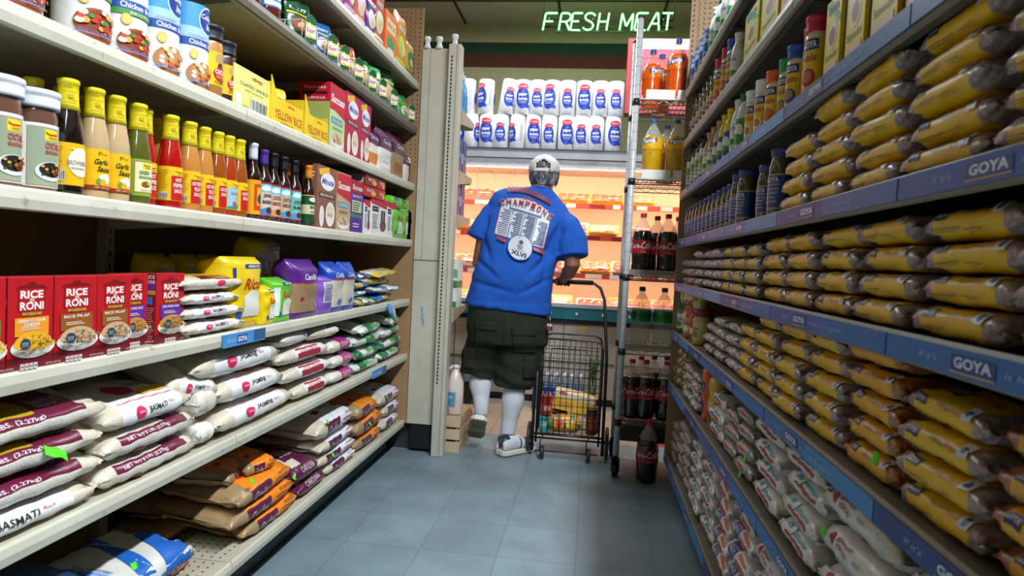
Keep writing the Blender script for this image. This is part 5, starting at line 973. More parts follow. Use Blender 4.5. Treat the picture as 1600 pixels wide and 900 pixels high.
tags = [493, 526, 545, 566, 587, 603, 620, 647]
for i, px in enumerate(tags):
    Y = col_y(px, LX+0.006, ZK+0.05)
    r = empty('sachet_tray', f'white wire sachet tray with green header tag, {ordn[i]} from the near end', 'display tray', (LX-0.145, Y, ZK+0.0006), PI/2, 'wire sachet trays')
    o = bpy.data.objects.new('wire_tray', WB); COL.objects.link(o); o.parent = r
    o = bpy.data.objects.new('header_tag', TAG); COL.objects.link(o); o.parent = r; o.location = (-0.02, -0.142, 0.006); o.rotation_euler[2] = -0.55
    for j in range(4):
        c = [(1, 1, 0, 1), (2, 2, 0, 1), (3, 5, 3, 1), (4, 4, 1, 0), (0, 5, 0, 1), (5, 0, 0, 1), (0, 5, 1, 0), (5, 0, 5, 0)][i][j]
        KP[c].put(f'{KCOL[c][2]} soup sachet, {ordn[j]} from the front in the {ordn[i]} header tag tray', (LX-0.05-0.048*j, Y+random.uniform(-.008, .008), ZK+0.008+0.004*j), PI/2-0.35+random.uniform(-.15, .1), 'soup sachets in wire trays', rx=-0.22-0.05*j if i != 5 else -0.08, scale=1.0 if i != 6 or j else 1.4)
for i in range(5):
    KP[1].put(f'dark green soup sachet slumped before the first header tag tray, {ordn[i]}', (LX-0.06-0.03*i, col_y(462+i*8, LX-0.1, ZK+0.05), ZK+0.01), PI/2-0.2, 'slumped dark soup sachets', rx=-0.7+0.06*i, ry=0.2)
# blue labelled jars at the left of the sachets
BJ = bottle('salsa_jar', [(0.036, 0), (0.04, 0.005), (0.041, 0.03), (0.041, 0.11), (0.036, 0.13), (0.034, 0.15)], '6a1c14.g', (0.135, 0.16), 'e8e8ee', labk='3a78c8.f', lz=(0.035, 0.112), art=[('e', 0.01, 0.08, 0.03, 0.02, 'e8eef4'), ('t', 'RAGU', 0.01, 0.08, 0.04, 0.016, '2a4a9a', 0.02), ('r', -0.03, 0.04, 0.05, 0.055, 'e8f0f4')], capw=0.002, cat='jar')
for i, px in enumerate((386, 418, 436)): BJ.put('dark red sauce jar with blue label, '+ordn[i]+' from the left beside the sachets', (LX-0.05-0.07*(i == 2), col_y(px, LX-0.05, ZK+0.05), ZK+0.0004), PI/2-0.6, 'blue labelled sauce jars')
# ---------------------------------------------------------------- left top shelf T
ZT = LS['T']
def tp(x0, x1, hh, k, k2, label, seed, d=0.06, inset=0.02):
    yc, w = spanL(x0, x1, ZT, inset); p = Pouch(w*1.05, d, hh, seed, top=0.25); m = MB(); p.body(m, lambda a, v: k+'.f'); m2 = MB()
    draw(m2, [('e', 0, 0.4, 0.6, 0.2, k2), ('t', 'SNACK' if seed % 2 else 'MIX', 0, 0.72, 1.1, 0.1, WHT, 0.03), ('e', 0.2, 0.35, 0.3, 0.1, 'f0d8a0'), ('r', -0.8, 0.08, 0.8, 0.14, k2)], p.surf, cut=(0.2, 0.08))
    Proto('snack_bag', 'bag', [('bag', m.mesh('bag'), None, None), ('printed_label', m2.mesh('printed_label'), 0, None)]).put(label, (LX-inset-d/2, yc, ZT+0.0004), PI/2, 'bags on the top left shelf')
tp(537, 556, 0.24, '9a3a8a', 'f0b8d0', 'purple and pink bag on the top left shelf, nearest visible', 1)
tp(553, 572, 0.23, 'e86a3c', 'e8d0e8', 'orange and white bag beside the purple bag on top left shelf', 2)
tp(570, 588, 0.2, '6a2a8a', 'f4e8f0', 'violet bag third in the row on the top left shelf', 4)
tp(582, 600, 0.26, 'c81c34', 'f4e0c0', 'red bag leaning at the shelf edge beside the orange box', 5)
put_box(601, 618, 20, ZT, 0.08, 'f0701c', [('r', 0.1, 0.55, 0.9, 0.85, 'f4d8a8'), ('e', 0.5, 0.3, 0.35, 0.15, '3a9a5a'), ('t', 'RICE', 0.5, 0.7, 0.6, 0.1, 'c03a1c', 0.02), ('e', 0.5, 0.12, 0.3, 0.08, 'f0e0c8')], 'orange box standing tall on the top left shelf', side=bars(0.15, 0.15, 0.85, 0.9, 8, 'f0c8a0'), name='snack_box')
tp(617, 634, 0.27, 'e8862c', 'c8d83c', 'orange and lime bag behind the orange box, by the pegboard', 7)
tp(633, 646, 0.22, 'd8a83c', '3a8a4a', 'amber bag last in the row by the pegboard', 8)
put_box(563, 580, 40, ZT, 0.1, 'a8835a', [('r', 0.1, 0.2, 0.9, 0.8, '8a6a44')], 'brown cardboard box behind the violet bag on the top left shelf', inset=0.12, name='cardboard_box')
# ---------------------------------------------------------------- paper towels on the meat case
def towel(seed, small=False):
    R, H = (0.0645, 0.28); m = MB(); pr = [(0.024, H-0.004), (R*0.9, H), (R, H-0.006), (R*1.01, H*0.5), (R, 0.006), (R*0.9, 0)]
    rn = random.Random(seed); ph = rn.uniform(0, 6)
    m.lathe(pr[::-1], 'f0eff0.f', 28, lobes=lambda a, z: 1+0.012*math.sin(5*a+ph)+0.008*math.sin(9*a+z*20)); m.lathe([(0.0, H-0.012), (0.024, H-0.012), (0.024, H-0.004)], '9a9088.m', 16, cap=False)
    m2 = MB(); s = 1.3 if not small else 1.0; cy_ = 0.135 if not small else 0.125
    A = [('e', 0, cy_, 0.044*s, 0.068*s, '1f3fb4', 24), ('p', [(0.02*s, cy_-0.06*s), (0.045*s, cy_-0.062*s), (0.048*s, cy_-0.05*s), (0.038*s, cy_-0.04*s)], '1f3fb4'), ('e', 0, cy_+0.068*s, 0.034*s, 0.018*s, 'd8324e', 18), ('t', 'Krasdale', 0, cy_+0.069*s, 0.05*s, 0.011*s, 'f0c8d0', 0.02),
         ('t', '2 ply', 0, cy_+0.036*s, 0.02*s, 0.008*s, 'c8d4f0'), ('t', 'paper', 0, cy_+0.014*s, 0.05*s, 0.022*s, WHT, 0.03), ('t', 'towels', 0, cy_-0.008*s, 0.056*s, 0.018*s, WHT, 0.03), ('r', -0.026*s, cy_-0.026*s, 0.026*s, cy_-0.022*s, 'a8b8e8'), ('r', -0.02*s, cy_-0.036*s, 0.02*s, cy_-0.032*s, 'a8b8e8'), ('t', 'ABSORBENT SHEETS', 0, 0.03, 0.05, 0.006, '8a9ad0'), ('r', -0.03, 0.018, 0.03, 0.021, 'b0bce0')]
    B = [(it[0], it[1]+0.195, *it[2:]) if it[0] in 'e' else it for it in A[:1]]
    draw(m2, A, cyl(R*1.015), cut=(0.008, None), eps=0.0012); draw(m2, [('e', -0.165, cy_, 0.036*s, 0.06*s, '1f3fb4', 20), ('e', -0.165, cy_+0.06*s, 0.028*s, 0.015*s, 'd8324e')]+bars(0.075, 0.08, 0.11, 0.2, 10, 'b8b8c0')+[('e', 0.16, 0.13, 0.03, 0.05, '1f3fb4', 18)], cyl(R*1.015), cut=(0.008, None), eps=0.0012)
    return Proto('paper_towel_roll', 'paper towels', [('wrapped_roll', m.mesh('wrapped_roll'), None, None), ('printed_label', m2.mesh('printed_label'), 0, None)])
TW = [towel(1), towel(2, True)]
TY = CY+0.10; tz = 2.0505
rot_top = [1.1, 0.5, -0.9, 0, 0.0, 0.35, 0.1, 0.05, 0.1, 0.0, 0.2]; tops = [731, 760, 791, 817, 840, 863, 887, 913, 938, 962]
bots = [712, 736, 761, 783, 809, 833, 858, 884, 908, 931, 957]
for row, (lst, z) in enumerate(((bots, tz), (tops, tz+0.2805))):
    for i, px in enumerate(lst):
        x = col_x(px, TY, z+0.14); k = [0, 1, 0, 1, 1, 0, 1, 0, 1, 1, 0][i] if row == 0 else [1, 0, 1, 0, 1, 0, 1, 0, 1, 1][i]
        rz = [0.5, 1.2, 0, 0, -0.8, 0.2, 0, 0.2, 0, 0, 0.3][i] if row == 0 else [-0.9, -0.7, 0.3, 0.1, 0, -0.4, 0.0, 0, 0, 0][i]
        TW[k].put(f'paper towel roll, {ordn[i]} from the left in the {["lower", "upper"][row]} row above the meat case', (x, TY, z), rz, 'paper towel rolls above the meat case', ry=0.12 if (row, i) == (1, 2) else 0)
        if row == 0: TW[k].put(f'paper towel roll behind the {ordn[i]} one of the lower front row', (x, TY+0.135, z), rz+0.4, 'paper towel rolls in back row')
# ---------------------------------------------------------------- wire rack with soda
RKX0, RKX1, RKY0, RKY1 = 0.185, 0.80, 3.53, 3.92
rack = empty('wire_rack', 'chrome wire shelving rack on casters holding soda bottles', 'rack', (0.45, 3.7, 0))
CH_ = 'c8c8c8.s'
for x in (RKX0, RKX1):
    for y in (RKY0, RKY1):
        m = MB(); m.tube([(x, y, 0.12), (x, y, 2.46)], 0.0175, 'c4c6c8.g', 16)
        for i in range(46): z = 0.2+i*0.049; m.tube([(x, y, z-0.001), (x, y, z+0.001)], 0.0181, '9a9c9e.g', 16, cap=True)
        m.lathe([(0.017, 2.46), (0.019, 2.465), (0.017, 2.478), (0, 2.48)], '2a2a2a', 12, (x, y, 0)); par(m.obj('post'), rack)
        m = MB(); m.tube([(x-0.016, y+0.01, 0.04), (x+0.016, y+0.01, 0.04)], 0.04, '1a1a1a', 18); m.prism([(x-0.022, 0.03), (x-0.022, 0.1), (x+0.022, 0.1), (x+0.022, 0.03), (x+0.0175, 0.03), (x+0.0175, 0.085), (x-0.0175, 0.085), (x-0.0175, 0.03)], y-0.02, y+0.035, '3a3a3a.s'); m.tube([(x, y, 0.095), (x, y, 0.13)], 0.014, '3a3a3a.s', 10); par(m.obj('caster'), rack)
def rz_(py): return on_y(1020, py, RKY0+0.02).z
RZ = [rz_(157), rz_(281), rz_(431), rz_(547), rz_(658)]
for n, z in enumerate(RZ):
    m = MB(); r = 0.0032
    for zz in (z-0.004, z-0.028):
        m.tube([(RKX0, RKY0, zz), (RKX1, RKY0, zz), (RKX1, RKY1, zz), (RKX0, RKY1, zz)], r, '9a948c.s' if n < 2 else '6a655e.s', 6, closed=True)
    for yy in (RKY0, RKY1):
        k = 17; m.tube([(RKX0+(RKX1-RKX0)*i/k, yy, z-0.004-0.024*(i % 2)) for i in range(k+1)], 0.0025, '8a857c.s', 5)
    for i in range(24): y = RKY0+(RKY1-RKY0)*(i+0.5)/24; 
    for i in range(25): x = RKX0+(RKX1-RKX0)*(i+0.5)/25; m.tube([(x, RKY0, z-0.002), (x, RKY1, z-0.002)], 0.0021, '8a857c.s', 5)
    for i in range(3): y = RKY0+(RKY1-RKY0)*(i+1)/4; m.tube([(RKX0, y, z-0.006), (RKX1, y, z-0.006)], 0.003, '8a857c.s', 5)
    for x in (RKX0, RKX1):
        for y in (RKY0, RKY1): m.tube([(x, y, z-0.034), (x, y, z+0.002)], 0.02, '1c1c1c', 10)
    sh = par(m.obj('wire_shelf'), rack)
    if n < 2:
        m = MB()
        for i in range(2): x0 = RKX0+0.05+i*0.165; m.box(x0, RKY0-0.008, z+0.004, x0+0.15, RKY0-0.004, z+0.05, 'e8e4dc.f')
        for i in range(13): x = RKX0+0.03+i*0.03; m.tube([(x, RKY0-0.004, z-0.003), (x, RKY0-0.006, z+0.02)], 0.002, 'e8e8e8', 5)
        m.tube([(RKX0, RKY0-0.006, z), (RKX1, RKY0-0.006, z)], 0.004, 'e8e8ea', 6); c = m.obj('front_fence'); c.parent = sh
    if n in (2, 3):
        m = MB(); m.box(RKX0+0.02, RKY0-0.006, z+0.002, RKX1, RKY0-0.002, z+0.03, '8f8a86.f'); c = m.obj('front_fence'); c.parent = sh
m = MB(); m.box(RKX0+0.02, RKY0+0.0, RZ[4]-0.115, RKX1, RKY1, RZ[4]-0.04, '241c16'); par(m.obj('bottom_tray'), rack)
SP = [(0.03, 0.0), (0.046, 0.004), (0.053, 0.02), (0.052, 0.06), (0.054, 0.09), (0.054, 0.135), (0.0525, 0.15), (0.054, 0.165), (0.054, 0.2), (0.05, 0.225), (0.038, 0.258), (0.022, 0.285), (0.0145, 0.297), (0.0145, 0.305), (0.0165, 0.306), (0.0165, 0.309), (0.0135, 0.31), (0.0135, 0.318)]
def soda(liq, capk, labk, lab_z, art, neck=None, fill=0.24, clear='d8dcd8.t'):
    m = MB(); rf = prof_r(SP)
    lob = lambda a, z: 1+(0.03*math.cos(5*a) if z < 0.03 else 0.0)+(0.012*math.cos(8*a) if 0.04 < z < 0.13 else 0)
    pr = [p for p in SP if p[1] < fill]+[(rf(fill), fill), (0, fill)]
    m.lathe([(0, 0)]+pr, liq, 32, lobes=lob, cap=False); parts = [('liquid', m.mesh('liquid'), None, None)]
    m = MB(); m.lathe([(rf(fill)+0.0004, fill)]+[(p[0]+0.0004, p[1]) for p in SP if p[1] > fill], neck or clear, 28, cap=False); parts.append(('bottle_neck', m.mesh('bottle_neck'), None, None))
    m = MB(); m.lathe([(0.0155, 0.306), (0.0165, 0.31), (0.0165, 0.326), (0.0145, 0.33), (0, 0.33)], capk, 22, lobes=lambda a, z: 1+0.02*math.cos(22*a)); parts.append(('cap', m.mesh('cap'), None, None))
    m = MB(); f = lambda z: rf(z)+0.0012; m.lathe([(f(z), z) for z in np.linspace(lab_z[0], lab_z[1], 7)], labk, 36, cap=False); draw(m, art, cyl(f), cut=(0.006, 0.015), eps=0.0008); parts.append(('label', m.mesh('label'), None, None))
    return Proto('soda_bottle', 'bottle', parts)
FAN = lambda k: [('p', [(-0.045, 0.19), (0.045, 0.2), (0.045, 0.225), (-0.045, 0.215)], '24409a'), ('t', 'Fanta', 0.0, 0.208, 0.07, 0.026, WHT, 0.03, 0.1, 0.1), ('e', 0.01, 0.182, 0.012, 0.008, k), ('t', 'Fanta', 0.14, 0.205, 0.06, 0.02, '24409a', 0.02)]
COKE = [('t', 'Coca-Cola', 0.0, 0.155, 0.13, 0.038, 'ecdcdc', 0.015, 0.35, 0.08), ('p', [(-0.16, 0.135), (0, 0.142), (0.16, 0.135), (0.16, 0.115), (-0.16, 0.115)], 'b01822'), ('t', '2 LITERS', 0.02, 0.122, 0.03, 0.006, 'e0c0c0'), ('r', -0.1, 0.12, -0.075, 0.165, 'e8e0e0')]
SPR = [('t', 'Sprite', 0.0, 0.175, 0.085, 0.038, '0c3a1c', 0.02, 0.1, 0.08), ('e', -0.07, 0.18, 0.022, 0.02, '0c3a1c'), ('r', -0.16, 0.145, 0.16, 0.152, '2a9a3c')]
SD = dict(orange=soda('e85a08.g', '2a50a8', 'ec6a10.f', (0.165, 0.232), FAN('f0a020'), neck='f0b080.t', fill=0.245), yellow=soda('c89a10.g', '1c50a0', 'ecb010.f', (0.165, 0.225), FAN('f0d020'), fill=0.238),
          coke=soda('140a08.g', 'c01c24', '8a121c.f', (0.112, 0.185), COKE, fill=0.235, clear='d8c8c4.t'), sprite=soda('a8b0a4.t', '124a28', '128038.f', (0.145, 0.205), SPR, fill=0.24), ginger=soda('140a08.g', '14502a', '14502a.f', (0.112, 0.185), [], fill=0.235))
def row(kind, zi, spots, lb, scale=1.0):
    for i, (px, y, rz) in enumerate(spots):
        z = RZ[zi]+0.001; SD[kind].put(lb[i], (col_x(px, y, z+0.15), y, z), rz, kind+' soda bottles on the rack', scale=scale)
row('orange', 0, [(1018, 3.8, 0.5), (1058, 3.62, -0.35), (1032, 3.88, 0.2)], ['big orange soda bottle with blue cap at the back left of the top rack shelf', 'big orange soda bottle at the front of the top rack shelf', 'orange soda bottle hidden behind the others on the top rack shelf'], 1.05)
row('yellow', 1, [(1019, 3.6, -0.5), (1056, 3.6, -0.1), (1086, 3.6, 0.2), (1040, 3.74, 0.3)], ['yellow soda bottle at the front left of the second rack shelf', 'yellow soda bottle right of the first on the second rack shelf', 'yellow soda bottle hidden beside the right shelving on the rack', 'yellow soda bottle behind the front pair on the rack'], 1.0)
row('coke', 2, [(1003, 3.6, -0.3), (1042, 3.6, -0.25), (1078, 3.6, 0), (1025, 3.76, 0.2), (1058, 3.76, 0.4)], ['dark cola bottle nearest the chrome post on the middle rack shelf', 'dark cola bottle with red cap beside the right shelving, middle rack shelf', 'dark cola bottle mostly hidden by the right shelving, middle rack shelf', 'dark cola bottle behind the front pair on the middle rack shelf', 'dark cola bottle at the back right of the middle rack shelf'], 1.02)
row('sprite', 3, [(1001, 3.6, 0.4), (1036, 3.6, -0.15), (1072, 3.6, 0)], ['clear lemon soda bottle with green label nearest the chrome post', 'clear lemon soda bottle showing its name, second from the post', 'clear lemon soda bottle partly hidden by the right shelving'], 1.02)
row('coke', 4, [(986, 3.6, 0.2), (1008, 3.6, -0.2), (1040, 3.6, 0.3), (1000, 3.75, 0.4)], ['cola bottle nearest the post on the bottom rack shelf', 'cola bottle with readable white script on the bottom rack shelf', 'cola bottle against the right shelving on the bottom rack shelf', 'cola bottle in the second row of the bottom rack shelf'], 0.98)
row('ginger', 4, [(1020, 3.76, 0.4), (1040, 3.77, 0.4)], ['dark soda bottle with green cap behind the cola bottles', 'dark soda bottle with green cap at the back right of the bottom rack shelf'], 1.0)
p = on_z(1010, 757, 0.0); SD['coke'].put('cola bottle standing alone on the floor in front of the rack', (p.x, p.y+0.05, 0.0), -0.3, None, scale=(1.06, 1.06, 1.0))
# ---------------------------------------------------------------- right shelving goods
def spanR(px0, px1, z, inset=0.012):
    a, b = col_y(px0, RX+inset, z), col_y(px1, RX+inset, z); return (a+b)/2, abs(b-a)
YL, CLR, BEAN = 'e6b800', 'a8928c.b', '6a4a30.b'
def beanbag(seed, yel=YL, end=CLR, L=0.202, W=0.11, T=0.0385, script='c05a14', blackpatch=False, word='Frijoles'):
    b = Bag(L, W, T, seed, e=0.62, wr=0.005, endw=0.92, pw=9, lump=0.09); m = MB(); rn = random.Random(seed); a0 = rn.uniform(-0.78, -0.7); a1 = rn.uniform(0.66, 0.74)
    b.body(m, lambda t, a: yel if a0 < t < a1 else end, extra=(a0, a1), nx=22, na=24); m2 = MB(); sh = rn.uniform(-8, 8)
    A = [('r', a0+0.04, 8+sh, a0+0.34, 44+sh, '1f2a5c'), ('t', 'GOYA', a0+0.19, 26+sh, 0.26, 20, 'd4d4dc', 0.03), ('t', word, 0.02, 22+sh, 0.34, 20, '5a6a14', 0.01, 0.2), ('t', 'Rojos', 0.36, 22+sh, 0.3, 22, script, 0.02, 0.2), ('r', a1-0.2, 10+sh, a1-0.01, 60+sh, 'c8ccd8'), ('e', a1-0.1, 32+sh, 0.05, 14, '26346c', 12)]
    A += [('r', a0+0.05, -14+sh, -0.05, -11+sh, '6a5a10'), ('r', a0+0.05, -22+sh, -0.15, -19.5+sh, '6a5a10'), ('r', 0.05, -16+sh, 0.4, -13+sh, '7a6a14'), ('t', 'NET WT. 16 OZ', 0.3, -24+sh, 0.34, 9, '5a5010')]
    draw(m2, A, b.surf, cut=(0.12, 9), eps=0.0008)
    draw(m2, [('r', -0.5, -0.5, -0.2, 0.1, '1f2a5c'), ('t', 'GOYA', -0.35, -0.2, 0.26, 0.3, 'd4d4dc', 0.03), ('t', 'Frijoles', 0.15, -0.1, 0.5, 0.4, script, 0.01, 0.2)] if not blackpatch else [('p', [(-0.4, -0.6), (0.6, -0.6), (0.6, 0.6), (-0.3, 0.6)], '1c1a2a'), ('t', 'GOYA', 0.1, 0, 0.7, 0.6, 'd0d0d8', 0.04)], b.top, cut=(0.12, 0.15), eps=0.0008)
    return Proto('bean_bag', 'bag', [('bag', m.mesh('bag'), None, None), ('printed_label', m2.mesh('printed_label'), 0, None)])
PB = [beanbag(400+i) for i in range(6)]; PO = [beanbag(410+i, 'e4a80c', 'b87048.b', 0.202, 0.12, 0.039, 'a83a14', True, 'Lentejas') for i in range(4)]
PG = [beanbag(420+i, 'cdb02c', 'a89c94.b', 0.17, 0.1, 0.036) for i in range(3)]
def greybag(seed, k='b0a8a0.b', art='c8a030'):
    b = Bag(0.18, 0.11, 0.037, seed, e=0.8, wr=0.006, endw=0.95); m = MB(); b.body(m, lambda t, a: k if abs(t) < 0.8 else 'c4bebc.f', nx=18, na=20); m2 = MB(); draw(m2, [('r', -0.35, -10, 0.4, 35, 'd8d4d0'), ('r', -0.3, 10, 0.1, 30, art), ('t', 'GOYA', 0.2, 5, 0.25, 14, '2a3a7a', 0.02)], b.surf, cut=(0.12, 9), eps=0.0008)
    return Proto('pasta_bag', 'bag', [('bag', m.mesh('bag'), None, None), ('printed_label', m2.mesh('printed_label'), 0, None)])
PGR = [greybag(430+i, k, a) for i, (k, a) in enumerate((('b4aca4.b', 'c8a030'), ('a89a94.b', '8a8a98'), ('c0b48c.b', 'b8a030')))]
SHN = {'E': 'shelf at eye level', 'F': 'waist shelf below the jars', 'G': 'third shelf up', 'H': 'second shelf up', 'I': 'bottom shelf'}
rnR = random.Random(77)
def fillR(sh, cols, z, depth_rows=1):
    """cols: (near y, length step, layers, protos, thickness, kind words)"""
    for ci, (y, n, protos, T, W, what) in enumerate(cols):
        zz = z+0.0006
        for i in range(n):
            p = protos[rnR.randrange(len(protos))]; o = p.put(f'{what}, {ordn[i]} up in {ordn[ci]} stack from near end, {sh}', (RX+0.016+W/2+rnR.uniform(0, 0.014), y+rnR.uniform(-.004, .004), zz), -PI/2+rnR.uniform(-.04, .04), f'bags on the {sh}', ry=(ry := round(rnR.uniform(-.012, .012), 3))); ex = p.ext(0, ry); zz += ex[1]-ex[0]+0.0005
fillR('right eye level shelf', [(0.50, 5, PB, 0.039, 0.11, 'yellow bean bag'), (0.715, 5, PB, 0.041, 0.11, 'yellow bean bag'), (0.93, 5, PB, 0.040, 0.11, 'yellow bean bag'), (1.145, 5, PB, 0.039, 0.11, 'yellow bean bag'), (1.36, 5, PB, 0.036, 0.11, 'yellow bean bag'), (1.565, 4, PB, 0.036, 0.11, 'yellow bean bag')], RS['E'])
fillR('right shelf under jars', [(0.44, 4, PB, 0.041, 0.11, 'yellow bean bag'), (0.655, 4, PB, 0.041, 0.11, 'yellow bean bag'), (0.87, 4, PB, 0.041, 0.11, 'yellow bean bag'), (1.085, 4, PB, 0.041, 0.11, 'yellow bean bag'), (1.295, 4, PB, 0.041, 0.11, 'yellow bean bag'), (1.505, 4, PB, 0.041, 0.11, 'yellow bean bag'), (1.71, 4, PB, 0.041, 0.11, 'yellow bean bag'), (1.915, 4, PG, 0.036, 0.1, 'dull yellow bean bag'), (2.10, 4, PG, 0.036, 0.1, 'dull yellow bean bag'), (2.29, 4, PG, 0.036, 0.1, 'dull yellow bean bag'),
    (2.48, 4, PGR, 0.038, 0.11, 'grey clear pasta bag'), (2.68, 4, PGR, 0.038, 0.11, 'grey clear pasta bag'), (2.88, 4, PGR, 0.038, 0.11, 'grey clear pasta bag'), (3.08, 3, PGR, 0.038, 0.11, 'grey clear pasta bag'), (3.27, 3, PGR, 0.038, 0.11, 'grey clear pasta bag')], RS['F'])
fillR('third right shelf', [(0.45, 4, PO, 0.042, 0.12, 'orange yellow lentil bag'), (0.665, 4, PO, 0.042, 0.12, 'orange yellow lentil bag'), (0.88, 4, PB, 0.042, 0.11, 'yellow bean bag'), (1.095, 5, PO, 0.041, 0.12, 'orange yellow lentil bag'), (1.31, 5, PB, 0.041, 0.11, 'yellow bean bag'), (1.525, 5, PB, 0.041, 0.11, 'yellow bean bag'), (1.73, 5, PB, 0.041, 0.11, 'yellow bean bag'), (1.935, 4, PB, 0.041, 0.11, 'yellow bean bag'), (2.14, 4, PGR, 0.038, 0.11, 'grey clear pasta bag'), (2.34, 4, PGR, 0.038, 0.11, 'grey clear pasta bag'), (2.54, 3, PGR, 0.038, 0.11, 'grey clear pasta bag')], RS['G'])
# white rice and sugar bags on the two lowest right shelves
def wbag(L, W, T, zone, art, topart=(), wr=0.006, seeds=(1, 2)): 
    out = []
    for s in seeds: out.append(plainbag(zone, art, topart, e=0.76, wr=wr)(L, W, T, s))
    return out
TEAL = wbag(0.235, 0.14, 0.05, lambda t, a: 'd6cec4.r' if abs(t) > 0.72 else 'e0dad4.f', [('p', [(-0.6, 30), (0.5, 18), (0.6, 30), (-0.5, 46)], '2a8a90'), ('p', [(-0.5, 4), (0.6, -4), (0.6, 6), (-0.4, 15)], 'a83444'), ('e', -0.2, 30, 0.08, 18, 'c8d8d0')], [('r', -0.3, -0.4, 0.1, 0.4, '1a1c28'), ('e', 0.3, 0, 0.12, 0.3, '1a1c28')], seeds=(501, 502, 503))
REDW = wbag(0.29, 0.16, 0.068, lambda t, a: 'd4cabc.r' if t > 0.5 or t < -0.93 else 'dcd6ce.f', [('e', -0.62, 14, 0.07, 18, 'b02a40'), ('t', 'Blanco', -0.28, 26, 0.42, 14, 'b05060', 0.02), ('t', 'Rice', -0.3, 6, 0.3, 12, 'b05060', 0.02), ('t', 'ARROZ', 0.15, 12, 0.2, 9, '5a5450'), ('r', -0.75, -22, 0.4, -20, '8a8078')], [('p', [(-0.3, -0.6), (0.35, -0.4), (0.45, 0.4), (-0.2, 0.5)], '9a1420'), ('t', 'RICE', 0, 0, 0.3, 0.3, 'd8a8a8')], wr=0.009, seeds=(511, 512, 513))
CLRB = wbag(0.185, 0.12, 0.046, lambda t, a: 'a4988a.b', [('r', -0.5, -15, 0.5, 28, 'c8c0b8'), ('r', -0.4, 0, 0.2, 18, 'b85a30'), ('t', 'GOYA', 0.3, 8, 0.3, 16, '2a3a7a', 0.02)], seeds=(521, 522, 523))
YSM = wbag(0.155, 0.1, 0.045, lambda t, a: 'c8a83c.f' if abs(t) < 0.7 else 'b8b0a0.f', [('e', 0.0, 12, 0.3, 24, '3a4a3a'), ('r', -0.6, -20, 0.6, -8, 'd8d0b0')], seeds=(531, 532))
NAV = wbag(0.24, 0.14, 0.056, lambda t, a: 'd6cec4.r' if abs(t) > 0.78 else ('1f3a80.f' if -0.7 < t < -0.1 and a > -25 else 'e0dad4.f'), [('p', [(0.0, 30), (0.7, 20), (0.7, 34), (0.0, 46)], 'c85a2a'), ('p', [(0.0, -4), (0.7, -10), (0.7, 4), (0.0, 10)], 'c04a28'), ('t', 'ARROZ', -0.4, 18, 0.45, 20, 'd8dce8', 0.02)], seeds=(551, 552))
fillR('second right shelf', [(0.46, 3, REDW, 0.074, 0.16, 'red patched white rice bag'), (0.78, 3, REDW, 0.074, 0.16, 'red patched white rice bag'), (1.10, 3, REDW, 0.074, 0.16, 'red patched white rice bag'), (1.39, 4, TEAL, 0.058, 0.14, 'teal striped white bag'), (1.65, 4, TEAL, 0.055, 0.14, 'teal striped white bag'), (1.89, 4, CLRB, 0.05, 0.12, 'orange labelled clear bag'), (2.09, 3, CLRB, 0.05, 0.12, 'orange labelled clear bag'), (2.29, 3, TEAL[:2], 0.055, 0.14, 'teal striped white bag'), (2.76, 4, PGR, 0.04, 0.11, 'crumpled silver grey bag'), (2.96, 4, PGR, 0.04, 0.11, 'crumpled silver grey bag'), (3.15, 4, YSM, 0.05, 0.1, 'small yellow and silver bag'), (3.32, 4, YSM, 0.05, 0.1, 'small yellow and silver bag')], RS['H'])
fillR('bottom right shelf', [(1.27, 5, TEAL, 0.06, 0.14, 'teal striped white bag'), (1.56, 4, REDW, 0.07, 0.16, 'red patched white rice bag'), (1.86, 5, NAV, 0.058, 0.14, 'navy and orange striped bag'), (2.12, 5, NAV, 0.058, 0.14, 'navy and orange striped bag'), (2.38, 5, TEAL, 0.058, 0.14, 'teal striped white bag'), (2.64, 5, TEAL, 0.058, 0.14, 'teal striped white bag'), (2.87, 5, CLRB, 0.05, 0.12, 'clear brown grain bag'), (3.07, 5, CLRB, 0.05, 0.12, 'clear brown grain bag'), (3.28, 4, CLRB, 0.05, 0.12, 'clear brown grain bag')], RS['I'])
# tall orange and yellow packets on the second shelf
def standR(Y, z, w, d, h, k, art, label, name='food_packet', cat='packet', seed=1, dx=0.03):
    p = Pouch(w, d, h, seed, top=0.1); m = MB(); p.body(m, lambda a, v: k); m2 = MB(); draw(m2, art, p.surf, cut=(0.2, 0.1), eps=0.0008)
    Proto(name, cat, [('packet', m.mesh('packet'), None, None), ('printed_label', m2.mesh('printed_label'), 0, None)]).put(label, (RX+dx+d/2, Y, z), -PI/2, None)
standR(2.58, RS['H'], 0.075, 0.06, 0.21, 'd8541c.f', [('r', -0.6, 0.55, 0.6, 0.72, '26346c'), ('t', 'GOYA', 0, 0.63, 0.9, 0.09, 'e0e0e8', 0.03), ('e', 0, 0.25, 0.5, 0.14, '1f2a5c')], 'tall orange packet with navy patches on the second right shelf', seed=541)
standR(2.44, RS['H'], 0.11, 0.07, 0.2, 'c8a418.f', [('r', -0.9, 0.6, -0.1, 0.76, '26346c'), ('t', 'GOYA', -0.5, 0.68, 0.6, 0.09, 'e0e0e8', 0.03), ('e', 0.2, 0.2, 0.5, 0.14, '26346c')], 'tall yellow packet with navy patch behind the orange packet', seed=542)
standR(2.34, RS['H'], 0.07, 0.07, 0.18, '1c2448.f', [('r', -0.6, 0.6, 0.6, 0.7, '8a8aa8')], 'dark navy packet beside the tall yellow packet', seed=543, dx=0.05)
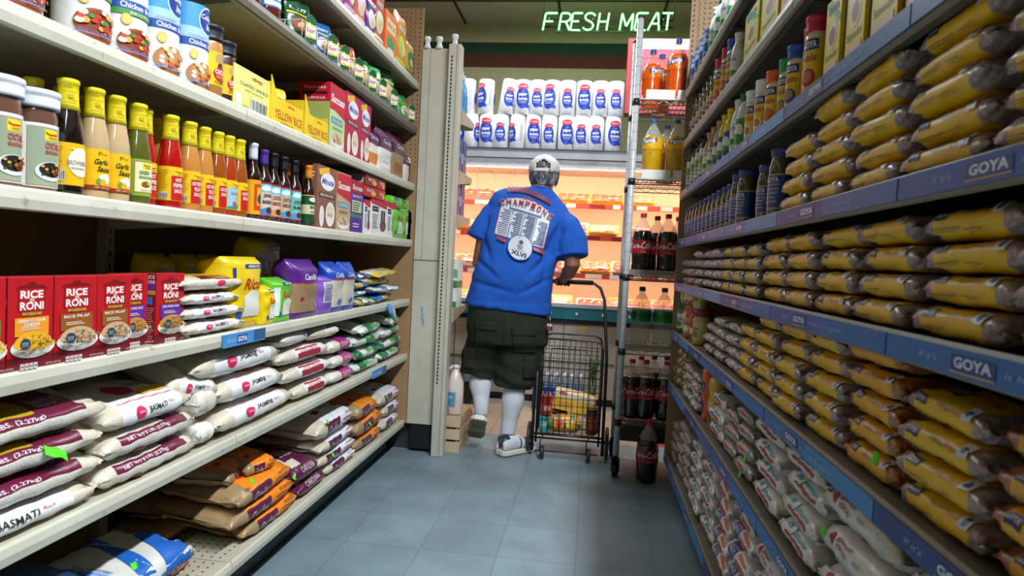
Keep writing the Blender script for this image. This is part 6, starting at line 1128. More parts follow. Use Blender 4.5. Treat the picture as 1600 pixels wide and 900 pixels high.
# jars of olives at the far end of the eye level shelf
def olive(h, r, liq='4a4420.g', lab='223a7a.f'):
    pr = [(r*0.9, 0), (r, 0.006), (r, h*0.72), (r*0.86, h*0.84), (r*0.8, h*0.9), (r*0.8, h*0.96)]
    art = [('r', -0.02, h*0.74*0.5, 0.02, h*0.36, 'c8c0a0')]+bars(-r*0.6, h*0.2, r*0.7, h*0.5, 5, '8a9ac8')+[('t', 'GOYA', 0.0, h*0.54, r*1.1, h*0.08, 'dcdce8', 0.03)]
    return bottle('olive_jar', pr, liq, (h*0.88, h), '26407a', labk=lab, lz=(h*0.14, h*0.62), art=[('r', -PI*r*0.9, h*0.13, PI*r*0.9, h*0.145, 'c8b878'), ('r', -PI*r*0.9, h*0.605, PI*r*0.9, h*0.62, 'c8b878')]+art, capw=0.002, cat='jar', n=26)
OJ, OJ2 = olive(0.185, 0.036), olive(0.155, 0.03)
ys = [1.80, 1.895]; 
OJ.put('tall olive jar with navy label next to the bean bags', (RX+0.06, 1.80, RS['E']+0.0004), -PI/2+0.5, 'olive jars')
OJ2.put('slimmer olive jar with navy label, second from the bean bags', (RX+0.05, 1.90, RS['E']+0.0004), -PI/2+0.5, 'olive jars')
for i, Y in enumerate((2.14, 2.24, 2.33, 2.42, 2.52, 2.62, 2.72, 2.82, 2.92, 3.02, 3.12, 3.22, 3.32)):
    (OJ2 if i > 1 else OJ).put(f'olive jar with navy label, {ordn[i]} in the far row on the right shelf', (RX+0.05, Y, RS['E']+0.0004), -PI/2+0.5, 'far row of olive jars', scale=1.0 if i > 1 else 0.95)
    if i % 2 == 0: OJ2.put(f'olive jar behind the {ordn[i]} jar of the far row', (RX+0.12, Y, RS['E']+0.0004), -PI/2+0.5, 'olive jars behind')
m = MB(); Y0, Y1 = 3.1, 3.35; m.box(RX+0.08, 3.0, RS['F']+0.175, RX+0.30, 3.2, RS['F']+0.18, 'b89a6a')
# jars at the far end of the third shelf
JR = [bottle('sauce_jar', [(0.03, 0), (0.034, 0.005), (0.034, 0.09), (0.03, 0.105), (0.029, 0.118)], l, (0.105, 0.128), c, labk=lb, lz=(0.02, 0.085), art=[('t', 'GOYA', 0, 0.06, 0.04, 0.012, '26346c', 0.03), ('e', 0, 0.04, 0.018, 0.012, a)], capw=0.002, cat='jar', n=22) for l, c, lb, a in (('5a6a20.g', '3a5a20', 'd8d8c8.f', '5a8a2a'), ('a8b0b8.g', '2a3a5a', 'c8ccd4.f', 'd8d040'), ('b86a14.g', 'c86a1c', 'd8a040.f', 'e8e0c0'), ('a0301c.g', 'b01c24', 'c8401c.f', 'f0d8a0'), ('b8b060.g', '8a1c2c', 'c8c070.f', '8a8a30'))]
jn = ['green', 'pale grey', 'orange', 'red', 'yellow green']
for i in range(5): JR[i].put(f'{jn[i]} jar on the lower row at the far end of the third right shelf', (RX+0.05+0.012*(i % 2), [3.33, 3.2, 3.08, 2.97, 2.82][i], RS['G']+0.0004), -PI/2+0.5, 'jars at the far end', scale=1.15)
for i in range(4): JR[(i+1) % 5].put(f'{jn[(i+1) % 5]} jar standing on top of the lower jar row, third right shelf', (RX+0.055, [3.32, 3.19, 3.07, 2.92][i], RS['G']+0.1485), -PI/2+0.5, 'upper jars at the far end')
# seasoning shakers, boxes, oils on the upper right shelves
AP = [(0.02, 0), (0.024, 0.003), (0.024, 0.13), (0.02, 0.138), (0.02, 0.145)]
def adobo(capk): return bottle('seasoning_shaker', AP, 'e8e0d4.f', (0.137, 0.172), capk, labk='e8c41c.f', lz=(0.012, 0.132), art=[('r', -0.02, 0.1, 0.02, 0.122, '26408a'), ('t', 'GOYA', 0, 0.111, 0.032, 0.014, WHT, 0.03), ('t', 'Adobo', 0, 0.085, 0.036, 0.017, 'd05a4a', 0.02, 0.15), ('e', 0, 0.045, 0.016, 0.018, capk), ('e', 0, 0.047, 0.01, 0.012, 'c88a50'), ('r', -0.07, 0.013, 0.07, 0.02, capk)], capw=0.003, cat='shaker', n=22)
AD = {k: adobo(h) for k, h in (('red', 'c8203c'), ('green', '1f9a4a'), ('blue', '2450b0'), ('orange', 'e8622c'), ('white', 'e8e8e8'))}
zD = RS['D']
ad = [(1279, 'red'), (1267, 'red'), (1249, 'blue'), (1227, 'green'), (1214, 'orange'), (1206, 'orange'), (1196, 'white'), (1188, 'blue'), (1180, 'white')]
for i, (px, k) in enumerate(ad): AD[k].put(f'{k} capped yellow seasoning shaker, {ordn[i]} from the yellow boxes on the right', (RX+0.045+0.012*(i % 2), col_y(px, RX+0.05, zD+0.08), zD+0.0004), -PI/2+0.55, 'seasoning shakers on the right', scale=(1.05, 1.05, [1.1, 1.06, 0.98, 1.0, 0.95, 1, 1, 1, 1][i]))
def boxR(px0, px1, z, d, h, k, front, label, side=(), sidek=None, right=(), name='seasoning_box', inset=0.02):
    yc, w = spanR(px0, px1, z, inset); carton(name, w*0.97, d, h, k, front, side=side, sidek=sidek, right=right).put(label, (RX+inset+d/2, yc, z+0.0004), -PI/2, None)
BX = [('p', [(0, 0.95), (0.3, 1), (1, 0.7), (1, 0.62)], '3a9a4a'), ('e', 0.5, 0.55, 0.3, 0.18, 'e8e0d0'), ('e', 0.5, 0.53, 0.2, 0.11, 'a8401c'), ('t', 'GOYA', 0.5, 0.86, 0.7, 0.1, '26408a', 0.04), ('t', 'Sazonador', 0.5, 0.3, 0.8, 0.08, '8a6a20', 0.02), ('r', 0.1, 0.08, 0.9, 0.2, 'e8c8b0')]
NUT = [('r', 0.1, 0.05, 0.9, 0.9, '8a8270')]+bars(0.15, 0.1, 0.85, 0.85, 14, 'c8c0a8')
boxR(1284, 1308, zD, 0.07, 0.165, 'ecd21c', BX, 'yellow seasoning box nearest the red capped shakers', right=NUT)
boxR(1317, 1347, zD, 0.07, 0.175, 'ecd21c', BX, 'second yellow seasoning box on the upper right shelf', right=NUT)
boxR(1357, 1400, zD, 0.075, 0.18, 'e8cc1c', BX, 'third yellow seasoning box, largest, on the upper right shelf', right=NUT)
boxR(1412, 1470, zD, 0.075, 0.18, 'd84a1c', BX, 'orange and yellow seasoning box cut off by the top of the photo', right=NUT)
# far part of that shelf: sprays and oils
SPRY = lambda capk, bk, lk: bottle('spray_bottle', [(0.024, 0), (0.028, 0.004), (0.028, 0.12), (0.022, 0.15), (0.013, 0.17), (0.013, 0.18)], bk, (0.172, 0.2), capk, labk=lk, lz=(0.03, 0.115), art=[('e', 0, 0.075, 0.018, 0.025, 'e8e8d8'), ('t', 'GOYA', 0, 0.1, 0.03, 0.01, '26408a', 0.03), ('p', [(-0.02, 0.04), (0.02, 0.05), (0.02, 0.06), (-0.02, 0.07)], '3a9a3a')], capw=0.003, n=22)
SY = [SPRY('1f6a3a', 'e8ece8.f', '3aa03c.f'), SPRY('e8e8e8', 'e8ece8.f', 'd8dce8.f'), SPRY('e8c41c', 'e0c830.f', '2a50a0.f'), SPRY('b8946a', 'b8a888.g', '2a50a0.f'), SPRY('b8946a', 'a88a5a.g', 'd8d0a8.f')]
sn = ['green capped white bottle', 'white bottle', 'yellow bottle with blue label', 'cork topped bottle with blue label', 'cork topped amber bottle']
for i, (px, k) in enumerate(((1163, 0), (1154, 1), (1142, 2), (1133, 2), (1125, 3), (1116, 4), (1109, 4))): SY[k].put(f'{sn[k]}, {ordn[i]} after the shakers on the upper right shelf', (RX+0.05, col_y(px, RX+0.05, zD+0.08), zD+0.0004), -PI/2+0.55, 'bottles beyond the shakers', scale=1.02)
OIL = bottle('oil_bottle', [(0.026, 0), (0.03, 0.004), (0.03, 0.15), (0.026, 0.17), (0.013, 0.195), (0.013, 0.215)], '14180c.g', (0.205, 0.228), '101010', labk='d0d8c8.f', lz=(0.035, 0.15), art=[('e', 0, 0.1, 0.018, 0.02, '7a9a4a'), ('t', 'OLIVE', 0, 0.07, 0.03, 0.01, '3a5a2a', 0.02), ('r', -0.02, 0.05, 0.02, 0.055, '8a9a7a')], n=22)
for i, px in enumerate((1103, 1096, 1089, 1082, 1077)): OIL.put(f'dark oil bottle with pale label, {ordn[i]} from the near side at the far end', (RX+0.05, col_y(px, RX+0.05, zD+0.1), zD+0.0004), -PI/2+0.5, 'dark oil bottles')
zC = RS['C']
GLB = bottle('sauce_bottle', [(0.02, 0), (0.023, 0.004), (0.023, 0.11), (0.012, 0.15), (0.011, 0.175)], '7a6a3a.g', (0.165, 0.188), '8a8a8a.s', labk='c8c0a0.f', lz=(0.03, 0.1), art=[('t', 'SALSA', 0, 0.07, 0.03, 0.012, '5a3a1c', 0.02), ('e', 0, 0.05, 0.012, 0.008, 'a83a1c')], n=20)
for i, px in enumerate((1118, 1112, 1106, 1100, 1095, 1089, 1084)): GLB.put(f'silver capped sauce bottle, {ordn[i]} from the near side on the high right shelf', (RX+0.045, col_y(px, RX+0.045, zC+0.08), zC+0.0004), -PI/2+0.5, 'silver capped sauce bottles')
for i, (px, k) in enumerate(((1127, 'red'), (1138, 'red'), (1147, 'blue'))): AD[k].put(f'{k} capped yellow seasoning shaker on the high right shelf, {ordn[i]} from the far end', (RX+0.045, col_y(px, RX+0.045, zC+0.08), zC+0.0004), -PI/2+0.55, 'shakers on the high right shelf', scale=(1.15, 1.15, 1.12))
boxR(1160, 1182, zC, 0.07, 0.17, 'ecd21c', BX, 'yellow seasoning box on the high right shelf beside blue capped shaker', right=NUT)
boxR(1186, 1214, zC, 0.07, 0.17, 'ecd21c', BX, 'second yellow seasoning box on the high right shelf', right=NUT)
boxR(1218, 1260, zC, 0.07, 0.17, 'e86a2c', BX, 'orange seasoning box cut off by the top, high right shelf', right=NUT)
SY[1].put('white bottle between the shaker and boxes on the high right shelf', (RX+0.05, col_y(1153, RX+0.05, zC+0.05), zC), -PI/2+0.5)
zB = RS['B']
CN = can(0.066, 0.08, [('r', -0.1, 0.0, 0.1, 0.08, '3a6ab0'), ('t', 'GOYA', 0, 0.055, 0.04, 0.016, 'e8e8f0', 0.03), ('e', 0, 0.03, 0.02, 0.012, 'c8d8f0')], '3a6ab0', 'vegetable_can')
for i, px in enumerate((1077, 1083, 1090, 1097, 1104, 1111)):
    Y = col_y(px, RX+0.05, zB+0.05)
    for j in range(2): CN.put(f'small blue can, {["lower", "upper"][j]} layer, {ordn[i]} from the far end of the top right shelf', (RX+0.045, Y, zB+0.0004+0.0805*j), -PI/2+0.5, 'blue cans on the top right shelf')
for i, (px, k) in enumerate(((1119, 1), (1128, 0), (1138, 1), (1150, 2))): SY[k].put(f'{sn[k]} on the top right shelf, {ordn[i]} after the blue cans', (RX+0.05, col_y(px, RX+0.05, zB+0.08), zB+0.0004), -PI/2+0.55, 'bottles on the top right shelf', scale=1.1)
for i, (px, py, lb) in enumerate(((1368, 715, 'green price sticker on an orange yellow bag of the third right shelf'), (1283, 735, 'green price sticker on a bag of the second right shelf'), (1288, 828, 'green price sticker on a white rice bag, second right shelf'), (1164, 716, 'green price sticker on a clear bag, far part of second right shelf'), (1156, 739, 'green price sticker near the blue strip, bottom right'))): sticker(px, py, RX+0.011, lb, 0.016, 0.018, 0.2, 0.2)
# ---------------------------------------------------------------- goods on the end unit and floor
def simple_bottle(name, prof, k, capk, capz, labk=None, lz=(0, 0.1), art=(), cat='bottle', capw=0.002): return bottle(name, prof, k, capz, capk, labk=labk, lz=lz, art=art, capw=capw, cat=cat, n=20)
BLB = simple_bottle('drink_bottle', [(0.03, 0), (0.035, 0.005), (0.035, 0.17), (0.014, 0.23), (0.013, 0.25)], '6ab8dc.g', 'e8e8e8', (0.235, 0.262), '3a9ad0.f', (0.05, 0.14))
for i in range(3): BLB.put(f'pale blue drink bottle behind the slotted post, {ordn[i]} from the near side', (-0.842-0.004*i, 3.78+0.085*i, 2.0005), 0, 'blue drink bottles behind post')
for j, z in enumerate((1.40, 1.655)):
    for i in range(2): carton('snack_box', 0.07, 0.1, 0.2, '3a5a8a', [('r', 0, 0.3, 1, 0.6, 'd8dce8'), ('r', 0.2, 0.4, 0.8, 0.5, '2a3a6a')], right=[('r', 0.1, 0.2, 0.9, 0.8, '2a4a7a'), ('t', 'CHIPS', 0.5, 0.5, 0.7, 0.12, 'c8d4e4')]).put(f'blue snack box peeking past the slotted post, {["lower", "upper"][j]} shelf, {["nearer", "farther"][i]}', (-0.845, 3.80+0.13*i, z+0.0005), 0, 'blue snack boxes behind post')
carton('drink_carton', 0.14, 0.16, 0.29, 'e4efe6', [('r', 0, 0.0, 1, 0.12, '2a8a4a'), ('r', 0, 0.4, 1, 0.55, '2a8a4a'), ('p', [(0, 0.7), (1, 0.6), (1, 0.78), (0, 0.88)], '6ab88a'), ('t', 'GREEN', 0.5, 0.48, 0.6, 0.07, WHT), ('e', 0.6, 0.25, 0.25, 0.08, '8ac8d0')], right=[('r', 0, 0.4, 1, 0.55, '2a8a4a')], topk='e8c8a8').put('green and white drink pack standing behind the slotted post', (-0.865, 3.88, 0.8505), 0)
m = MB(); cw, cd, chh = 0.115, 0.32, 0.21
for z in (0.0, 0.075, 0.15):
    m.box(-cw/2, -cd/2, z, cw/2, -cd/2+0.01, z+0.06, 'c8b090.m'); m.box(-cw/2, cd/2-0.01, z, cw/2, cd/2, z+0.06, 'c8b090.m'); m.box(cw/2-0.01, -cd/2+0.01, z, cw/2, cd/2-0.01, z+0.06, 'c0a684.m'); m.box(-cw/2, -cd/2+0.01, z, -cw/2+0.01, cd/2-0.01, z+0.06, 'c0a684.m')
for x in (-cw/2+0.0105, cw/2-0.0285):
    for y in (-cd/2+0.0105, cd/2-0.0285): m.box(x, y, 0, x+0.018, y+0.018, chh, 'a88c68.m')
m.box(-cw/2+0.01, -cd/2+0.01, 0.195, cw/2-0.01, cd/2-0.01, 0.209, 'b89c78.m')
tag(m.obj('wooden_crate', None, (-0.775, 3.87, 0.0)), 'pale wooden slatted crate on the floor behind the slotted post', 'crate')
JP = [(0.0, 0), (0.045, 0), (0.05, 0.006), (0.05, 0.16), (0.046, 0.19), (0.03, 0.235), (0.018, 0.255), (0.017, 0.27)]
m = MB(); m.lathe(JP, 'e8d4cc.f', 24, cap=True, lobes=lambda a, z: 1+0.05*math.cos(4*a)); m.tube([(0.0, 0.03, 0.245), (0.0, 0.06, 0.22), (0.0, 0.058, 0.15), (0.0, 0.045, 0.12)], 0.011, 'e8d4cc.f', 8); m2 = MB(); m2.lathe([(0.019, 0.258), (0.019, 0.278), (0, 0.28)], 'd8e0e8', 18); m3 = MB(); draw(m3, [('r', -0.04, 0.05, 0.04, 0.13, '5a9ac0'), ('t', 'WATER', 0, 0.1, 0.05, 0.014, WHT)], cyl(0.0535), cut=(0.006, None), eps=0.0006)
Proto('water_jug', 'jug', [('jug_body', m.mesh('jug_body'), None, None), ('cap', m2.mesh('cap'), 0, None), ('label', m3.mesh('label'), 0, None)]).put('cloudy pinkish gallon jug on the wooden crate', (-0.775, 3.80, 0.2115), -0.5, None, scale=(1.05, 1.05, 1.05))
def water_case(label, loc, rz, wrapk, text, nx=6, ny=3, low='2a6ac8'):
    r = empty('bottled_water_case', label, 'water case', loc, rz); r.scale = (1.0, 1.0, 1.28); p = 0.0635; w, d = nx*p, ny*p
    m = MB(); n = 40; vs = []
    for z in (0.0, 0.06, 0.125, 0.14):
        q = 0.97 if z in (0.0, 0.14) else 1.0
        for i in range(n): a = 2*PI*i/n; sx, sy = math.copysign(abs(math.sin(a))**0.3, math.sin(a)), math.copysign(abs(math.cos(a))**0.3, math.cos(a)); vs.append((sx*w/2*q*1.01, -sy*d/2*q*1.02+0.002*math.sin(9*a), z))
    m.add(vs, [(j*n+i, j*n+(i+1) % n, (j+1)*n+(i+1) % n, (j+1)*n+i) for j in range(3) for i in range(n)], [low+'.f' if j == 0 else wrapk+'.f' for j in range(3) for i in range(n)], True)
    draw(m, [('t', text, 0, 0.096, w*0.8, 0.04, 'b8c8e8', 0.01), ('e', w*0.4, 0.096, 0.02, 0.02, 'b8c8e8'), ('e', w*0.4, 0.096, 0.016, 0.016, wrapk)] if text else [], flat((0, -d/2*1.02-0.003, 0), (1, 0, 0), (0, 0, 1)), eps=0.0008); wr = m.obj('shrink_wrap', r)
    b = MB(); b.lathe([(0, 0.002), (0.029, 0.003), (0.031, 0.01), (0.031, 0.12), (0.029, 0.15), (0.014, 0.19), (0.013, 0.205)], 'a8c0d8.t', 14, cap=False); bme = b.mesh('bottle'); c = MB(); c.lathe([(0.0145, 0.196), (0.0145, 0.212), (0.013, 0.214), (0, 0.214)], 'eef0f4', 14); cme = c.mesh('bottle_cap')
    for i in range(nx):
        for j in range(ny):
            o = bpy.data.objects.new('bottle', bme); COL.objects.link(o); o.parent = r; o.location = ((i-(nx-1)/2)*p, (j-(ny-1)/2)*p, 0); q = bpy.data.objects.new('bottle_cap', cme); COL.objects.link(q); q.parent = o
p = on_y(873, 628, 5.08); water_case('blue shrink wrapped case of water bottles on the floor behind the cart', (p.x, 5.08, 0.0), -0.03, '1f3f98', 'ARTIGA')
p = on_y(722, 612, 5.08); water_case('green wrapped case of water bottles on the floor left of the man', (p.x, 5.08, 0.0), 0.05, '1c3a2c', '', 4, 3, '16283a')
# ---------------------------------------------------------------- person
from mathutils import noise as mnoise
PER = empty('person', 'man in blue printed t-shirt, olive cargo shorts and white cap pushing a wire cart', 'person', (-0.45, 3.8, 0))
def baked(mb, voxel, smooth, wr=0.0, wscale=9.0, keys=None, wfun=None):
    me = mb.mesh('work'); o = bpy.data.objects.new('work', me); COL.objects.link(o)
    r = o.modifiers.new('r', 'REMESH'); r.mode = 'VOXEL'; r.voxel_size = voxel; r.use_smooth_shade = True
    s = o.modifiers.new('s', 'SMOOTH'); s.factor = 0.5; s.iterations = smooth
    dg = bpy.context.evaluated_depsgraph_get(); out = bpy.data.meshes.new_from_object(o.evaluated_get(dg)); bpy.data.objects.remove(o)
    if wr or wfun:
        nn = [v.normal.copy() for v in out.vertices]
        for v, n in zip(out.vertices, nn):
            q = v.co; d = wfun(q) if wfun else 0.0
            if wr: d += wr*(mnoise.noise(Vector((q.x*wscale*0.7+q.z*4, q.y*wscale*0.7, q.z*wscale)))+0.5*mnoise.noise(Vector((q.x*wscale*2+5, q.y*wscale*2, q.z*wscale*1.6))))
            v.co = q+n*d
    out.materials.clear()
    for k in keys or mb.keys[:1]: out.materials.append(M(k))
    for p_ in out.polygons: p_.use_smooth = True; p_.material_index = 0
    out.update(); return out
def rings(mb, rs, k, n=36, e=0.85):
    """rs: (cx, cy, z, rx, ry) horizontal rings; optional tilt dz/dx as sixth"""
    vs = []; fs = []
    for r in rs:
        cx, cy, z, rx, ry = r[:5]; t = r[5] if len(r) > 5 else 0.0
        for i in range(n):
            a = 2*PI*i/n; c, s = math.cos(a), math.sin(a); x = math.copysign(abs(s)**e, s)*rx; y = -math.copysign(abs(c)**e, c)*ry
            vs.append((cx+x, cy+y, z+t*x))
    for j in range(len(rs)-1):
        for i in range(n): a, b = j*n+i, j*n+(i+1) % n; fs.append((a, b, b+n, a+n))
    fs.append(tuple(range(n-1, -1, -1))); fs.append(tuple((len(rs)-1)*n+i for i in range(n)))
    mb.add(vs, fs, k); return mb
def sphere(mb, c, r, k, n=20, m=12): return mb.lathe([(r[0]*math.sin(PI*i/m), -r[2]*math.cos(PI*i/m)) for i in range(m+1)], k, n, c, cap=False, sy=r[1]/r[0])
def finish(me, name, parent, label=None):
    o = bpy.data.objects.new(name, me); COL.objects.link(o); o.parent = parent; o.matrix_parent_inverse = Matrix.Translation(-Vector(parent.location))
    if label: o['label'] = label
    return o
SKIN = '8a5a44.w2'; SKIN = '8f5f48'
# landmarks
HD = Vector((-0.318, 3.945, 1.683)); GRIP_Z = on_y(885, 440, 3.97).z; GY = 3.97
b = MB()
sphere(b, HD, (0.079, 0.1, 0.11), SKIN); sphere(b, HD+Vector((0, 0.035, -0.065)), (0.056, 0.062, 0.062), SKIN)            # skull, jaw
b.tube([HD+Vector((0, 0.09, 0.01)), HD+Vector((0, 0.112, -0.025)), HD+Vector((0, 0.1, -0.033))], [0.008, 0.015, 0.011], SKIN, 8)  # nose
for s in (-1, 1):
    sphere(b, HD+Vector((s*0.078, -0.002, -0.02)), (0.011, 0.02, 0.034), SKIN, 12, 8); sphere(b, HD+Vector((s*0.03, 0.085, 0.008)), (0.014, 0.01, 0.01), SKIN, 10, 6); sphere(b, HD+Vector((s*0.035, 0.07, -0.035)), (0.024, 0.022, 0.022), SKIN, 10, 6)
b.tube([HD+Vector((-0.022, 0.092, -0.062)), HD+Vector((0, 0.1, -0.06)), HD+Vector((0.022, 0.092, -0.062))], 0.006, SKIN, 8)
b.tube([(-0.35, 3.885, 1.47), (-0.338, 3.9, 1.55), (-0.322, 3.925, 1.63)], [0.075, 0.063, 0.06], SKIN, 20)
rings(b, [(-0.47, 3.81, 0.78, 0.20, 0.13), (-0.455, 3.81, 1.0, 0.205, 0.145), (-0.43, 3.83, 1.2, 0.20, 0.14), (-0.40, 3.855, 1.36, 0.18, 0.10), (-0.385, 3.87, 1.45, 0.14, 0.08), (-0.36, 3.88, 1.52, 0.08, 0.065)], SKIN)
def limb(pts, rad): b.tube(pts, rad, SKIN, 16)
RWR = Vector((-0.168, 3.925, GRIP_Z+0.022)); LWR = Vector((-0.335, 3.93, GRIP_Z+0.025))
limb([(-0.24, 3.865, 1.38), (-0.14, 3.82, 1.28), (-0.112, 3.80, 1.14), (-0.135, 3.85, 1.095), RWR], [0.045, 0.052, 0.047, 0.044, 0.029])
limb([(-0.54, 3.865, 1.40), (-0.645, 3.82, 1.28), (-0.672, 3.82, 1.13), (-0.56, 3.88, 1.06), LWR], [0.045, 0.05, 0.046, 0.042, 0.029])
def hand(w, side):
    """palm over the bar, four fingers curled round it, thumb on the inner side"""
    kx = [-0.033, -0.011, 0.011, 0.033]; ln = [1.0, 1.12, 1.08, 0.86] if side > 0 else [0.86, 1.08, 1.12, 1.0]
    b.tube([w, w+Vector((0, 0.022, 0.002)), w+Vector((0, 0.05, -0.004))], [0.029, 0.036, 0.03], SKIN, 14)
    cx, cy, cz = w.x, GY, GRIP_Z
    for i, dx in enumerate(kx):
        L = ln[i]; R = 0.0235; pts = [Vector((w.x+dx*0.8, w.y+0.03, w.z+0.006))]
        for a in (70, 25, -25, -75, -120): a2 = math.radians(a); pts.append(Vector((cx+dx, cy+R*math.cos(a2)*L, cz+R*math.sin(a2))))
        b.tube(pts, [0.0105, 0.0103, 0.0098, 0.0093, 0.0085, 0.0068], SKIN, 10)
    s = -side
    b.tube([w+Vector((s*0.024, 0.012, -0.004)), w+Vector((s*0.044, 0.028, -0.014)), Vector((w.x+s*0.042, cy-0.022, cz-0.012)), Vector((w.x+s*0.03, cy-0.006, cz-0.024))], [0.014, 0.013, 0.011, 0.008], SKIN, 10)
hand(RWR, 1); hand(LWR, -1)
RK, RA = Vector((-0.41, 3.83, 0.44)), Vector((-0.447, 3.79, 0.11)); LK, LA = Vector((-0.635, 3.87, 0.46)), Vector((-0.605, 3.76, 0.275))
limb([(-0.395, 3.81, 0.82), (-0.40, 3.82, 0.62), RK, RK.lerp(RA, 0.35)+Vector((0, -0.02, 0)), RA, RA+Vector((0, 0, -0.03))], [0.1, 0.085, 0.055, 0.05, 0.036, 0.034])
limb([(-0.57, 3.81, 0.82), (-0.61, 3.84, 0.64), LK, LK.lerp(LA, 0.4)+Vector((0, -0.02, 0)), LA, LA+Vector((0.0, 0.0, -0.03))], [0.1, 0.085, 0.055, 0.05, 0.036, 0.034])
RDIR = Vector((0.66, 0.75, 0)).normalized(); 
b.tube([Vector((-0.45, 3.77, 0.05)), Vector((-0.45, 3.77, 0.05))+RDIR*0.13, Vector((-0.45, 3.77, 0.045))+RDIR*0.2], [0.036, 0.036, 0.026], SKIN, 12)
LDIR = Vector((-0.2, 0.77, -0.61)).normalized()
b.tube([LA+Vector((0, 0.0, -0.01)), LA+Vector((0, 0.02, 0.02))+LDIR*0.1, LA+Vector((0, 0.02, 0.015))+LDIR*0.17], [0.032, 0.03, 0.02], SKIN, 12)
body = finish(baked(b, 0.0042, 3), 'body', PER)
# hair, cap
h = MB(); sphere(h, HD+Vector((0, -0.012, -0.012)), (0.0885, 0.102, 0.104), '5a5a5c', 30, 20)
hm = h.mesh('hair'); hm.materials.clear(); hm.materials.append(M('6a6a6e.m'))
bmh = bmesh.new(); bmh.from_mesh(hm)
dele = [v for v in bmh.verts if v.co.y > HD.y+0.035 or v.co.z < HD.z-0.085]
bmesh.ops.delete(bmh, geom=dele, context='VERTS'); bmesh.ops.subdivide_edges(bmh, edges=bmh.edges[:], cuts=2, use_grid_fill=True)
bmh.normal_update()
for v in bmh.verts: v.co += v.normal*(0.006*mnoise.noise(Vector((v.co.x*110, v.co.y*110, v.co.z*28)))+0.002); 
for f in bmh.faces: f.smooth = True
g1 = bpy.data.materials
hm.materials.append(M('48484c.m')); hm.materials.append(M('a8a8aa.m'))
for f in bmh.faces:
    q = f.calc_center_median(); t = mnoise.noise(Vector((q.x*70, q.y*70, q.z*18))); f.material_index = 1 if t > 0.12 else (2 if t < -0.22 else 0)
bmh.to_mesh(hm); bmh.free(); finish(hm, 'hair', PER, 'short grey hair')
m = MB(); cc = HD+Vector((0, 0, 0.018)); nU, nV = 40, 14; vs = []; fs = []; RXc, RYc, RZc = 0.097, 0.115, 0.092
for j in range(nV+1):
    el = -0.16+(PI/2+0.16)*j/nV
    for i in range(nU): az = 2*PI*i/nU; vs.append(cc+Vector((RXc*math.cos(el)*math.sin(az), -RYc*math.cos(el)*math.cos(az), RZc*math.sin(el)+(0.006*(1 if j else 0)))))
for j in range(nV):
    for i in range(nU):
        q = [vs[j*nU+i], vs[j*nU+(i+1) % nU]]; az = (i+0.5)*2*PI/nU; az = az if az < PI else az-2*PI; el = -0.16+(PI/2+0.16)*(j+0.5)/nV
        if (az/0.5)**2+((el-0.12)/0.42)**2 < 1 and el > 0.12-0.12: continue
        fs.append((j*nU+i, j*nU+(i+1) % nU, (j+1)*nU+(i+1) % nU, (j+1)*nU+i))
m.add(vs, fs, 'dcdad6.c'); sphere(m, cc+Vector((0, 0, RZc+0.006)), (0.008, 0.008, 0.005), 'dcdad6.c', 10, 6)
for i in range(6):
    az = i*PI/3; m.tube([cc+Vector((RXc*1.004*math.cos(e)*math.sin(az), -RYc*1.004*math.cos(e)*math.cos(az), RZc*math.sin(e)+0.006)) for e in np.linspace(0.55 if i == 0 else 0.0, PI/2, 8)], 0.0012, 'b8b6b0.c', 5)
capo = finish(m.mesh('cap'), 'cap', PER, 'white baseball cap'); so = capo.modifiers.new('s', 'SOLIDIFY'); so.thickness = 0.003
m = MB(); m.tube([cc+Vector((0.098*math.sin(a), -0.116*math.cos(a), -0.012)) for a in np.linspace(-0.6, 0.6, 12)], 0.006, 'e4e2de.c', 6); m.box(cc.x+0.035, cc.y-0.112, cc.z-0.024, cc.x+0.047, cc.y-0.104, cc.z-0.004, '8a6a3a.s'); c = m.obj('adjuster_strap'); c.parent = capo
m = MB(); vs = []
for k in range(2):
    for i in range(13): a = -1.1+2.2*i/12; vs.append(cc+Vector((0.088*math.sin(a)*(1.0 if k == 0 else 0.92), 0.1*math.cos(a)+(0.0 if k == 0 else 0.075*math.cos(a*1.2)), -0.012-(0.0 if k == 0 else 0.022)-0.012*abs(math.sin(a)))))
m.add(vs, [(i, i+1, 14+i, 13+i) for i in range(12)], 'dcdad6.c'); br = m.obj('brim'); br.parent = capo; s2 = br.modifiers.new('s', 'SOLIDIFY'); s2.thickness = 0.003
# t-shirt
s = MB(); BL = '1557ba.c'
rings(s, [(-0.478, 3.805, 0.862, 0.252, 0.178, -0.10), (-0.478, 3.805, 0.90, 0.250, 0.180, -0.09), (-0.465, 3.80, 1.0, 0.243, 0.186), (-0.45, 3.80, 1.1, 0.235, 0.188), (-0.432, 3.81, 1.2, 0.23, 0.182), (-0.415, 3.83, 1.32, 0.236, 0.165), (-0.40, 3.845, 1.40, 0.250, 0.142, -0.10), (-0.392, 3.855, 1.465, 0.246, 0.12, -0.15), (-0.388, 3.865, 1.513, 0.222, 0.105, -0.17), (-0.378, 3.875, 1.55, 0.17, 0.095, -0.15), (-0.352, 3.885, 1.577, 0.112, 0.085, -0.08), (-0.342, 3.895, 1.592, 0.08, 0.075, -0.03)], BL, e=0.8)
s.tube([(-0.535, 3.86, 1.47), (-0.60, 3.845, 1.41), (-0.645, 3.825, 1.32), (-0.668, 3.815, 1.262)], [0.07, 0.084, 0.085, 0.084], BL, 20)
s.tube([(-0.235, 3.86, 1.415), (-0.165, 3.84, 1.35), (-0.13, 3.82, 1.27), (-0.118, 3.805, 1.185)], [0.075, 0.094, 0.1, 0.1], BL, 20)
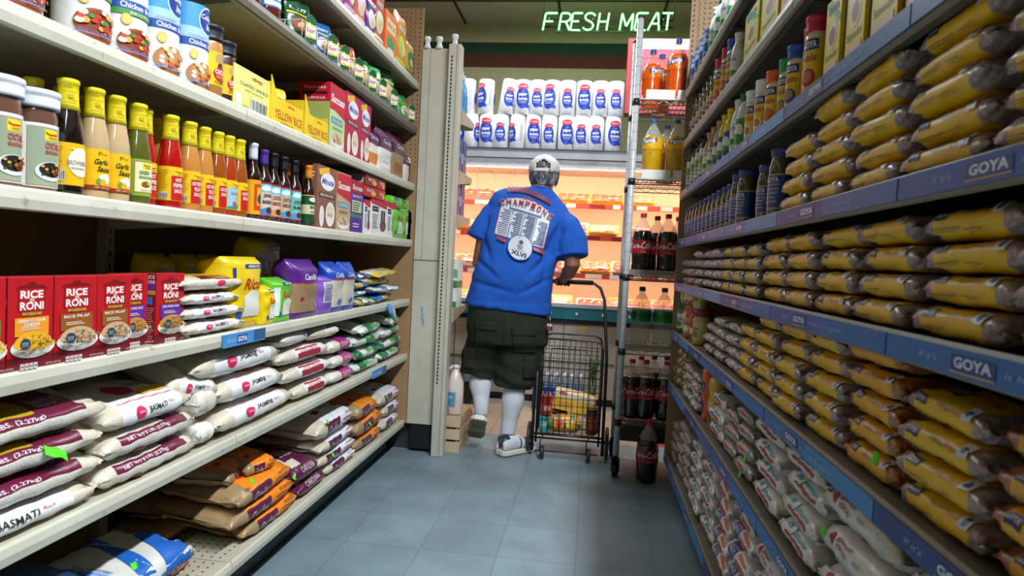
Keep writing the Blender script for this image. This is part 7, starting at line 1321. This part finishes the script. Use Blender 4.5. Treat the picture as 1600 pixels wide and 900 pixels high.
def wf(q):
    d = 0.0; x, z = q.x+0.45, q.z
    for (ax, az, bx, bz, w, amp) in ((0.27, 1.33, 0.12, 1.05, 0.022, -0.010), (0.25, 1.22, 0.02, 1.0, 0.018, -0.008), (-0.2, 1.3, -0.1, 1.08, 0.02, -0.009), (-0.23, 1.16, -0.02, 1.0, 0.018, -0.008), (0.22, 1.05, 0.0, 0.93, 0.016, -0.007), (-0.24, 1.02, 0.1, 0.95, 0.016, -0.006), (0.2, 1.28, 0.18, 0.9, 0.02, -0.009), (0.26, 1.38, 0.2, 1.22, 0.02, -0.010), (-0.17, 1.38, -0.2, 1.22, 0.02, -0.01)):
        t = max(0, min(1, ((x-ax)*(bx-ax)+(z-az)*(bz-az))/((bx-ax)**2+(bz-az)**2))); dd = (x-ax-t*(bx-ax))**2+(z-az-t*(bz-az))**2
        d += 2.0*amp*math.exp(-dd/(w*w*0.8))*math.sin(PI*min(1, t+0.15))
    if z < 0.90: d += 0.004
    return d
sme = baked(s, 0.009, 6, 0.010, 8.0, wfun=wf); shirt = finish(sme, 'tshirt', PER, 'blue printed t-shirt')
bvh = BVHTree.FromPolygons([v.co[:] for v in sme.vertices], [tuple(p_.vertices) for p_ in sme.polygons])
def back(u, v):
    px, py = 772+(77*u+14*v), 365+(24*u-57*v); d = Vector(ray(px, py)).normalized(); loc, nn, _, _ = bvh.ray_cast(Vector((0, 0, EYE)), d)
    if loc is None: q = on_y(px, py, 3.7); return q, Vector((0, -1, 0))
    return loc, nn
A = [('p', [(0.0, 0.0), (1, 0.0), (1.0, 0.85), (0.92, 1.0), (0.75, 1.1), (0.5, 1.17), (0.25, 1.1), (0.08, 1.0), (0.0, 0.88)], 'b03a4a'), ('p', [(0.012, 0.015), (0.988, 0.015), (0.988, 0.84), (0.9, 1.0), (0.74, 1.08), (0.5, 1.14), (0.26, 1.08), (0.1, 1.0), (0.012, 0.86)], 'd8dae2')]
for x in (0.26, 0.5, 0.74): A.append(('r', x-0.008, 0.02, x+0.008, 0.74, '2a4a9a'))
rn = random.Random(5)
for c_ in range(4):
    for i in range(13):
        if c_ == 3 and i > 11: continue
        x = 0.03+c_*0.245; l = rn.uniform(0.12, 0.2); A.append(('r', x+(0.2-l), 0.05+i*0.053, x+0.2, 0.05+i*0.053+0.024, '5a6890'))
A.append(('r', 0.18, 0.755, 0.82, 0.785, '2a4a9a'))
word = 'CHAMPIONS'
for i, ch in enumerate(word):
    t = (i-4)/4.0; x = 0.5+t*0.47; y = 0.98-0.13*t*t; rot = -t*0.26
    A.append(('t', ch, x, y, 0.10, 0.17, 'e8e0e8', 0.055, 0, rot)); 
for i, ch in enumerate(word):
    t = (i-4)/4.0; A.append(('t', ch, 0.5+t*0.47, 0.98-0.13*t*t, 0.088, 0.15, '8a2038', 0.04, 0, -t*0.26))
for i in range(12):
    t = (i-5.5)/5.5; A.append(('p', [(0.5+t*0.40-0.034, 1.24-0.10*t*t), (0.5+t*0.40+0.034, 1.24-0.10*t*t-0.012*t), (0.5+t*0.40+0.034, 1.36-0.10*t*t-0.012*t), (0.5+t*0.40-0.034, 1.36-0.10*t*t)], '7a3048'))
A.append(('t', 'SUPER', 0.5, 1.13, 0.2, 0.06, '8a2038', 0.03))
for x in (0.08, 0.8): A.append(('p', [(x, -0.06), (x+0.2, -0.08), (x+0.18, -0.16), (x+0.03, -0.13)], 'b04038'))
A += [('e', 0.56, -0.17, 0.245, 0.335, '1f3f92', 30), ('e', 0.56, -0.17, 0.23, 0.315, 'd4d6de', 30), ('t', 'XLVI', 0.56, -0.33, 0.3, 0.11, '2a2c38', 0.04), ('p', [(0.5, -0.1), (0.62, -0.1), (0.6, -0.22), (0.52, -0.22)], '8a8c98'), ('e', 0.56, -0.03, 0.04, 0.06, '4a4c58'), ('r', 0.46, -0.245, 0.66, -0.235, '6a6c78')]
m = MB(); draw(m, A, back, cut=(0.06, 0.07), eps=0.00035, base=6); pr = m.obj('back_print'); pr.parent = shirt; pr.matrix_parent_inverse = Matrix.Identity(4); pr['label'] = 'white and red printed list of champions'
pr.matrix_parent_inverse = Matrix.Identity(4)
m = MB(); m.tube([(-0.342+0.079*math.sin(a), 3.9-0.074*math.cos(a), 1.583+0.006*math.cos(2*a)) for a in [i*2*PI/30 for i in range(30)]], 0.008, BL, 8, closed=True); o = m.obj('collar'); o.parent = shirt
# shorts
g = MB(); OL = '20241a.c'
rings(g, [(-0.475, 3.81, 0.66, 0.236, 0.165), (-0.478, 3.805, 0.75, 0.246, 0.172), (-0.48, 3.805, 0.84, 0.238, 0.168), (-0.478, 3.805, 0.9, 0.23, 0.16)], OL)
g.tube([(-0.575, 3.815, 0.76), (-0.605, 3.835, 0.64), (-0.635, 3.85, 0.52), (-0.642, 3.845, 0.445)], [0.122, 0.128, 0.126, 0.117], OL, 24)
g.tube([(-0.38, 3.81, 0.76), (-0.39, 3.82, 0.62), (-0.412, 3.825, 0.5), (-0.425, 3.82, 0.395)], [0.128, 0.136, 0.134, 0.118], OL, 24)
def wg(q):
    d = 0.0
    for zc, amp in ((0.47, 0.006), (0.43, -0.006), (0.52, -0.006), (0.58, 0.004), (0.40, 0.005)): d += amp*math.exp(-((q.z-zc-0.10*math.sin(q.x*11+2)*0.4)/0.016)**2)
    return d
gme = baked(g, 0.009, 4, 0.011, 8.0, wfun=wg); shorts = finish(gme, 'cargo_shorts', PER, 'dark olive cargo shorts')
gb = BVHTree.FromPolygons([v.co[:] for v in gme.vertices], [tuple(p_.vertices) for p_ in gme.polygons])
def onback(x, z, off):
    loc, nn, _, _ = gb.ray_cast(Vector((x, 3.2, z)), Vector((0, 1, 0)))
    return (loc+nn*off) if loc is not None else Vector((x, 3.65, z))
def patch(parent, name, x0, z0, x1, z1, k, th=0.007, nx=8, nz=8, sk=0.0):
    m = MB(); vs = []; fs = []
    for off in (0.0, th):
        for j in range(nz+1):
            for i in range(nx+1): z = z0+(z1-z0)*j/nz; x = x0+(x1-x0)*i/nx+sk*(z-z0); vs.append(onback(x, z, off))
    q = (nx+1)*(nz+1); w = nx+1
    for j in range(nz):
        for i in range(nx): a = q+j*w+i; fs.append((a, a+1, a+1+w, a+w))
    edge = [(i, 0) for i in range(nx)]+[(nx, j) for j in range(nz)]+[(nx-i, nz) for i in range(nx)]+[(0, nz-j) for j in range(nz)]; idx = [j*w+i for i, j in edge]
    for a, b_ in zip(idx, idx[1:]+idx[:1]): fs.append((a, b_, b_+q, a+q))
    m.add(vs, fs, k); o = m.obj(name); o.parent = parent; return o
patch(shorts, 'back_pocket', -0.645, 0.64, -0.525, 0.77, OL); patch(shorts, 'pocket_flap', -0.65, 0.745, -0.52, 0.79, OL, 0.011)
patch(shorts, 'back_pocket', -0.425, 0.62, -0.30, 0.755, OL); patch(shorts, 'pocket_flap', -0.43, 0.725, -0.295, 0.775, OL, 0.011)
patch(shorts, 'cargo_pocket', -0.722, 0.50, -0.655, 0.62, OL, 0.012, sk=0.0); patch(shorts, 'cargo_pocket', -0.36, 0.47, -0.30, 0.60, OL, 0.014)
m = MB(); m.tube([onback(-0.475, z, 0.002) for z in np.linspace(0.62, 0.86, 9)], 0.0035, '23261a.c', 6); o = m.obj('seam'); o.parent = shorts
m = MB(); kp = on_y(859, 500, 3.72); m.tube([(kp.x, kp.y, kp.z+0.02), (kp.x+0.004, kp.y, kp.z-0.01), (kp.x, kp.y, kp.z-0.03)], 0.002, 'b8b8b8.s', 6)
for i, k in enumerate(('c8c8cc.s', 'c0504a', 'd8d8d8.s', '8a8a90.s')): m.tube([(kp.x-0.01+0.007*i, kp.y-0.004, kp.z-0.02), (kp.x-0.012+0.009*i, kp.y-0.004, kp.z-0.06)], 0.0045, k, 6)
o = m.obj('key_bunch'); o.parent = shorts; o['label'] = 'small bunch of keys'
m = MB(); m.tube([(-0.30, 3.76, 0.42), (-0.30, 3.74, 0.3), (-0.285, 3.745, 0.19)], 0.005, '1a1c14.c', 6); o = m.obj('drawcord'); o.parent = shorts
# socks and shoes
for nm, K_, A_, top in (('right', RK, RA, 0.42), ('left', LK, LA, 0.45)):
    m = MB(); d = A_-K_; t0 = (top-K_.z)/(d.z); pts = []; rad = []
    for f in np.linspace(max(0, t0), 1.0, 14):
        p_ = K_+d*f; bulge = 0.02*math.exp(-((f-0.33)/0.3)**2); pts.append(p_+Vector((0, -bulge, 0))); rad.append(0.058+0.009*math.exp(-((f-0.33)/0.25)**2)-0.016*max(0, (f-0.4)/0.6)+0.0006*math.sin(f*60))
    pts += [A_+Vector((0, 0.0, -0.03)), A_+Vector((0, 0.005, -0.06))]; rad += [0.043, 0.036]
    m.tube(pts, rad, 'd4d4dc.c', 24); finish(m.mesh('sock'), 'sock', PER, 'white knee sock')
def shoe(name, origin, fwd, up, label):
    """heel at origin on the sole plane; built along local +Y"""
    fwd = fwd.normalized(); up = (up-fwd*up.dot(fwd)).normalized(); rt = fwd.cross(up)
    mat = Matrix(((rt.x, fwd.x, up.x, origin.x), (rt.y, fwd.y, up.y, origin.y), (rt.z, fwd.z, up.z, origin.z), (0, 0, 0, 1)))
    r = bpy.data.objects.new(name, None)
    def w(t): return np.interp(t, [0, 0.03, 0.1, 0.3, 0.55, 0.72, 0.88, 0.96, 1], [0.028, 0.042, 0.048, 0.047, 0.05, 0.056, 0.05, 0.034, 0.012])
    def hh(t): return np.interp(t, [0, 0.04, 0.15, 0.3, 0.42, 0.6, 0.8, 0.95, 1], [0.095, 0.115, 0.122, 0.118, 0.108, 0.08, 0.06, 0.044, 0.032])
    L = 0.285
    m = MB(); n = 24; rows = 26; vs = []; fs = []; ks = []
    for j in range(rows+1):
        t = j/rows
        for i in range(n):
            a = 2*PI*i/n; c, s_ = math.cos(a), math.sin(a); ww = w(t); z0 = 0.026; H = hh(t)-z0
            x = math.copysign(abs(s_)**0.7, s_)*ww*(1.0 if c < 0 else 1-0.2*c*c); z = z0+H*(0.5-0.5*math.copysign(abs(c)**0.8, -c)) if True else 0
            vs.append((x, t*L, z))
    for j in range(rows):
        for i in range(n):
            a, b_ = j*n+i, j*n+(i+1) % n; fs.append((a, b_, b_+n, a+n)); c = math.cos(2*PI*(i+0.5)/n); t = (j+0.5)/rows
            ks.append('1c2440' if (c > 0.5 and t < 0.16) or (0.42 < t < 0.47 and abs(c) < 0.8) or (0.16 < t < 0.34 and c > 0.85) else ('8a2030' if 0.60 < t < 0.66 and c > -0.2 else ('1c2440' if 0.66 <= t < 0.70 and c > -0.2 else 'dadce4')))
    fs += [tuple(range(n)), tuple(rows*n+i for i in range(n-1, -1, -1))]; ks += ['dadce4', 'dadce4']
    m.add(vs, fs, ks); m.box(-0.008, -0.004, 0.05, 0.008, 0.001, 0.07, '2a2c50'); m.box(-0.008, -0.005, 0.046, 0.008, 0.0, 0.055, 'a83040')
    for i in range(5): y = 0.135+i*0.018; m.tube([(-0.022, y, hh(y/L)-0.006), (0, y+0.004, hh(y/L)+0.003), (0.022, y, hh(y/L)-0.006)], 0.0028, 'e8e8ee', 5)
    m.xform(mat); up_ = m.mesh('upper'); m = MB(); vs = []; fs = []; ks = []; out = []
    pts = [(w(t)*1.05, t*L*1.03-0.006) for t in np.linspace(0, 1, 18)]; outl = pts+[(-x, y) for x, y in pts[::-1]]; N = len(outl)
    for z, q in ((0.0, 0.93), (0.006, 1.0), (0.026, 1.0), (0.03, 0.92)):
        for x, y in outl: vs.append((x*q, y, z+(0.012*max(0, (y/L-0.75)/0.25)**2 if z < 0.02 else 0.004*max(0, (y/L-0.75)/0.25))))
    for j in range(3):
        for i in range(N): a, b_ = j*N+i, j*N+(i+1) % N; fs.append((a, b_, b_+N, a+N)); ks.append('8a8070' if j == 0 else 'd8d4c4')
    fs += [tuple(range(N-1, -1, -1)), tuple(3*N+i for i in range(N))]; ks += ['8f8670', 'd8d4c4']
    m.add(vs, fs, ks, False)
    for i in range(7):
        y = 0.03+i*0.037
        if i == 3: continue
        ww = w(y/L)*0.8; m.box(-ww, y-0.009, -0.0025, ww, y+0.009, 0.001, '7a7260')
    m.xform(mat); so_ = m.mesh('sole')
    o = finish(up_, name, PER, label); c = bpy.data.objects.new('sole', so_); COL.objects.link(c); c.parent = o; return o
shoe('sneaker', Vector((-0.475, 3.715, 0.004)), RDIR, Vector((0, 0, 1)), 'white sneaker flat on the floor')
shoe('sneaker', LA+Vector((0.0, -0.06, -0.07)), Vector((-0.2, 0.77, -0.61)), Vector((0, 0.61, 0.77)), 'white sneaker lifted, sole showing')
# ---------------------------------------------------------------- wire shopping cart
CBK = '15161a'
kx0, kx1, ky0, ky1, kz0, kz1 = -0.275, 0.095, 3.80, 4.10, 0.13, 0.70
cart = empty('shopping_cart', 'black folding wire shopping cart with tall handle pushed by the man', 'cart', ((kx0+kx1)/2, 3.95, 0))
def addp(m, nm): return par(m.obj(nm), cart)
m = MB(); hx0, hx1 = on_y(838, 441, GY).x, on_y(930, 442, GY).x
hl = on_y(822, 440, GY).x-0.06
rail = [(kx0-0.02, ky0-0.01, 0.03), (kx0-0.02, ky0, 0.55), (hl, GY-0.03, GRIP_Z-0.10), (hl+0.01, GY-0.005, GRIP_Z-0.03), (hl+0.05, GY, GRIP_Z), (hx1-0.01, GY, GRIP_Z), (hx1+0.035, GY-0.005, GRIP_Z-0.03), (hx1+0.062, GY-0.02, GRIP_Z-0.10), (kx1+0.022, ky0+0.03, 0.60), (kx1+0.025, ky0-0.01, 0.03)]
m.tube(rail, 0.0095, CBK, 10); addp(m, 'handle_frame')
m = MB(); m.tube([(hl+0.06, GY, GRIP_Z), (hx1-0.012, GY, GRIP_Z)], 0.0145, '1c1a1e', 14); addp(m, 'foam_grip')
def panel(nm, f, nu, nv, arch=False):
    m = MB(); r = 0.0022
    for i in range(nu+1): u = i/nu; m.tube([f(u, 0), f(u, 1)], r, CBK, 5)
    for j in range(nv+1): v = j/nv; m.tube([f(0, v), f(1, v)], r, CBK, 5)
    addp(m, nm)
dx, dy, dz = kx1-kx0, ky1-ky0, kz1-kz0
panel('front_wire_panel', lambda u, v: (kx0+u*dx, ky0, kz0+v*dz*0.93), 11, 12); panel('rear_wire_panel', lambda u, v: (kx0+u*dx, ky1, kz0+v*dz*0.93), 11, 9)
panel('side_wire_panel', lambda u, v: (kx0, ky0+u*dy, kz0+v*dz*0.93), 8, 9); panel('side_wire_panel', lambda u, v: (kx1, ky0+u*dy, kz0+v*dz*0.93), 8, 9); panel('bottom_wire_panel', lambda u, v: (kx0+u*dx, ky0+v*dy, kz0), 11, 8)
m = MB(); q = 0.05
for y in (ky0, ky1): m.tube([(kx0, y, kz0-0.05), (kx0, y, kz1-q), (kx0+q*0.3, y, kz1-q*0.3), (kx0+q, y, kz1), (kx1-q, y, kz1), (kx1-q*0.3, y, kz1-q*0.3), (kx1, y, kz1-q), (kx1, y, kz0-0.05)], 0.0065, CBK, 8)
m.tube([(kx0+0.06, ky0-0.004, kz0+0.1), (kx0+0.06, ky0-0.004, kz1-0.10), (kx0+0.075, ky0-0.004, kz1-0.055), (kx1-0.1, ky0-0.004, kz1-0.055), (kx1-0.075, ky0-0.004, kz1-0.10), (kx1-0.075, ky0-0.004, kz0+0.1)], 0.003, CBK, 6)
for z in (kz0, ): m.tube([(kx0-0.03, ky0, z), (kx1+0.03, ky0, z)], 0.007, CBK, 8)
addp(m, 'basket_frame')
for x in (kx0-0.045, kx1+0.05):
    m = MB(); R = 0.085
    m.tube([(x, ky0+0.06+R*math.cos(a), R+0.006+R*math.sin(a)*0.999) for a in [i*2*PI/28 for i in range(28)]], 0.0095, '3a3634', 8, closed=True)
    for i in range(8): a = i*PI/4; m.tube([(x, ky0+0.06, R+0.006), (x, ky0+0.06+R*math.cos(a), R+0.006+R*math.sin(a))], 0.003, '2a2a2c.s', 5)
    m.tube([(x-0.015, ky0+0.06, R+0.006), (x+0.015, ky0+0.06, R+0.006)], 0.012, '1a1a1c', 10); addp(m, 'large_wheel')
m = MB(); m.tube([(kx0-0.045, ky0+0.06, 0.091), (kx1+0.05, ky0+0.06, 0.091)], 0.006, CBK, 8); m.tube([(kx0+0.0, ky0-0.035, 0.04), (kx1, ky0-0.035, 0.04)], 0.004, CBK, 6); addp(m, 'axle')
for x in (kx0+0.045, kx1-0.055):
    m = MB(); m.tube([(x-0.011, ky0-0.06, 0.041), (x+0.011, ky0-0.06, 0.041)], 0.038, '2e2a28', 20); m.tube([(x-0.015, ky0-0.06, 0.041), (x-0.015, ky0-0.02, 0.1), (x, ky0, 0.13)], 0.004, CBK, 6); addp(m, 'small_wheel')
# goods in the cart
cz0 = kz0+0.004
def cartloc(px, py, y): return on_y(px, py, y)
p = cartloc(897, 622, 3.95); carton('cardboard_box', 0.26, 0.14, 0.11, 'e8c24a', [('r', 0.02, 0.7, 0.98, 0.98, 'f0e0c0'), ('r', 0.1, 0.2, 0.5, 0.5, 'd8a030'), ('e', 0.2, 0.95, 0.1, 0.1, 'd06a5a')], topk='f0dcb0').put('yellow box lying across the top of the groceries in the cart', (p.x, 4.0, p.z-0.085), -0.05, None, ry=0.13, lift=False)
m = MB(); bg = Bag(0.2, 0.13, 0.10, 601, e=0.8, wr=0.006); bg.body(m, lambda t, a: '2a7a3a.f' if math.sin(7*t+1)*math.cos(a*0.05) > 0.35 else 'e88a1c.f', nx=18, na=20); m2 = MB(); draw(m2, [('e', -0.3, 20, 0.2, 30, 'c83a1c'), ('e', 0.3, 10, 0.18, 24, 'f0d060')], bg.surf, cut=(0.1, 9))
p = cartloc(880, 667, 3.88); Proto('snack_bag', 'bag', [('bag', m.mesh('bag'), None, None), ('printed_label', m2.mesh('printed_label'), 0, None)]).put('orange and green bag at the bottom of the cart', (p.x, 3.875, cz0), 0.1)
JT = bottle('sauce_jar', [(0.03, 0), (0.036, 0.006), (0.036, 0.08), (0.03, 0.095), (0.03, 0.105)], 'b8281c.g', (0.095, 0.118), 'b83a2c', labk='d8503c.f', lz=(0.02, 0.07), art=[('e', 0, 0.045, 0.018, 0.016, 'f0e0c8')], capw=0.003, cat='jar', n=22)
p = cartloc(853, 640, 3.86); JT.put('red sauce jar at the left inside the cart', (kx0+0.05, 3.86, cz0+0.10), 0.2); 
carton('tea_box', 0.075, 0.12, 0.095, '4a9a90', [('r', 0.1, 0.3, 0.9, 0.7, '8ac8c0')]).put('teal box under the red jar in the cart', (kx0+0.05, 3.88, cz0), 0.05)
p = cartloc(900, 652, 3.9); carton('lemon_tea_box', 0.125, 0.055, 0.11, 'e4e2e6', [('e', 0.5, 0.5, 0.38, 0.42, 'e8c01c', 24), ('e', 0.42, 0.55, 0.16, 0.2, 'f4e060'), ('r', 0.7, 0.75, 0.95, 0.92, 'd86a4a')]).put('white box with yellow fruit picture in the cart', (p.x+0.01, 3.965, cz0+0.075), 0.0, None, ry=-0.05, lift=False)
p = cartloc(921, 660, 3.88); bottle('syrup_jar', [(0.03, 0), (0.034, 0.005), (0.034, 0.12), (0.028, 0.14)], '6a2c10.g', (0.13, 0.155), '2a1a14', labk='8a3a1c.f', lz=(0.03, 0.1), capw=0.003, cat='jar', n=20).put('brown syrup jar at the right inside the cart', (kx1-0.045, 3.86, cz0), 0)
m = MB(); bg = Bag(0.18, 0.11, 0.05, 603, e=0.8, wr=0.006); bg.body(m, lambda t, a: '1c1820.f' if abs(t) < 0.7 else '5a2a2a.f', nx=16, na=18); tag(m.obj('snack_bag', None, (-0.13, 4.02, cz0+0.07), 0.2), 'dark bag under the yellow box in the cart', 'bag')
hb = MB(); rn = random.Random(8); base = Vector((kx1-0.05, 4.04, cz0+0.25))
for i in range(46):
    a, t = rn.uniform(0, 6.28), rn.uniform(0.1, 0.7); tip = base+Vector((0.06*math.cos(a)*t, 0.05*math.sin(a)*t, 0.13+rn.uniform(0, 0.07))); hb.tube([base, base.lerp(tip, 0.6)+Vector((0, 0, 0.01)), tip], 0.0014, '4a6a24', 4)
    for k in range(3): c = base.lerp(tip, 0.55+0.2*k); u = Vector((rn.uniform(-1, 1), rn.uniform(-1, 1), rn.uniform(-.3, 1))).normalized()*0.014; v = u.orthogonal().normalized()*0.007; hb.add([c, c+u*0.5+v, c+u, c+u*0.5-v], [(0, 1, 2, 3)], rn.choice(['5a7a2a', '6f8f34', '3f5f22']), False)
hb.tube([base-Vector((0, 0, 0.12)), base], 0.016, '5a7a3a', 8); tag(hb.obj('herb_bunch'), 'bunch of green herbs standing at the right rear of the cart', 'herbs')
